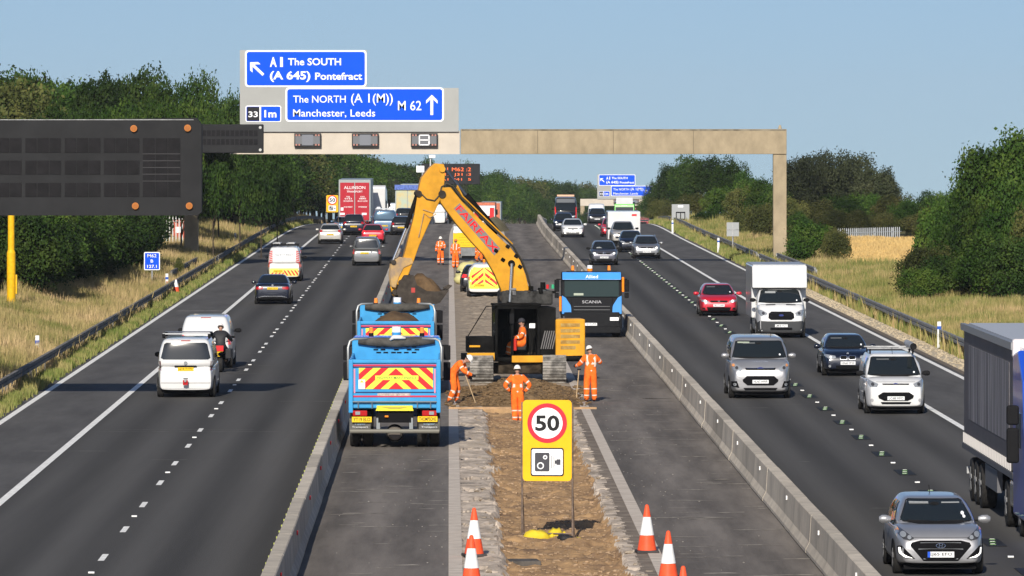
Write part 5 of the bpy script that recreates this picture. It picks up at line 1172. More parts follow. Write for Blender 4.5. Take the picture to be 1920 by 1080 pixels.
t=trailer_rear('box_trailer','pale pink topped lorry body behind the patterned one',773,720,2.5,5.0,mat('pale_pink',(0.72,.55,.53),.5),L=8)
bigvan('high_roof_van','white van left of the patterned lorry far up the left side','van',738,690,WHT,end='rear',feat=[],ws=(1.42,2.05))
t=lorryfront('tipper_lorry','red and white lorry cab parked on the far median behind the boom','' or 908,740,2.5,2.65,paint('lorry_white',(.75,.75,.74)),L=7,boxcol=mat('faded_orange',(0.50,.15,.08),.6,var=.2),boxh=2.95,extra=lambda t,W,H,yf:[MB().box((s*.9,yf+.02,1.4),(.5,.06,2.0)).build('red_corner',REDV,t) for s in(-1,1)])
trailer_rear('box_trailer','faded orange tipper body standing beyond the red and white cab',922,790,2.4,3.5,mat('faded_orange',(0.50,0.15,.08),.6,var=.2),L=6)
bigvan('high_roof_van','white van parked beyond the far barrier, framed by the excavator arm','van',818,640,WHT,end='rear',feat=[],ws=(1.42,1.9),H=2.1)
# ---- right-edge articulated lorry
D=144.8; rz=head(D)+math.pi; L=13.6; W=2.5
t=thing('curtain_lorry','dark grey curtain sided lorry with faded lettering and blue headboard','lorry',(12.06+.02,D,0),rz)
CURT=mat('curtain_grey',(0.085,0.08,0.09),.55,var=.10,vs_=.8); n=CURT.node_tree
MB().box((0,0,(1.32+4.02)/2),(W-.06,L-.1,4.02-1.32)).build('curtain_body',CURT,t)
sx=1  # vehicle faces us: its own +x side is on our left
PALE=mat('faded_print',(0.30,0.285,0.295),.6,col2=(0.085,.08,.09),vs_=2.4,stretch=(1,3.2,.10),fac=.25)
MB().box((W/2-.025,.1,2.78),(.012,L*.80,1.75)).build('faded_curtain_print',PALE,t)
b=MB()
for q in(-1,1): b.box((q*(W/2),0,4.05),(.10,L,.16))
b.box((0,0,4.09),(W-.1,L,.04)); b.build('roof_rail',mat('rail_grey',(0.28,.29,.30),.5,.4),t); MB().box((0,0,4.12),(W-.3,L-.1,.02)).build('roof_sheet',mat('roof_sheet_white',(0.42,.44,.47),.5),t)
MB().box((W/2-.01,0,1.22),(.05,L,.13)).box((-W/2+.01,0,1.22),(.05,L,.13)).build('side_rail',mat('side_rail_dark',(0.10,.10,.11),.5),t)
k=-L/2+.3; sbm=MB().box((0,0,0),(.03,.06,.24)).mesh('strap_buckle'); sbm.materials.append(mat('strap_white',(0.5,.48,.47),.6))
while k<L/2-.4: link('strap_buckle',sbm,t,(W/2,k,1.42)); k+=.42
MB().box((0,L/2+.02,2.6),(W,.16,2.9)).build('headboard',paint('royal_blue',(0.015,.08,.55)),t); MB().box((W/2-.15,L/2+.0,4.0),(.35,.24,.42)).build('corner_cap',mat('cap_white',(0.7,.66,.66),.5),t,bevel=.06)
b=MB(); b.box((0,0,.95),(1.0,L*.92,.35)); b.build('chassis',DARK,t)
MB().box((W/2-.1,.7,.85),(.12,3.2,.5)).build('side_guard',mat('guard_grey',(0.13,.13,.14),.6),t); MB().box((W/2-.35,-1.2,.75),(.5,1.0,.55)).build('locker',BLACK,t,bevel=.03)
for s in(-1,1):
    for k in range(3): wheel(t,s*(W/2-.02),-L/2+2.2+1.32*k,.52,.36)
MB().box((0,-L/2-.02,.62),(2.3,.12,.16)).build('rear_bumper',STEEL,t)
t2=thing('tractor_unit','blue cab pulling the dark grey curtain sided lorry','lorry',(12.06+.07,137.0,0),rz)
MB().prism([(-.9,.9),(-.9,3.9),(.2,4.0),(1.3,3.4),(1.75,2.2),(1.9,.4),(-.9,.4)],-1.235,1.235,'x').build('cab',paint('royal_blue',(0.015,.08,.55)),t2,bevel=.06)
MB().prism([(-1.5,3.1),(-.85,3.1),(.2,4.05),(-.9,4.05)],-1.1,1.1,'x').build('deflector',WHT,t2)
MB().box((1.24,.45,2.3),(.03,1.0,.75)).build('side_window',GLASS,t2); MB().box((0,1.62,2.55),(2.1,.06,.8),rx=-.35).build('windscreen',GLASS,t2)
for s in(-1,1):
    wheel(t2,s*1.2,.4,.52,.32); wheel(t2,s*1.2,-3.0,.52,.36); b=MB(); b.box((s*1.42,1.1,2.65),(.26,.2,.42)).box((s*1.42,1.1,2.0),(.26,.2,.75)); b.build('door_mirror',BLACK,t2,bevel=.05)
MB().box((1.05,-1.6,.8),(.3,1.1,.6)).build('fuel_tank',CHROME,t2,bevel=.08)
# ================================================================= WORKS VEHICLES, EXCAVATOR, PEOPLE
TBLUE=mat('paint_tipper_blue',(0.045,0.30,0.60),.4,coat=.35,var=.10,vs_=1.6,detail=10); TBL2=paint('cab_blue',(0.03,.17,.62))
NAVL=mat('navy_line',(0.015,.03,.12),.5); PINK=mat('crimson_line',(0.55,.03,.07),.5); GREYT=mat('rolled_sheet',(0.075,.07,.062),.9,var=.35,vs_=3,bump=.8,bs=6)
def chevrons(par,x0,x1,z0,z1,y,n=5,t=0.17,slope=.9):
    """red chevrons on a fluorescent board, pointing up at the middle"""
    MB().box(((x0+x1)/2,y,(z0+z1)/2),(x1-x0,.008,z1-z0)).build('yellow_board',YELV,par)
    cx=(x0+x1)/2; W=(x1-x0)/2; b=MB(); H=z1-z0
    k=-W*1.1
    per=2*t
    import itertools
    j=-8
    while j<12:
        a=j*per
        for s in(1,-1):
            # stripe: points where a <= u*slope + v < a+t ,u = distance from the middle, v = height
            poly=[]
            pts=[(0,a),(W,a-W*slope),(W,a+t-W*slope),(0,a+t)]
            # clip to 0<=v<=H
            def clip(P,f,val,keep):
                o=[]
                for i in range(len(P)):
                    p,q=P[i],P[(i+1)%len(P)]; pi=keep(p[1],val); qi=keep(q[1],val)
                    if pi: o.append(p)
                    if pi!=qi:
                        r=(val-p[1])/(q[1]-p[1]); o.append((p[0]+(q[0]-p[0])*r,val))
                return o
            P=clip(pts,1,0,lambda v,c:v>=c)
            if len(P)>2: P=clip(P,1,H,lambda v,c:v<=c)
            if len(P)>2: b.prism([(cx+s*u,z0+v) for u,v in P],y-.009,y-.005)
        j+=1
    return b.build('red_chevrons',REDV,par)
def tipper(label,px,d,load,plates=True,cabz=2.85):
    rz=head(d+4); x=PX(px,d); t=thing('tipper_lorry',label,'tipper lorry',(x,d,prof(d)),rz,'blue tipper lorries being loaded'); W=2.5
    b=MB(); th=.06
    for s in(-1,1): b.box((s*(W/2-th/2),2.85,1.75),(th,5.5,1.33))
    b.box((0,2.85,1.12),(W-.02,5.5,.1)); b.build('tipper_body',TBLUE,t,bevel=.015)
    hb=MB(); hb.box((0,5.62,1.95),(W,.08,1.75)); h=hb.build('headboard',TBLUE,t,bevel=.02)
    sl_=MB()
    for r_,(z,xs) in enumerate(((2.58,(-.5,-.3,-.08,.08,.28,.5)),(2.50,(-.58,-.38,0,.36,.58)),(2.42,(-.5,-.3,-.08,.08,.28,.5)))):
        for q in xs: sl_.box((q,5.57,z),(.13,.02,.035))
    sl_.build('slots',DARK,h)
    tg=MB().box((0,.05,1.76),(W-.06,.09,1.32)).build('tailgate',TBLUE,t,bevel=.015)
    MB().box((0,.03,2.38),(W,.16,.10)).build('top_rail',TBLUE,t,bevel=.02)
    for s in(-1,1): MB().box((s*(W/2-.05),.0,1.7),(.12,.16,1.46)).build('corner_post',TBLUE,t,bevel=.02)
    MB().box((0,-.003,2.27),(2.3,.012,.05)).box((0,-.003,1.42),(2.3,.012,.045)).build('crimson_line',PINK,tg); MB().box((0,-.002,2.22),(2.3,.01,.03)).box((0,-.002,1.53),(2.3,.01,.03)).build('navy_line',NAVL,tg)
    for s in(-1,1): MB().box((s*1.10,-.004,1.84),(.04,.012,.66)).build('pink_edge',mat('pale_pink_line',(0.7,.25,.35),.5),tg)
    chevrons(tg,-.98,1.05,1.62,2.20,-.006,t=.19)
    MB().box((0.06,-.022,1.93),(1.18,.008,.12)).build('name_strip',YELV,tg); tfit('HIGHWAY MAINTENANCE',-.48,.60,1.895,1.965,-.03,mat('green_ink',(.05,.16,.06),.5),tg,bold=.006)
    MB().box((-.90,-.016,1.75),(.18,.008,.26)).build('warning_label',SIGNW,tg); MB().prism([(-.96,1.80),(-.84,1.80),(-.90,1.87)],-.026,-.021).build('warning_triangle',mat('warning_amber',(0.8,.5,.05),.5),tg)
    MB().box((-.02,-.006,1.47),(.9,.01,.07)).build('dealer_strip',mat('faded_strip',(0.45,.40,.38),.6,var=.3,vs_=20),tg)
    b=MB(); b.cyl((-1.15,-.08,1.27),(1.15,-.08,1.27),.025,n=8)
    for q in(-1.0,-.62,.62,.98): b.box((q,-.08,1.19),(.025,.04,.2))
    b.build('tailgate_latch',mat('latch_grey',(0.12,.15,.18),.5,.5),t)
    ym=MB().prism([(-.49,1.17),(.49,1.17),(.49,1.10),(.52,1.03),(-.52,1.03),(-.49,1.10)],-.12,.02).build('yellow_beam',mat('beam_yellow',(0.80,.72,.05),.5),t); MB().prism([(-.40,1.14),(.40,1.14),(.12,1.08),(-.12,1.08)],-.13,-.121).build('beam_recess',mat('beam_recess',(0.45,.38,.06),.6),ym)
    for s in(-1,1):
        l=MB().box((s*.95,-.02,.96),(.40,.08,.15)).build('tail_light',REDL,t,bevel=.02); MB().box((s*(.95+.06),-.07,.965),(.13,.03,.09)).build('lamp_core',LAMP,l)
        f_=MB().box((s*.95,.05,.62),(.58,.04,.38)).build('mudflap',mat('flap_grey',(0.10,.098,.09),.8,var=.3,vs_=5),t)
        tfit('Tipper' if s<0 else 'Super',s*.95-.16,s*.95+.16,.63,.69,.02,mat('pale_blue_print',(0.35,.5,.65),.5),f_,bold=0); tfit('Transport',s*.95-.22,s*.95+.22,.55,.60,.02,SIGNW,f_,bold=0)
    plate(t,-.06,.79,'YT19 ELO' if plates else 'YK68 FVB',-1,x=-.90,w_=.54,h_=.15); plate(t,-.06,.80,'THOMPSONS',-1,x=.90,w_=.54,h_=.15)
    MB().cyl((-1.22,-.10,.47),(1.22,-.10,.47),.06,n=10,m=mat('dirty_bar',(0.22,.21,.18),.7,.4)).build('rear_bar',None,t)
    b=MB(); b.box((0,3.8,.85),(.9,7.6,.3)); b.box((-.45,.1,.70),(.12,.15,.5)); b.box((.45,.1,.70),(.12,.15,.5)); b.build('chassis',DARK,t)
    for s in(-1,1): MB().box((s*.45,.02,.66),(.10,.03,.34)).build('towing_bracket',mat('bracket_grey',(0.25,.27,.28),.6),t)
    MB().cyl((0,.3,.40),(0,.5,.40),.24,n=20,m=DARK).cyl((0,.22,.40),(0,.30,.40),.15,.20,n=16,m=mat('hub_dust',(0.16,.14,.12),.8)).build('axle_hub',None,t)
    MB().box((-.22,-.07,.875),(.10,.05,.05)).build('amber_lamp',AMBER,t,bevel=.01)
    for s in(-1,1):
        for yy in(1.0,2.35): wheel(t,s*(W/2-.02),yy,.50,.28); wheel(t,s*(W/2-.36),yy,.50,.28)
        wheel(t,s*(W/2-.04),5.4,.5,.3); wheel(t,s*(W/2-.04),7.0,.5,.3)
    for s in(-1,1):
        MB().tube([(s*(W/2+.02),.15,1.9),(s*(W/2+.03),.2,2.75),(s*(W/2-.02),.25,2.92),(s*(W/2-.12),.3,2.98),(s*(W/2-.5),.4,2.99)],.035,8).build('sheet_arm',mat('dull_alloy',(0.45,.46,.45),.45,.6),t,smooth=True)
    MB().tube([(-1.08,5.5,2.74),(-.6,5.5,2.72),(0,5.5,2.70),(.6,5.5,2.73),(1.08,5.5,2.76)],[.09,.135,.145,.14,.09],12).build('rolled_sheet',GREYT,t,smooth=True)
    if plates:
        MB().tube([(-.18,5.34,2.78),(-.08,5.33,2.86),(.1,5.33,2.86),(.26,5.34,2.83)],[.03,.06,.06,.03],8).build('rag',mat('rag_white',(.7,.66,.6),.8),t,smooth=True)
    cb=MB().prism([(5.85,.6),(5.85,cabz-.05),(6.0,cabz),(7.2,cabz),(7.75,2.0),(7.85,.5),(7.6,.5)],-W/2+.02,W/2-.02,'x').build('cab',TBL2,t,bevel=.05)
    for q,mm in((-.72,AMBER),(.72,REDL)): MB().cyl((q,6.3,cabz),(q,6.3,cabz+.10),.07,n=10,m=BLACK).cyl((q,6.3,cabz+.10),(q,6.3,cabz+.26),.07,.055,n=10,m=AMBER).build('beacon',None,t)
    MB().cyl((0,6.28,cabz),(0,6.28,cabz+.12),.13,n=16,m=TBLUE).cyl((0,6.28,cabz+.12),(0,6.28,cabz+.28),.13,n=16,m=SIGNW).build('roof_lamp',None,t)
    for s in(-1,1):
        b=MB(); b.box((s*1.43,7.4,2.35),(.2,.14,.42)); b.box((s*1.43,7.4,1.82),(.2,.14,.52)); b.box((s*1.33,7.4,2.55),(.3,.05,.05)); b.box((s*1.33,7.4,1.6),(.3,.05,.05)); b.build('door_mirror',BLACK,t,bevel=.03)
    if load:
        n=22; vs=[]
        for i in range(n):
            for j in range(n):
                u=-1+2*i/(n-1); v=-1+2*j/(n-1); hgt=.75*max(0,1-((u-.0)/.95)**2)*(max(0,1-(v/1.0)**2))+.10*noise.noise(Vector((u*3,v*4,2)))
                vs.append((u*1.15,2.9+v*2.6,1.9+hgt))
        lb=MB(); lb.add(vs,[(i*n+j,(i+1)*n+j,(i+1)*n+j+1,i*n+j+1) for i in range(n-1) for j in range(n-1)])
        o=lb.build('soil_heap',SOIL,None,smooth=True,loc=(x,d,prof(d)),rotz=rz); tag(o,'heap of brown soil lying in the body of the farther blue tipper','soil heap')
    return t
tipper('nearer blue tipper lorry with HIGHWAY MAINTENANCE on its tailgate, plate YT19 ELO',740,173.8,False)
tipper('farther blue tipper lorry holding the soil heap under the excavator bucket',742,207.5,True,plates=False,cabz=2.75)
# ---- oncoming blue and black lorry
d=264; s=d/FP; X=lambda px:-(px-1109)*s; Zl=lambda py:HC-(py-YV)*s
t=thing('tipper_lorry','blue and black lorry facing us beside the excavator, SCANIA across its grille','lorry',(PX(1109,d),d,0),head(d)+math.pi)
W=2.5; BG=mat('grille_charcoal',(0.014,.0145,.016),.7,spec=.10)
MB().prism([(.62,.35),(.66,1.0),(.62,1.7),(.30,2.42),(.10,2.66),(-1.4,2.70),(-1.4,.35)],-W/2,W/2,'x').build('cab',BG,t,bevel=.06)
MB().prism([(.64,1.72),(.69,1.70),(.385,2.40),(.335,2.42)],-1.13,1.13,'x').build('windscreen',mat('lorry_screen',(0.03,.045,.045),.08),t,bevel=.01)
MB().prism([(.45,2.42),(.52,2.40),(.30,2.70),(.16,2.72)],-1.22,1.22,'x').build('visor',paint('visor_blue',(0.06,.30,.75)),t,bevel=.02)
v=tfit('Allied',-.26,.26,0,.16,0,SIGNW,t,bold=.01); v.location=(0,.50,2.46); v.rotation_euler=(R(58),0,R(180))
MB().box((0,.68,1.36),(1.72,.08,.62)).box((0,.69,.75),(2.30,.12,.62)).build('grille',BG,t,bevel=.03)
for z in(1.02,1.16,1.30,.88): MB().box((0,.735,z),(1.5,.02,.02)).build('grille_bar',mat('dull_bar',(0.16,.165,.17),.5),t)
v=tfit('SCANIA',-.40,.40,0,.12,0,mat('pale_metal_letters',(.6,.6,.62),.3,.5),t,bold=.0); v.location=(0,.74,1.43); v.rotation_euler=(R(90),0,R(180))
MB().box((0,.67,.33),(2.4,.12,.28)).build('bumper',BG,t,bevel=.04)
for q in(-1,1):
    MB().prism([(q*1.24,1.75),(q*1.24,.98),(q*.80,1.02),(q*.88,1.35),(q*1.08,1.66)],.60,.70).build('corner_panel',paint('visor_blue',(0.06,.30,.75)),t,bevel=.02)
    MB().box((q*1.02,.705,.84),(.30,.03,.13)).build('headlight',mat('headlamp_dim',(.35,.36,.37),.2,.4),t,bevel=.02)
    MB().box((q*1.30,.45,1.4 if q>0 else 2.2),(.10,.10,.62)).build('amber_strip',AMBER,t,bevel=.02)
    b=MB(); b.box((q*1.45,.45,2.15),(.20,.18,.50)).box((q*1.45,.45,1.75),(.18,.16,.22)).box((q*1.35,.45,2.42),(.25,.05,.05)); b.build('door_mirror',BLACK,t,bevel=.03)
    wheel(t,q*1.2,-.35,.5,.32); wheel(t,q*1.2,-4.6,.5,.32); wheel(t,q*1.2,-5.95,.5,.32)
for q,(px,py) in enumerate(((1074,501),(1142,502))): MB().cyl((X(px),0,2.68),(X(px),0,2.78),.06,n=10,m=BLACK).cyl((X(px),0,2.78),(X(px),0,2.98),.075,.06,n=10,m=AMBER).build('beacon',None,t)
MB().cyl((X(1106),0,2.70),(X(1106),0,2.86),.11,n=12,m=AMBER).cyl((X(1106),0,2.86),(X(1106),0,2.99),.11,n=12,m=SIGNW).build('roof_lamp',None,t)
MB().box((0,0.05,2.72),(2.1,.12,.06)).build('roof_bar',BLACK,t)
plate(t,.76,.56,'YJ17 LPZ',1,x=X(1107)); MB().box((X(1151),.76,.78),(.36,.02,.14)).build('sticker',SIGNW,t)
MB().box((0,-4.3,1.6),(2.2,5.4,1.1)).build('tipper_body',TBL2,t,bevel=.03); MB().box((0,-3.4,.85),(.9,7,.3)).build('chassis',DARK,t)
MB().box((.55,.69,1.80),(.4,.012,.10),rx=.4).build('dash_sticker',mat('visor_green',(.34,.38,.30)),t)
# ---- highway maintenance van with chevrons, dark car beside it
pt,lv=vanb(4.4,1.78,1.72,hood=1.05,nose=.92,belt=1.0,hoodl=.8,topw=.70)
def hmv(T):
    t=T['t']; bv=T['bvh']; decal(bv,[(-.80,.42),(.80,.42),(.80,1.0),(.64,1.52),(-.64,1.52),(-.80,1.0)],'yellow_board',YELV,t,'y',-1,.010,.1)
    for s in(-1,1):
        for k in range(4):
            z=.46+k*.34; a=[(s*.04,z+.30),(s*.04,z+.46),(s*.66,z-.06),(s*.66,z-.22)]
            a=[(x_,min(1.50,max(.44,z_))) for x_,z_ in a]
            if a[1][1]-a[0][1]>.01 or k<3: decal(bv,a,'red_chevron',REDV,t,'y',-1,.016,.1)
    for s in(-1,1): decal(bv,[(s*.74,.85),(s*.86,.85),(s*.86,1.05),(s*.74,1.05)],'tail_light',REDON,t,'y',-1,.02)
    plate(t,yat(T,0,.62,-1)-.04,.60,'YC15 AKN',-1,x=-.25)
    MB().cyl((0,-.5,1.74),(0,-.5,1.9),.07,n=10,m=AMBER).build('beacon',None,t)
car('works_van','white works van with large red and yellow chevrons behind the boom','van',908,556,'rear',4.4,1.78,pt,lv,WHT,feat=[],ws=(1.05,1.5),extra=hmv,mirrors=BLACK,mirz=1.2,sides=False)
simp('hatchback','dark car parked left of the chevron works van on the median',895,0,hatch(4.3,1.8,1.45),BLK,1.8,.88,d=334,lampm=REDON)
# ---- lorry with yellow board
d=392; s=d/FP; t=thing('works_lorry','grey works lorry with a yellow notice board on its back','lorry',(PX(880,d),d,0),head(d))
b=MB(); b.box((0,2.6,1.15),(2.1,5.2,.9)); b.build('flatbed',mat('flatbed_grey',(0.20,.205,.21),.6,var=.2),t,bevel=.02); b=MB(); b.box((0,2.6,.65),(.9,5,.25)); b.build('chassis',DARK,t)
yb=MB().box((-.0,-.03,PZ(450,d)),(2.0,.06,27*s)).build('notice_board',mat('board_yellow',(0.85,.50,.01),.5),t)
for k,(w_,txt) in enumerate(((.45,'MOTORWAY'),(.62,'MAINTENANCE'),(.80,'HIGHWAYS SERVICE'),(.55,'24 HOURS'),(.85,'KEEP CLEAR OF PLANT'))): tfit(txt,-w_,w_,PZ(440.5+k*4.8,d)-.025,PZ(440.5+k*4.8,d)+.03,-.065,mat('dark_yellow_ink',(.30,.16,.02),.5),yb,bold=.0)
MB().box((-.85,0,PZ(434.5,d)),(.26,.2,.16)).build('lamp',SIGNW,t); MB().tube([(-1.0,.05,1.0),(-1.0,.05,2.6),(-.6,.05,2.75),(1,.05,2.75),(1,.05,1)],.035,6).build('frame',STEEL,t)
MB().box((0,5.9,1.6),(2.05,1.5,1.7)).build('cab',WHT,t,bevel=.08)
for q in(-1,1):
    wheel(t,q*1.0,1.1,.42,.3); wheel(t,q*1.0,5.9,.42,.28); MB().box((q*.8,-.02,.7),(.3,.05,.12)).build('tail_light',REDL,t)
for k,(px,py,w_,h_) in enumerate(((877,517,.62,.45),(872,524,.55,.35),(868,531,.5,.3))):
    d_=FP*HC/(py+3-YV); n=12; rings=[]
    for i in range(8):
        u=-1+2*i/7; kk=math.sqrt(max(.03,1-abs(u)**3)); rings.append([(u*w_,math.cos(2*math.pi*j/n)*.4*kk,max(0,h_*(1+math.sin(2*math.pi*j/n)*kk*(1+.15*math.sin(j*3+i))))) for j in range(n)])
    bb=MB().loft(rings).build('bulk_bag',mat('pale_yellow_bag',(0.55,.50,.22),.6,bump=.7,bs=5),None,smooth=True,loc=(PX(px,d_),d_,0)); tag(bb,('pale yellow bulk bag beside the works lorry wheels','second yellow bulk bag, in front of the first one','lowest and smallest yellow bag nearest the white line')[k],'bag','yellow bags by the works lorry')
# ================================================================= EXCAVATOR
CATY=mat('excavator_yellow',(0.62,0.295,0.018),.5,var=.20,vs_=.9,coat=.15,detail=10); CATD=mat('worn_yellow',(0.52,.33,.12),.75,col2=(.30,.22,.15),vs_=2.5,detail=10)
DGR=mat('bare_steel_dirty',(0.05,.041,.033),.85,.0,var=.35,vs_=3); XB=mat('machine_black',(0.008,.0078,.0075),.8,var=.5,vs_=2,spec=.06)
DX=219.0; TH=R(7); s=DX/FP; ct=math.cos(TH); pxc=975
ex=thing('excavator','yellow tracked excavator with FAIRFAX on its boom, loading soil into the blue tipper','excavator',(PX(pxc,DX),DX,0.0),0)
up=link('upper_structure',None,ex); up.rotation_euler=(0,0,TH)
def q2(px,py,dy=0): return ((px-pxc)*s/ct,HC-(py-YV)*s-(px-pxc)*0.0)
# the rotated left end is nearer, so its true height is a touch greater: correct for depth
def qq(px,py):
    x=(px-pxc)*s/ct; d=DX+x*math.sin(TH)-.0; return ((px-960)*d/FP-(pxc-960)*DX/FP)/ct, HC-(py-YV)*d/FP
SHOE=mat('track_shoe_steel',(0.22,.205,.185),.7,.15,var=.5,vs_=4)
for cx in(903.5,1039):
    x=(cx-pxc)*s; Lh,r=1.75,.43; per=[]; n1=13
    P=[]; N=52; tot=4*Lh+2*math.pi*r
    def path(u):
        u%=tot
        if u<2*Lh: return (-Lh+u,0.0,0,-1)
        u-=2*Lh
        if u<math.pi*r: a=u/r-math.pi/2; return (Lh+r*math.cos(a),r+r*math.sin(a),math.cos(a),math.sin(a))
        u-=math.pi*r
        if u<2*Lh: return (Lh-u,2*r,0,1)
        u-=2*Lh; a=u/r+math.pi/2; return (-Lh+r*math.cos(a),r+r*math.sin(a),math.cos(a),math.sin(a))
    tr=MB()
    for k in range(N):
        py_,pz_,ny,nz=path(k*tot/N); ang=math.atan2(ny,nz)
        T=Matrix.Translation((0,py_,pz_))@Matrix.Rotation(-ang,4,'X')
        tr.add([Vector(v_) for v_ in [(-.40,-.088,-.02),(.40,-.088,-.02),(.40,.088,-.02),(-.40,.088,-.02),(-.40,-.088,.02),(.40,-.088,.02),(.40,.088,.02),(-.40,.088,.02)]],[(0,1,2,3),(4,5,6,7),(0,1,5,4),(1,2,6,5),(2,3,7,6),(3,0,4,7)],None,T)
        tr.add([Vector(v_) for v_ in [(-.40,-.02,.02),(.40,-.02,.02),(.40,.02,.02),(-.40,.02,.02),(-.40,-.012,.055),(.40,-.012,.055),(.40,.012,.055),(-.40,.012,.055)]],[(4,5,6,7),(0,1,5,4),(1,2,6,5),(2,3,7,6),(3,0,4,7)],None,T)
    tk=tr.build('track',SHOE,ex,loc=(x,0,.03)); MB().box((0,0,r),(.5,2*Lh+.3,.5)).build('track_frame',mat('muddy_frame',(0.045,.035,.025),.95,var=.6,spec=.05),tk,bevel=.1)
    sp=MB()
    for e in(-1,1): sp.cyl((-.3,e*Lh,r),(.3,e*Lh,r),.36,n=16)
    sp.build('sprocket',DGR,tk)
MB().box((0,0,.60),(1.5,2.2,.6)).box((0,0,.45),(1.9,1.4,.35)).cyl((0,0,.8),(0,0,1.02),.65,n=24).build('undercarriage',mat('muddy_frame',(0.13,.10,.07)),ex,bevel=.05)
# turntable deck and house
NF=-1.30  # local y of the face nearest to us
def fb(b,x0,x1,y0,y1,ya,yb_,m=None,**k):
    a=qq(x0,y1);c=qq(x1,y0); b.box(((a[0]+c[0])/2,(ya+yb_)/2,(a[1]+c[1])/2),(abs(c[0]-a[0]),yb_-ya,abs(c[1]-a[1])),m,**k)
b=MB(); fb(b,872,1088,663,676,NF+.05,1.3); b.build('deck',XB,up,bevel=.02)
b=MB(); fb(b,868,919,659,673,NF-.02,NF+.06); b.build('front_skirt',CATY,up,bevel=.01)
b=MB(); fb(b,951,1013,664,677,NF-.03,NF+.06); b.build('side_skirt',CATY,up,bevel=.01)
b=MB(); a=qq(1013,670);c=qq(1082,670); b.tube([(a[0],NF-.0,a[1]),(c[0],NF-.0,c[1]+.03)],.085,10); b.build('rubber_step',XB,up)
b=MB(); fb(b,871,918,629,659,NF+.05,-.3); b.build('tool_box',XB,up,bevel=.02); b=MB(); fb(b,872,892,645,648.5,NF+.0,NF+.05); b.build('step_plate',CATY,up)
# cab: frame of posts with glass
CX0,CX1=qq(920,600)[0],qq(1004,600)[0]; z0=qq(920,674)[1]; z1=qq(960,571)[1]
fr_=MB()
yc0,yc1=NF,NF+1.05
def post(x,ya,w_=.09): fr_.box((x,ya,(z0+z1)/2),(w_,.09,z1-z0))
for x_ in(CX0+.05,(CX0*.62+CX1*.38),CX1-.05):
    post(x_,yc0+.05); post(x_,yc1-.05)
for zz_ in(z0+.06,z1-.06): 
    for y_ in(yc0+.05,yc1-.05): fr_.box(((CX0+CX1)/2,y_,zz_),(CX1-CX0,.10,.12))
    for x_ in(CX0+.05,CX1-.05): fr_.box((x_,(yc0+yc1)/2,zz_),(.1,yc1-yc0,.12))
fr_.box(((CX0+CX1)/2,(yc0+yc1)/2,z1+.03),(CX1-CX0+.06,yc1-yc0+.06,.07)); fr_.box(((CX0+CX1)/2,(yc0+yc1)/2,z0+.02),(CX1-CX0,yc1-yc0,.06)); fr_.box((CX1-.35,yc0+.03,z0+.55),(.06,.05,1.0))
fr_.box((CX1-.03,(yc0+yc1)/2,z0+.6),(.05,yc1-yc0-.1,1.2))
cabo=fr_.build('cab',XB,up,bevel=.015)
fp=MB(); fp.box(((CX0+CX1)/2,yc1-.03,(z0+z1)/2),(CX1-CX0-.1,.03,z1-z0-.1)); fp.build('shade_backing',XB,cabo)  # added black sheet, stands in for the shade inside the cab
GL2=bpy.data.materials.new('cab_glass'); GL2.use_nodes=True; nb=GL2.node_tree.nodes['Principled BSDF']; nb.inputs['Base Color'].default_value=(.55,.62,.6,1); nb.inputs['Roughness'].default_value=.03; nb.inputs['Transmission Weight'].default_value=1; nb.inputs['IOR'].default_value=1.02
b=MB(); b.box(((CX0*.81+CX1*.19)+.02,yc0+.04,(z0+z1)/2),((CX1-CX0)*.36,.01,z1-z0-.2)); b.build('window',GL2,cabo)
b=MB(); b.box((CX0+.02,(yc0+yc1)/2,(z0+z1)/2),(.01,yc1-yc0-.2,z1-z0-.2)); b.build('front_window',GL2,cabo)
b=MB(); b.box((CX0*.45+CX1*.55,yc0+.55,z0+.42),(.5,.5,.14)); b.box((CX0*.32+CX1*.68,yc0+.55,z0+.80),(.14,.48,.75)); b.build('seat',mat('seat_black',(.03,.03,.032),.8),cabo,bevel=.04)
b=MB(); b.box((CX0+.35,yc0+.3,z0+.55),(.12,.1,.45)); b.box((CX0+.36,yc0+.6,z0+.9),(.06,.3,.22)); b.build('console',XB,cabo); b=MB(); b.cyl((CX0*.55+CX1*.45,yc0+.10,z0+.35),(CX0*.55+CX1*.45,yc0+.10,z0+.75),.06,n=10); b.build('fire_extinguisher',mat('extinguisher_red',(.5,.03,.02),.4),cabo)
b=MB(); b.box((CX1-.28,yc0-.01,z0+1.2),(.2,.01,.16)); b.build('sticker',SIGNW,cabo)
m_=MB(); m_.box((CX0*.65+CX1*.35+.02,yc0-.10,z0+1.45),(.16,.05,.35)); m_.box((CX0*.65+CX1*.35,yc0-.05,z0+1.65),(.03,.12,.03)); m_.build('cab_mirror',BLACK,cabo,bevel=.02)
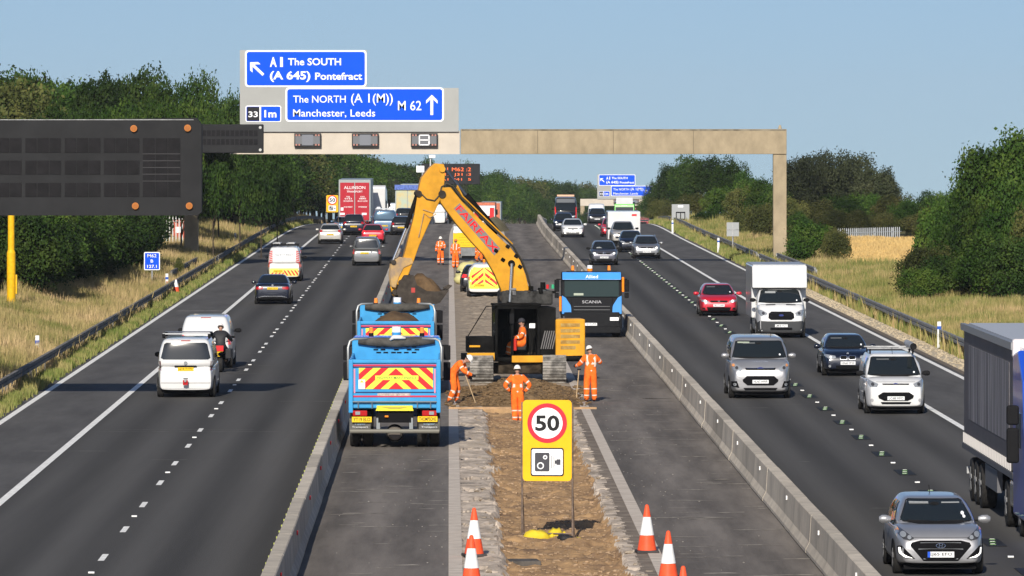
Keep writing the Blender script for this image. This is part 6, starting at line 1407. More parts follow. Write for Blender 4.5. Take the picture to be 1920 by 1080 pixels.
# hydraulics bay, engine house, counterweight
b=MB(); fb(b,1004,1034,575,664,NF+.12,1.25); b.build('valve_bay',XB,up)
b=MB()
for k in range(6): a=qq(1006+k*4.2,652-0*k); c=qq(1014+k*4.2,618); b.cyl((a[0],NF+.08,a[1]),(c[0],NF+.08,c[1]),.022,n=6)
b.build('pipes',mat('pale_pipe',(.28,.27,.26),.4,.6),up)
b=MB(); fb(b,1033,1088,596,668,NF,-.2); eh=b.build('engine_panel',CATY,up,bevel=.05)
b=MB()
for k in range(5):
    fb(b,1042,1078 if k<4 else 1070,604+k*10.5,610.5+k*10.5,NF-.012,NF+.0)
b.build('louvre',mat('louvre_bronze',(.30,.17,.04),.6,col2=(.44,.30,.10),vs_=6),eh)
b=MB(); fb(b,1036,1090,600,668,-.15,1.3); b.build('counterweight',CATY,up,bevel=.12)
b=MB(); fb(b,940,1036,545,572,-.1,1.2); b.build('engine_cowl',mat('cowl_grey',(.04,.039,.037),.8,var=.6,vs_=3),up,bevel=.06)
rc=random.Random(5)
for i in range(16):
    px_,py_=rc.uniform(945,1032),rc.uniform(541,556); a=qq(px_,py_); MB().box((a[0],rc.uniform(-.12,.6),a[1]),(rc.uniform(.08,.3),rc.uniform(.1,.3),rc.uniform(.06,.22)),rz=rc.uniform(0,1)).build('engine_fitting',rc.choice([XB,mat('cowl_grey',(.10,.10,.10)),DGR,mat('pale_pipe',(.28,.27,.26),.4,.6)]),up,bevel=.02)
b=MB(); a=qq(1022,530);c=qq(1022,560); b.cyl((a[0],.6,c[1]),(a[0],.6,a[1]),.09,n=10); b.build('exhaust',XB,up)
b=MB(); pts=[qq(871,665),qq(868,630),qq(903,573),qq(925,571)]; b.tube([(x_,NF,z_) for x_,z_ in pts],.018,6); b.build('handrail',XB,up)
for px,mm in((1028,REDV),(1038,mat('green_lamp',(.05,.4,.2),.4))):
    a=qq(px,537); MB().cyl((a[0],.2,a[1]-.08),(a[0],.2,a[1]+.06),.05,n=8,m=mm).build('status_lamp',None,up)
a=qq(1033,548); MB().box((a[0],.2,a[1]),(.36,.3,.08)).build('lamp_bracket',XB,up)
# boom
YB=.25; hw_=.22
bo_=[(829,352),(845,351),(866,377),(897,408),(941,449),(959,466),(975,487),(986,515),(992,541),(985,577),(945,577),(940,544),(928,515),(907,478),(881,450),(855,419),(827,381),(823,364)]
bm_=MB().prism([qq(*p) for p in bo_],YB-hw_,YB+hw_).build('boom',CATY,up,bevel=.03)
P4=[qq(851,391),qq(862,381),qq(938,466),qq(927,479)]; MB().prism(P4,YB-hw_-.012,YB-hw_-.001).build('name_plate',mat('plate_grey',(.20,.19,.185),.6),bm_)
a=Vector(qq(856.5,386)); c=Vector(qq(932.5,472.5)); dv_=(c-a); L_=dv_.length; ang=math.atan2(dv_.y,dv_.x)
me=text_mesh('FAIRFAX',1.0,bold=.012).copy(); co=np.array([v.co[:] for v in me.vertices]); mn=co.min(0); mx=co.max(0)
me.transform(Matrix.Diagonal((L_*.95/(mx[0]-mn[0]),.235/(mx[1]-mn[1]),1,1))@Matrix.Translation((-(mn[0]+mx[0])/2,-(mn[1]+mx[1])/2,0))); me.materials.clear(); me.materials.append(mat('letter_red',(.85,.015,.02),.5))
o=link('lettering',me,bm_,((a.x+c.x)/2,YB-hw_-.02,(a.y+c.y)/2)); o.rotation_euler=(Matrix.Rotation(-ang,3,'Y')@Matrix.Rotation(R(90),3,'X')).to_euler()
def pin(px,py,r,y0=None,y1=None,m=None,name='pin'):
    a=qq(px,py); return MB().cyl((a[0],YB-hw_-.07 if y0 is None else y0,a[1]),(a[0],YB+hw_+.07 if y1 is None else y1,a[1]),r,n=16).build(name,m or DGR,up)
pin(829,364,.13);pin(959,494,.12,m=XB);pin(945,560,.14)
def ram(p0,pm,p1,rb,rr,y,mb,mr,name):
    a,m1,c=qq(*p0),qq(*pm),qq(*p1); b=MB().cyl((a[0],y,a[1]),(m1[0],y,m1[1]),rb,n=14).build(name,mb,up,smooth='auto')
    MB().cyl((m1[0],y,m1[1]),(c[0],y,c[1]),rr,n=12).build('rod',mr,b,smooth='auto'); return b
STC=mat('rod_chrome',(.62,.63,.65),.22,.9); BLR=mat('blued_rod',(.10,.12,.16),.3,.7)
ram((950,590),(955,566),(959,494),.10,.055,YB-hw_-.14,XB,STC,'boom_ram'); ram((950,590),(955,566),(959,494),.10,.055,YB+hw_+.14,XB,STC,'boom_ram')
ram((935,437),(875,366),(836,317),.115,.05,YB,XB,BLR,'stick_ram')
b=MB()
for k,off in enumerate((0,-6,6)):
    pts=[(787,362+off*.2),(800,375),(815,378),(824,368+off*.3),(828,352),(838,346+off*.3),(850,351),(863,370),(870,377),(897,404-off*.2),(925,430),(948,450),(964,465),(980,492),(990,518),(996,545)]
    b.tube([(qq(*p)[0],YB-hw_+.05+.12*(k-1)+.05,qq(*p)[1]+.03) for p in pts],.026,6)
b.build('hoses',mat('hose_black',(.05,.045,.035),.6),up,smooth=True)
b=MB()
for k in(0,1):
    pts=[(858,352+k*3),(868,372),(899,402),(943,444),(962,462)]; b.tube([(qq(*p)[0],YB-.12+.2*k,qq(*p)[1]+.08) for p in pts],.024,6)
b.build('pipe',CATY,up)
for px,py in((952,462),(943,487),(968,480),(975,500),(930,470)): a=qq(px,py); MB().box((a[0],YB-hw_-.03,a[1]),(.14,.05,.12),ry=.6).build('fitting',XB,up,bevel=.02)
# stick
st_=[(816,306),(833,308),(835,326),(833,349),(826,375),(811,406),(786,461),(776,490),(766,515),(752,540),(744,532),(752,500),(761,468),(777,404),(783,365),(790,334),(806,314)]
sk=MB().prism([qq(*p) for p in st_],YB-.22,YB+.22).build('stick',CATY,up,bevel=.025)
pin(829,317,.11,YB-.30,YB+.30,CATY); pin(785,363,.11,YB-.3,YB+.3)
ram((784,362),(762,428),(737,490),.075,.042,YB-.12,XB,STC,'bucket_ram')
b=MB(); b.tube([(qq(*p)[0],YB-.25,qq(*p)[1]) for p in((793,393),(812,399),(818,401),(806,408),(795,400),(785,445))],.02,6); b.build('stick_pipe',CATD,up)
MB().prism([qq(*p) for p in((734,492),(748,482),(772,484),(775,494),(757,502),(748,520),(742,540),(734,538),(731,515))],YB-.26,YB-.12).prism([qq(*p) for p in((734,492),(748,482),(772,484),(775,494),(757,502),(748,520),(742,540),(734,538),(731,515))],YB+.12,YB+.26).build('bucket_link',CATD,up,bevel=.02)
MB().prism([qq(*p) for p in((742,505),(760,498),(764,515),(750,552),(738,556),(733,540))],YB-.10,YB+.10).build('tipping_link',CATY,up,bevel=.03)
pin(738,492,.09,YB-.3,YB+.3); pin(752,530,.10,YB-.32,YB+.32); pin(741,548,.10,YB-.32,YB+.32)
bkp=[(757,516),(748,530),(742,548),(750,562),(770,571),(800,573),(822,566),(839,544),(815,549),(798,548),(778,538),(771,517)]
bw=.60; bk=MB().prism([qq(*p) for p in bkp],YB-bw,YB+bw).build('bucket',DGR,up,bevel=.02)
sd=[(756,515),(747,530),(741,548),(749,563),(770,572),(800,574),(823,567),(840,543),(815,546),(798,545),(780,534),(773,515)]
for y_ in(YB-bw-.025,YB+bw+.003): MB().prism([qq(*p) for p in sd],y_,y_+.022).build('side_plate',DGR,bk)
MB().prism([qq(*p) for p in((769,539),(776,539),(776,548),(769,548))],YB-bw-.04,YB-bw-.028).build('red_mark',mat('faded_red',(.45,.06,.05),.6),bk)
b=MB()
for k in range(5): a=qq(836,542); c=qq(846,535); yy=YB-bw+.12+k*(2*bw-.24)/4; b.cyl((a[0],yy,a[1]),(c[0],yy,c[1]),.05,.02,n=6)
b.build('teeth',DGR,bk)
ax=Vector((*qq(768,552),)); 
hp=thing('soil_load','mound of brown soil carried in the excavator bucket','soil',(0,0,0)); 
n=20; vs=[]; c0=qq(800,545); M_=Matrix.Translation((PX(pxc,DX),DX,0))@Matrix.Rotation(TH,4,'Z')
for i in range(n):
    for j in range(n):
        u=-1+2*i/(n-1); v=-1+2*j/(n-1); r_=max(0,1-u*u)**.7*max(0,1-v*v)**.5
        vs.append(M_@Vector((c0[0]+u*.60-.05*r_,YB+v*(bw-.03),c0[1]-.12-u*.06+.66*r_*(1-.25*u)+.10*noise.noise(Vector((u*3,v*3,7)))*(r_>.02))))
lb=MB(); lb.add(vs,[(i*n+j,(i+1)*n+j,(i+1)*n+j+1,i*n+j+1) for i in range(n-1) for j in range(n-1)]); lb.build('heap',SOIL,hp,smooth=True)
# falling trickle is left out; clods on the bucket rim
# ================================================================= PEOPLE
GLOVE=mat('work_glove',(.03,.03,.035),.8); BOOT=mat('boot',(.06,.04,.03),.7); HELM=mat('white_helmet',(.82,.80,.74),.35); 
def person(label,px,d,z,rz,P={},H=1.75,suit=None,bands=True,helmet=HELM,gloves=True,lean=0,parent=None,loc=None,cat='person',group='road workers in orange'):
    k=H/1.75; suit=suit or ORANGE
    J=dict(pelvis=(0,0,.96),waist=(0,0,1.10),chest=(0,0,1.33),neck=(0,0,1.49),head=(0,.01,1.56),
      ls=(-.18,0,1.42),le=(-.27,-.02,1.14),lw=(-.29,.04,.88),lp=(-.29,.06,.80),rs=(.18,0,1.42),re=(.27,-.02,1.14),rw=(.29,.04,.88),rp=(.29,.06,.80),
      lh=(-.095,0,.90),lk=(-.12,.01,.50),la=(-.13,-.02,.10),lt=(-.14,.15,.045),rh=(.095,0,.90),rk=(.12,.01,.50),ra=(.13,-.02,.10),rt=(.14,.15,.045)); J.update(P)
    rad=dict(pelvis=.19,waist=.185,chest=.20,neck=.065,head=.068,ls=.105,le=.080,lw=.056,lp=.036,rs=.105,re=.080,rw=.056,rp=.036,lh=.13,lk=.108,la=.092,lt=.046,rh=.13,rk=.108,ra=.092,rt=.046)
    E=[('pelvis','waist'),('waist','chest'),('chest','neck'),('neck','head'),('chest','ls'),('ls','le'),('le','lw'),('lw','lp'),('chest','rs'),('rs','re'),('re','rw'),('rw','rp'),('pelvis','lh'),('lh','lk'),('lk','la'),('la','lt'),('pelvis','rh'),('rh','rk'),('rk','ra'),('ra','rt')]
    for sd_ in 'lr':
        p=Vector(J[sd_+'p']); w_=Vector(J[sd_+'w']); f_=(p-w_).normalized(); sgn=-1 if sd_=='l' else 1
        ac=f_.cross(Vector((sgn,0,0))); ac=ac.normalized() if ac.length>.1 else Vector((0,1,0))
        for i,(o_,ln) in enumerate(((-.030,.055),(-.010,.07),(.010,.066),(.030,.05))):
            nm=f'{sd_}f{i}'; J[nm+'a']=p+ac*o_+f_*ln*.55+Vector((-sgn*.006,0,0)); J[nm+'b']=p+ac*o_+f_*ln+Vector((-sgn*.028,0,0)); rad[nm+'a']=.0095; rad[nm+'b']=.008; E+= [(sd_+'p',nm+'a'),(nm+'a',nm+'b')]
        J[sd_+'ta']=w_+ac*.045+f_*.045; J[sd_+'tb']=w_+ac*.06+f_*.085; rad[sd_+'ta']=.012; rad[sd_+'tb']=.0095; E+=[(sd_+'w',sd_+'ta'),(sd_+'ta',sd_+'tb')]
    nm=list(J); ix={a:i for i,a in enumerate(nm)}
    me=bpy.data.meshes.new('fig'); me.from_pydata([tuple(Vector(J[a])*k) for a in nm],[(ix[a],ix[b_]) for a,b_ in E],[])
    o=bpy.data.objects.new('fig',me); COL.objects.link(o); md=o.modifiers.new('s','SKIN'); md.use_smooth_shade=True
    for a in nm: sv=me.skin_vertices[0].data[ix[a]]; r_=rad[a]*k; sv.radius=(r_,r_*(.78 if a in('chest','waist','pelvis') else 1)); sv.use_root=(a=='pelvis')
    m2=o.modifiers.new('u','SUBSURF'); m2.levels=m2.render_levels=2
    dg=bpy.context.evaluated_depsgraph_get(); rm=bpy.data.meshes.new_from_object(o.evaluated_get(dg)); bpy.data.objects.remove(o)
    V=[Vector(v.co) for v in rm.vertices]; Fs=[tuple(p.vertices) for p in rm.polygons]
    mats=[suit,SILVERT,GLOVE if gloves else SKIN,BOOT,SKIN,mat('hair_dark',(.05,.035,.02),.8),mat('eye_dark',(.02,.015,.012),.4)]
    bones=[(a,b_,Vector(J[a])*k,Vector(J[b_])*k) for a,b_ in E]; mi=[]
    for f in Fs:
        c=sum((V[i] for i in f),Vector())/len(f); best=None;bd=9
        for a,b_,p,q_ in bones:
            dd=q_-p; t_=max(0,min(1,(c-p).dot(dd)/dd.length_squared)); e=(c-(p+dd*t_)).length
            if e<bd: bd=e;best=(a,b_,t_)
        a,b_,t_=best; mm=0
        if b_ in('lp','rp') or a in('lp','rp') or 'f' in a or a in('lta','rta') or b_ in('lta','rta'): mm=2
        elif b_ in('lt','rt'): mm=3
        elif b_=='head' : mm=4
        elif (a,b_)==('pelvis','waist') and .05<t_<.42: mm=1
        elif (a,b_)==('waist','chest') and .42<t_<.62: mm=1
        elif b_ in('le','re') and .55<t_<.68: mm=1
        elif b_ in('lw','rw') and .42<t_<.57: mm=1
        elif b_ in('la','ra') and (.20<t_<.31 or .66<t_<.77): mm=1
        elif (b_ in('chest','ls','rs') or (a,b_)==('chest','neck')) and .10*k<abs((c-Vector(J['chest'])*k).x)<.135*k: mm=1
        mi.append(mm if bands or mm!=1 else 0)
    # head with a face
    hc=Vector(J['head'])*k; ax_=(Vector(J['head'])-Vector(J['neck'])).normalized(); hc=hc+ax_*.085*k; yaw=J.get('_yaw',0)
    Rm=Vector((0,0,1)).rotation_difference(ax_).to_matrix()
    n1,n2=14,18; base=len(V)
    for i in range(n1+1):
        th=math.pi*i/n1
        for j in range(n2):
            ph=2*math.pi*j/n2; x_=.078*math.sin(th)*math.cos(ph); y_=.098*math.sin(th)*math.sin(ph); z_=.118*math.cos(th)
            if z_<-.02: x_*=1-.28*(-z_-.02)/.1
            if y_>0 and abs(x_)<.02 and -.035<z_<.02: y_+=.018
            if abs(y_)<.02 and abs(z_)<.03: x_*=1.12
            V.append(hc+Rm@(Vector((x_,y_,z_))*k))
    for i in range(n1):
        for j in range(n2):
            Fs.append((base+i*n2+j,base+(i+1)*n2+j,base+(i+1)*n2+(j+1)%n2,base+i*n2+(j+1)%n2))
            th=math.pi*(i+.5)/n1; ph=2*math.pi*(j+.5)/n2; yy=math.sin(ph)
            eye= i==6 and j in(3,5); hair= (yy<.1 and th<1.9) or th<.7
            mi.append(6 if eye else 5 if hair else 4)
    bodym=bpy.data.meshes.new('person'); bodym.from_pydata([tuple(v) for v in V],[],Fs)
    for m_ in mats: bodym.materials.append(m_)
    bodym.polygons.foreach_set('material_index',mi); bodym.shade_smooth()
    if loc is None: loc=(PX(px,d),d,z)
    o=link('person',bodym,parent,loc,rz)
    if parent is None: tag(o,label,cat,group)
    hb=MB(); rings=[]; n=18
    for zz_,r_ in((-.005,.125),(.0,.128),(.012,.112),(.05,.106),(.09,.085),(.118,.05),(.128,.012)):
        rings.append([hc+Rm@(Vector((r_*.92*math.cos(2*math.pi*j/n),r_*1.12*math.sin(2*math.pi*j/n)+(.03 if zz_<.005 and math.sin(2*math.pi*j/n)>.3 else 0),zz_+.035))*k) for j in range(n)])
    hb.loft(rings); hb.build('helmet',helmet,o,smooth='auto')
    return o
def shovel(p0,p1,label,blade=True):
    p0=Vector(p0);p1=Vector(p1); t=thing('shovel',label,'shovel',tuple(p1)); v=p0-p1
    MB().cyl((0,0,0),tuple(v),.018,n=8).build('shaft',mat('ash_wood',(.45,.32,.18),.6),t); e=v.normalized()
    h=MB().cyl(tuple(v-Vector((.06,0,0))),tuple(v+Vector((.06,0,0))),.018,n=8).build('handle',BLACK,t)
    if blade:
        b=MB(); b.box((0,0,0),(.30,.34,.025),rx=.15); b.build('blade',mat('blade_steel',(.30,.28,.26),.5,.6),t,loc=(.12,-.02,.03)); 
    return t
# stooping worker at the left with a shovel
d1=gd(757); W1=person('orange clad worker stooping over a shovel beside the nearer blue tipper',849,d1,0,R(-105),dict(waist=(0,.06,1.08),chest=(0,.24,1.24),neck=(0,.38,1.33),head=(0,.44,1.37),ls=(-.18,.27,1.30),rs=(.18,.27,1.30),le=(-.22,.36,1.02),lw=(-.12,.52,.84),lp=(-.08,.58,.79),re=(.24,.42,1.05),rw=(.14,.66,.93),rp=(.09,.72,.90),rk=(.14,.10,.50),ra=(.16,-.08,.10),rt=(.17,.09,.045),lk=(-.16,.12,.50),la=(-.20,.06,.10),lt=(-.21,.23,.045)))
shovel((PX(871,d1),d1-.1,1.0),(PX(893,d1-1.0),d1-1.5,.03),'long handled shovel held by the stooping worker')
MB2=MB().box((0,0,.1),(.34,.3,.05)); 
# middle worker, back to us, hands on hips, standing in the trench
d2_=FP*(HC+.28)/(795-YV)
person('orange clad worker seen from behind with hands on hips, standing in the trench',970,d2_,-.28,R(3),dict(le=(-.40,-.06,1.18),lw=(-.24,.03,1.0),lp=(-.17,.07,.99),re=(.40,-.06,1.18),rw=(.24,.03,1.0),rp=(.17,.07,.99),lk=(-.08,.03,.5),la=(-.07,0,.1),lt=(-.08,.16,.045)))
# right worker leaning on a shovel
d3=gd(753)
person('orange clad worker at the right standing beside an upright shovel',1107,d3,0,R(12),dict(le=(-.33,.08,1.20),lw=(-.42,.24,1.12),lp=(-.46,.29,1.13),re=(.36,.05,1.22),rw=(.26,.22,1.38),rp=(.22,.28,1.42),head=(-.01,.02,1.56)))
shovel((PX(1086,d3),d3+.3,1.02),(PX(1080,d3),d3+.1,.03),'upright shovel resting on the white line beside the right worker')
d4=gd(497); person('distant worker in orange and white helmet standing on the closed lane',826,d4,0,R(175),dict(le=(-.30,.05,1.16),lw=(-.20,.18,1.02),lp=(-.15,.22,1.0)))
d5=gd(503); person('orange worker with his back to us next to the yellow notice board',854,d5,0,R(-20),dict(),helmet=mat('orange_helmet',(.75,.2,.05),.4))
d6=gd(512); person('orange worker crouching between the works lorry and the chevron van',900,d6,0.35,R(160),dict(lk=(-.18,.28,.62),rk=(.18,.28,.62),la=(-.15,.0,.40),ra=(.15,.0,.40),lt=(-.15,.16,.33),rt=(.15,.16,.33)),H=1.6,helmet=mat('orange_helmet',(.75,.2,.05)))
# operator inside the cab
seat=Vector((CX0*.36+CX1*.64,NF+.45,z0+.55-.90)); wp=Matrix.Translation((PX(pxc,DX),DX,0))@Matrix.Rotation(TH,4,'Z')@seat
person('excavator operator in orange sitting inside the dark cab',0,0,0,TH+R(90),dict(lk=(-.14,.42,.92),rk=(.14,.42,.92),la=(-.14,.50,.52),ra=(.14,.50,.52),lt=(-.14,.66,.48),rt=(.14,.66,.48),le=(-.27,.06,1.16),lw=(-.24,.30,1.12),lp=(-.24,.38,1.12),re=(.27,.06,1.16),rw=(.24,.30,1.12),rp=(.24,.38,1.12)),loc=tuple(wp),helmet=mat('dark_cap',(.04,.04,.05),.7))
# ---- motorcycle and rider between the white vans
dm=226.6; xm=PX(412,dm); t=thing('motorcycle','black motorcycle riding between the two white vans','motorcycle',(xm,dm+.3,0),head(dm))
LTH=mat('leather_black',(.025,.025,.028),.55)
for yy in(0,1.45):
    w_=wheel(t,.09,yy,.31,.18)
b=MB().box((0,.65,.55),(.26,.75,.4)).box((0,.95,.85),(.28,.5,.26)).cyl((0,1.45,.31),(0,1.15,.95),.04,n=8); b.build('engine_frame',XB,t,bevel=.04)
MB().box((0,.2,.82),(.28,.75,.12)).build('seat',LTH,t,bevel=.05); MB().box((0,-.28,.86),(.26,.12,.2)).build('tail_light',REDV,t); plate(t,-.36,.66,'YD14 WNR',-1,w_=.24,h_=.17)
for q in(-1,1): MB().box((q*.30,-.02,.66),(.22,.5,.36)).build('pannier',LTH,t,bevel=.04); MB().tube([(0,1.12,1.0),(q*.3,1.05,1.08),(q*.4,.98,1.08)],.015,6).build('handlebar',STEEL,t); 
for q in(-1,1): MB().box((q*.42,1.05,1.22),(.14,.03,.09)).build('mirror',XB,t)
person('motorcycle rider in black leathers with a white and red helmet',0,0,0,head(dm),dict(pelvis=(0,0,.96),waist=(0,.05,1.1),chest=(0,.16,1.3),neck=(0,.25,1.45),head=(0,.28,1.5),ls=(-.18,.17,1.38),rs=(.18,.17,1.38),le=(-.32,.42,1.2),lw=(-.38,.68,1.12),lp=(-.38,.74,1.1),re=(.32,.42,1.2),rw=(.38,.68,1.12),rp=(.38,.74,1.1),lk=(-.2,.42,.76),la=(-.2,.12,.42),lt=(-.2,.28,.36),rk=(.2,.42,.76),ra=(.2,.12,.42),rt=(.2,.28,.36)),suit=LTH,bands=False,helmet=mat('rider_helmet',(.75,.7,.68),.3),loc=(xm,dm+.52,0),group='motorcycle and rider')
# ================================================================= TREES
def leafmat(name,c1,c2,c3):
    m=bpy.data.materials.new(name); m.use_nodes=True; n=m.node_tree; b=n.nodes['Principled BSDF']; b.inputs['Roughness'].default_value=0.6; b.inputs['Specular IOR Level'].default_value=0.08
    g=n.nodes.new('ShaderNodeNewGeometry'); z=n.nodes.new('ShaderNodeTexNoise'); z.inputs['Scale'].default_value=0.55; z.inputs['Detail'].default_value=7; z.inputs['Roughness'].default_value=0.75
    r=n.nodes.new('ShaderNodeValToRGB'); e=r.color_ramp.elements; e[0].position=0.36; e[0].color=(*c1,1); e[1].position=0.66; e[1].color=(*c3,1); x=e.new(0.5); x.color=(*c2,1)
    oi=n.nodes.new('ShaderNodeObjectInfo'); mr=n.nodes.new('ShaderNodeMapRange'); mr.inputs[3].default_value=0.5; mr.inputs[4].default_value=1.25
    mx=n.nodes.new('ShaderNodeMix'); mx.data_type='RGBA'; mx.blend_type='MULTIPLY'; mx.inputs[0].default_value=1
    n.links.new(g.outputs['Position'],z.inputs['Vector']); n.links.new(z.outputs[0],r.inputs[0]); n.links.new(r.outputs[0],mx.inputs[6]); n.links.new(oi.outputs['Random'],mr.inputs[0]); n.links.new(mr.outputs[0],mx.inputs[7]); n.links.new(mx.outputs[2],b.inputs['Base Color'])
    return m
LEAF={'dark':leafmat('dark_leaves',(0.009,0.023,0.005),(0.025,0.052,0.010),(0.062,0.095,0.018)),'mid':leafmat('mid_leaves',(0.014,0.038,0.006),(0.038,0.080,0.012),(0.105,0.150,0.026)),'olive':leafmat('olive_leaves',(0.030,0.040,0.011),(0.070,0.080,0.022),(0.14,0.13,0.04)),'grey':leafmat('grey_leaves',(0.022,0.030,0.015),(0.048,0.060,0.028),(0.09,0.10,0.05))}
BARK=mat('bark',(0.07,0.055,0.04),0.9,var=.3,vs_=5)
def crown(seed,nl=26,n=7500,bush=False,ls=0.036,flat=1.0,spread=.66):
    rg=np.random.default_rng(seed); z0=.02 if bush else .16; V=[]
    C=[];Rr=[]
    for i in range(nl):
        while True:
            p=rg.uniform(-1,1,3)
            if (p**2).sum()<1: break
        zc=.5+.0; hz=.46 if bush else .40
        q=np.array([p[0]*spread,p[1]*spread,(z0+1)/2+p[2]*hz*.72])
        if bush: q[2]=max(q[2],.16)
        # crowns narrow towards the top
        C.append(q); Rr.append(rg.uniform(.17,.36)*(1 if q[2]<.75 else .75))
    C.append(np.array([0,0,.5])); Rr.append(.5)
    C=np.array(C); Rr=np.array(Rr); w_=Rr**2; w_/=w_.sum()
    k=rg.choice(len(C),n,p=w_); d=rg.normal(size=(n,3)); d/=np.linalg.norm(d,axis=1)[:,None]
    d[:,2]=np.where(d[:,2]<-.5,-d[:,2],d[:,2])
    lump=1+.22*np.sin(d[:,0]*7+k)*np.sin(d[:,1]*6+k*2)+.15*rg.normal(size=n)
    r=Rr[k]*lump; P=C[k]+d*r[:,None]*np.array([1,1,.62 if not bush else .7]); P[:,2]=np.clip(P[:,2],.0,1.06)
    # stray sprays on the outline
    nr=d+rg.normal(size=(n,3))*.75; nr/=np.linalg.norm(nr,axis=1)[:,None]
    a=np.cross(nr,rg.normal(size=(n,3))); a/=np.linalg.norm(a,axis=1)[:,None]; b_=np.cross(nr,a); s_=ls*rg.uniform(.55,1.35,n)[:,None]
    A_=np.array([1,1,1/1.45 if bush else 1/2.0]); a=a*A_; b_=b_*A_
    q=np.stack([P-a*s_,P-b_*s_*.6,P+a*s_,P+b_*s_*.6],1).reshape(-1,3)
    me=bpy.data.meshes.new('crown'); nv=len(q); me.vertices.add(nv); me.vertices.foreach_set('co',q.astype(np.float32).ravel()); me.loops.add(nv); me.loops.foreach_set('vertex_index',np.arange(nv,dtype=np.int32)); me.polygons.add(n); me.polygons.foreach_set('loop_start',np.arange(0,nv,4,dtype=np.int32)); me.update(); me.validate()
    return me
def trunkmesh(seed,H=1.0):
    rr=random.Random(seed); b=MB(); b.tube([(0,0,-.03),(.01,0,.15),(.015,.01,.35),(0,0,.62)],[.030,.024,.018,.008],8)
    for i in range(7):
        a=rr.uniform(0,6.28); z=rr.uniform(.14,.45); L=rr.uniform(.3,.55); b.tube([(0,0,z),(L*.4*math.cos(a),L*.4*math.sin(a),z+L*.25),(L*math.cos(a),L*math.sin(a),z+L*.6)],[.012,.008,.003],6)
    return b.mesh('trunk')
CR={('t',i):crown(10+i,nl=24+3*i,n=17000,ls=.029) for i in range(5)}; CR.update({('b',i):crown(40+i,nl=20+3*i,n=14000,bush=True,ls=.029,spread=.62) for i in range(4)})
CRM={}
for k_,me in CR.items():
    for c_,m_ in LEAF.items():
        q=me if not me.materials else me.copy(); 
        if len(q.materials): q.materials.clear()
        q.materials.append(m_); CRM[(k_,c_)]=q
TM=[trunkmesh(i) for i in range(3)]
for t_ in TM: t_.materials.append(BARK)
tr_=random.Random(11)
def gz(o,d): return prof(d)+vz(o)
def tree(x,d,h,w_,kind,col,name,label,group,z=None,cat='tree'):
    o=x-cen(d); z=gz(max(-60,min(60,o)),d) if z is None else z
    t=thing(name,label,cat,(x,d,z-.05),tr_.uniform(0,6.28),group); s=h/1.0
    c=link('crown',CRM[((kind,tr_.randrange(5 if kind=='t' else 4)),col)],t); c.scale=(w_*.56,w_*.56,s)
    k=link('trunk',TM[tr_.randrange(3)],t); k.scale=(w_*.55,w_*.55,s); return t
def tp(px,pytop,d,wpx,kind,col,name,label,group,cat='tree'):
    x=PX(px,d); o=x-cen(d); z=gz(max(-60,min(60,o)),d); return tree(x,d,PZ(pytop,d)-z,wpx*d/FP,kind,col,name,label,group,cat=cat)
cols=['dark','mid','dark','olive','mid']
# left belt: bushes in front, trees behind
GL='woodland left of the motorway'
d=262.0; i=0
while d<700:
    o=-22.6-tr_.uniform(0,1.5)-(1.5 if d<300 else 0)
    if not(395<d<432): tree(cen(d)+o,d,tr_.uniform(3.4,5.0),tr_.uniform(4.5,6.5),'b',tr_.choice(['mid','olive','dark']),'hedge_bush','leafy bush along the front of the left woodland behind the dry grass','bushes in front of the left woodland',cat='bush')
    d+=tr_.uniform(4.0,5.6); i+=1
d=286.0
while d<368:
    tree(cen(d)-21.0-tr_.uniform(0,.8)+(d-286)*.013,d,tr_.uniform(3.2,4.6),tr_.uniform(4.2,5.6),'b',tr_.choice(['mid','dark','dark']),'hedge_bush','leafy bush along the front of the left woodland behind the dry grass','bushes in front of the left woodland',cat='bush'); d+=3.6
for o0,h0,h1,d0,d1,st_p in((-26.5,6.5,8.5,285,720,6.5),(-31,9.5,11.2,300,520,8),(-37,11.3,12.6,350,520,9),(-30,8.5,10.0,520,720,9)):
    d=d0
    while d<d1:
        tree(cen(d)+o0+tr_.uniform(-1.5,1.5),d,tr_.uniform(h0,h1),tr_.uniform(7,9.5),'t',tr_.choice(cols),'woodland_tree','dark broadleaf tree in the dense wood left of the road',GL); d+=st_p*tr_.uniform(.8,1.2)
# crest of the left wood, tops set by eye
for px,py,w_ in((-10,152,150),(60,136,150),(120,128,140),(185,130,150),(250,118,150),(310,120,150),(365,124,130),(410,148,110),(450,158,100),(490,200,90),(520,262,90)):
    tp(px,py+4,tr_.uniform(415,450),w_,'t',tr_.choice(['dark','dark','mid']),'woodland_tree','tall tree on the skyline of the left wood above the message sign',GL)
for px,py,w_ in((215,185,110),(285,178,120),(340,190,110),(90,195,110),(400,200,90),(150,190,100)):
    tp(px,py,tr_.uniform(385,405),w_,'t','mid','woodland_tree','brighter green tree below the skyline of the left wood',GL)
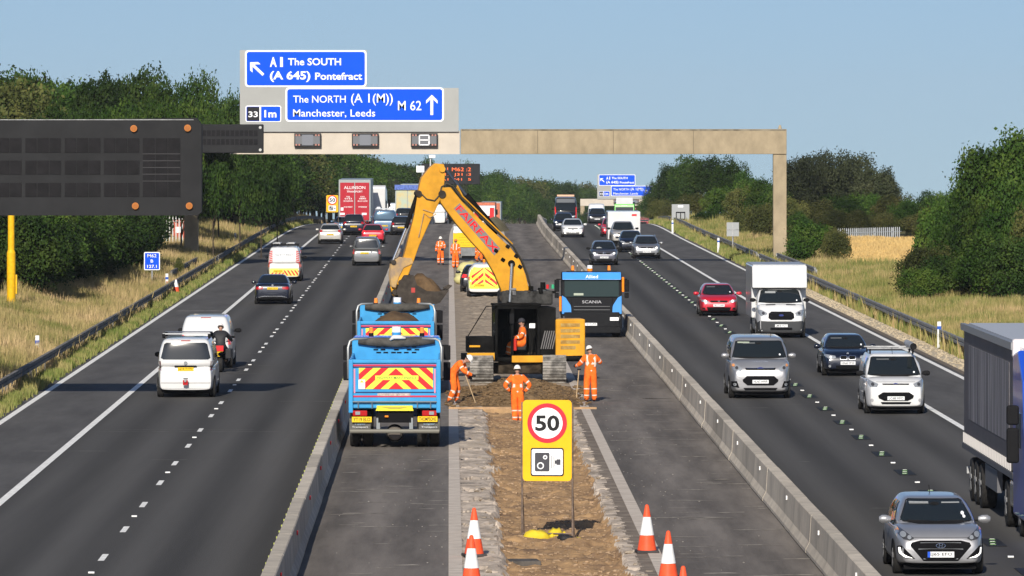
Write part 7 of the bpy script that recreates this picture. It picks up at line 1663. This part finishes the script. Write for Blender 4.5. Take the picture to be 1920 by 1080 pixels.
# trees round the bend
for o0,h0,h1,d0,d1,st_p in((-20.5,6,8,500,680,7),(-23,8,9.5,690,1000,9),(-32,9,11.5,700,1250,12),(-25,9,11.5,1000,1500,13),(-40,10,12.5,1000,1650,16)):
    d=d0
    while d<d1:
        tree(cen(d)+o0+tr_.uniform(-1.5,1.5),d,tr_.uniform(h0,h1),tr_.uniform(8,11),'t' if h0>6 else 'b',tr_.choice(cols),'woodland_tree','tree in the belt that follows the far left bend of the motorway','far tree belt on the left'); d+=st_p*tr_.uniform(.8,1.2)
for px,py,d,w_ in((560,292,700,60),(605,298,720,55),(640,303,740,55),(672,318,760,50),(735,330,860,50),(770,318,900,50),(805,296,950,50),(850,293,960,60),(885,300,980,50),(930,322,1050,60),(975,333,1100,60),(1005,350,1150,50),(1030,372,1250,40),(1070,362,1350,45),(1100,352,1380,45),(1135,352,1420,40),(708,338,800,45),(1000,360,1180,50),(960,340,1120,50)):
    tp(px,py,d,w_,'t',tr_.choice(['mid','grey','dark']),'woodland_tree','distant tree on the skyline behind the excavator arm and far gantry','skyline trees in the distance')
# right side
GR='trees along the right verge'
for px,py,d,w_,k,c in((1232,330,860,60,'t','dark'),(1255,305,760,75,'t','dark'),(1290,292,660,90,'t','dark'),(1335,288,620,100,'t','dark'),(1370,300,600,80,'t','mid'),(1400,322,570,70,'b','mid'),(1235,370,720,60,'b','olive'),(1262,380,640,60,'b','olive'),(1300,360,600,80,'b','olive'),(1345,350,570,80,'b','mid'),(1385,350,530,80,'b','olive'),(1425,330,520,80,'b','mid'),(1215,360,900,50,'t','mid'),(1320,395,545,60,'b','mid'),(1395,400,480,70,'b','olive'),(1430,380,460,80,'b','olive'),(1455,340,500,80,'t','mid')):
    tp(px,py,d,w_,k,c,'verge_tree','dark tree or bush in the clump left of the right gantry leg',GR)
for px,py,d,w_,k,c in((1500,288,500,100,'t','grey'),(1545,277,505,120,'t','grey'),(1595,284,510,120,'t','grey'),(1640,300,505,100,'t','grey'),(1662,330,515,60,'t','grey'),(1520,320,515,110,'t','dark'),(1580,325,520,110,'t','grey'),(1630,338,520,100,'t','dark')):
    tp(px,py,d,w_,k,c,'field_tree','grey green tree in the rounded clump behind the right gantry leg','rounded clump beyond the field')
for px,py,d,w_,k,c in((1480,365,485,80,'b','olive'),(1530,372,490,90,'b','olive'),(1580,362,492,90,'b','mid'),(1630,358,495,90,'b','mid'),(1675,360,490,90,'b','olive'),(1700,370,486,80,'b','mid'),(1735,356,520,70,'b','dark'),(1770,358,520,80,'b','mid'),(1560,390,484,80,'b','olive'),(1610,392,484,80,'b','olive'),(1660,395,486,80,'b','olive'),(1715,398,480,80,'b','olive'),(1500,395,470,70,'b','mid'),(1480,420,440,50,'b','olive'),(1745,385,470,90,'b','olive'),(1800,350,480,90,'b','mid'),(1840,345,480,90,'b','dark')):
    tp(px,py,d,w_,k,c,'hedge_bush','olive hedge bush behind the pale fence and yellow field','hedge beyond the field',cat='bush')
tp(1515,408,388,120,'b','mid','verge_bush','round green bush in front of the right gantry leg','bush at the gantry leg',cat='bush'); tp(1570,425,386,70,'b','olive','verge_bush','smaller bush right of the round one at the gantry leg','bush at the gantry leg',cat='bush')
for px,py,d,w_,k,c in((1880,248,318,190,'t','mid'),(1925,236,316,200,'t','mid'),(1835,275,326,120,'t','dark'),(1815,320,322,110,'t','mid'),(1775,400,315,120,'b','mid'),(1735,455,306,130,'b','olive'),(1720,500,300,100,'b','mid'),(1790,470,303,140,'b','dark'),(1850,430,300,150,'b','mid'),(1900,440,298,150,'b','dark'),(1760,370,330,110,'b','mid'),(1830,360,308,130,'b','mid'),(1900,330,306,150,'b','mid'),(1955,380,300,140,'b','olive'),(1985,250,312,180,'t','mid')):
    tp(px,py,d,w_,k,c,'verge_tree','tree or bush in the big dense clump at the right edge of the picture','big clump at the right edge')
for px,py,w_ in((1078,388,40),(1096,394,30),(1060,384,40)): tp(px,py,1290,w_,'b','mid','hedge_bush','distant bush around the foot of the far gantry column','bushes by the far gantry',cat='bush')
# one sapling in the left grass
tp(336,478,352,22,'b','olive','sapling','thin sapling in the dry grass right of the blue location sign','sapling')

# ================================================================= THE AIR
hz_=MB(); hz_.box((0,1600,-45),(4900,4000,160)); hz=hz_.build('haze',None); tag(hz,kind='stuff')
hm=bpy.data.materials.new('haze_air'); hm.use_nodes=True; hn=hm.node_tree; hn.nodes.clear(); ho=hn.nodes.new('ShaderNodeOutputMaterial'); pv=hn.nodes.new('ShaderNodeVolumePrincipled')
pv.inputs['Color'].default_value=(.86,.91,1,1); pv.inputs['Density'].default_value=0.00005; pv.inputs['Anisotropy'].default_value=0.0; hn.links.new(pv.outputs[0],ho.inputs['Volume']); hz.data.materials.append(hm)
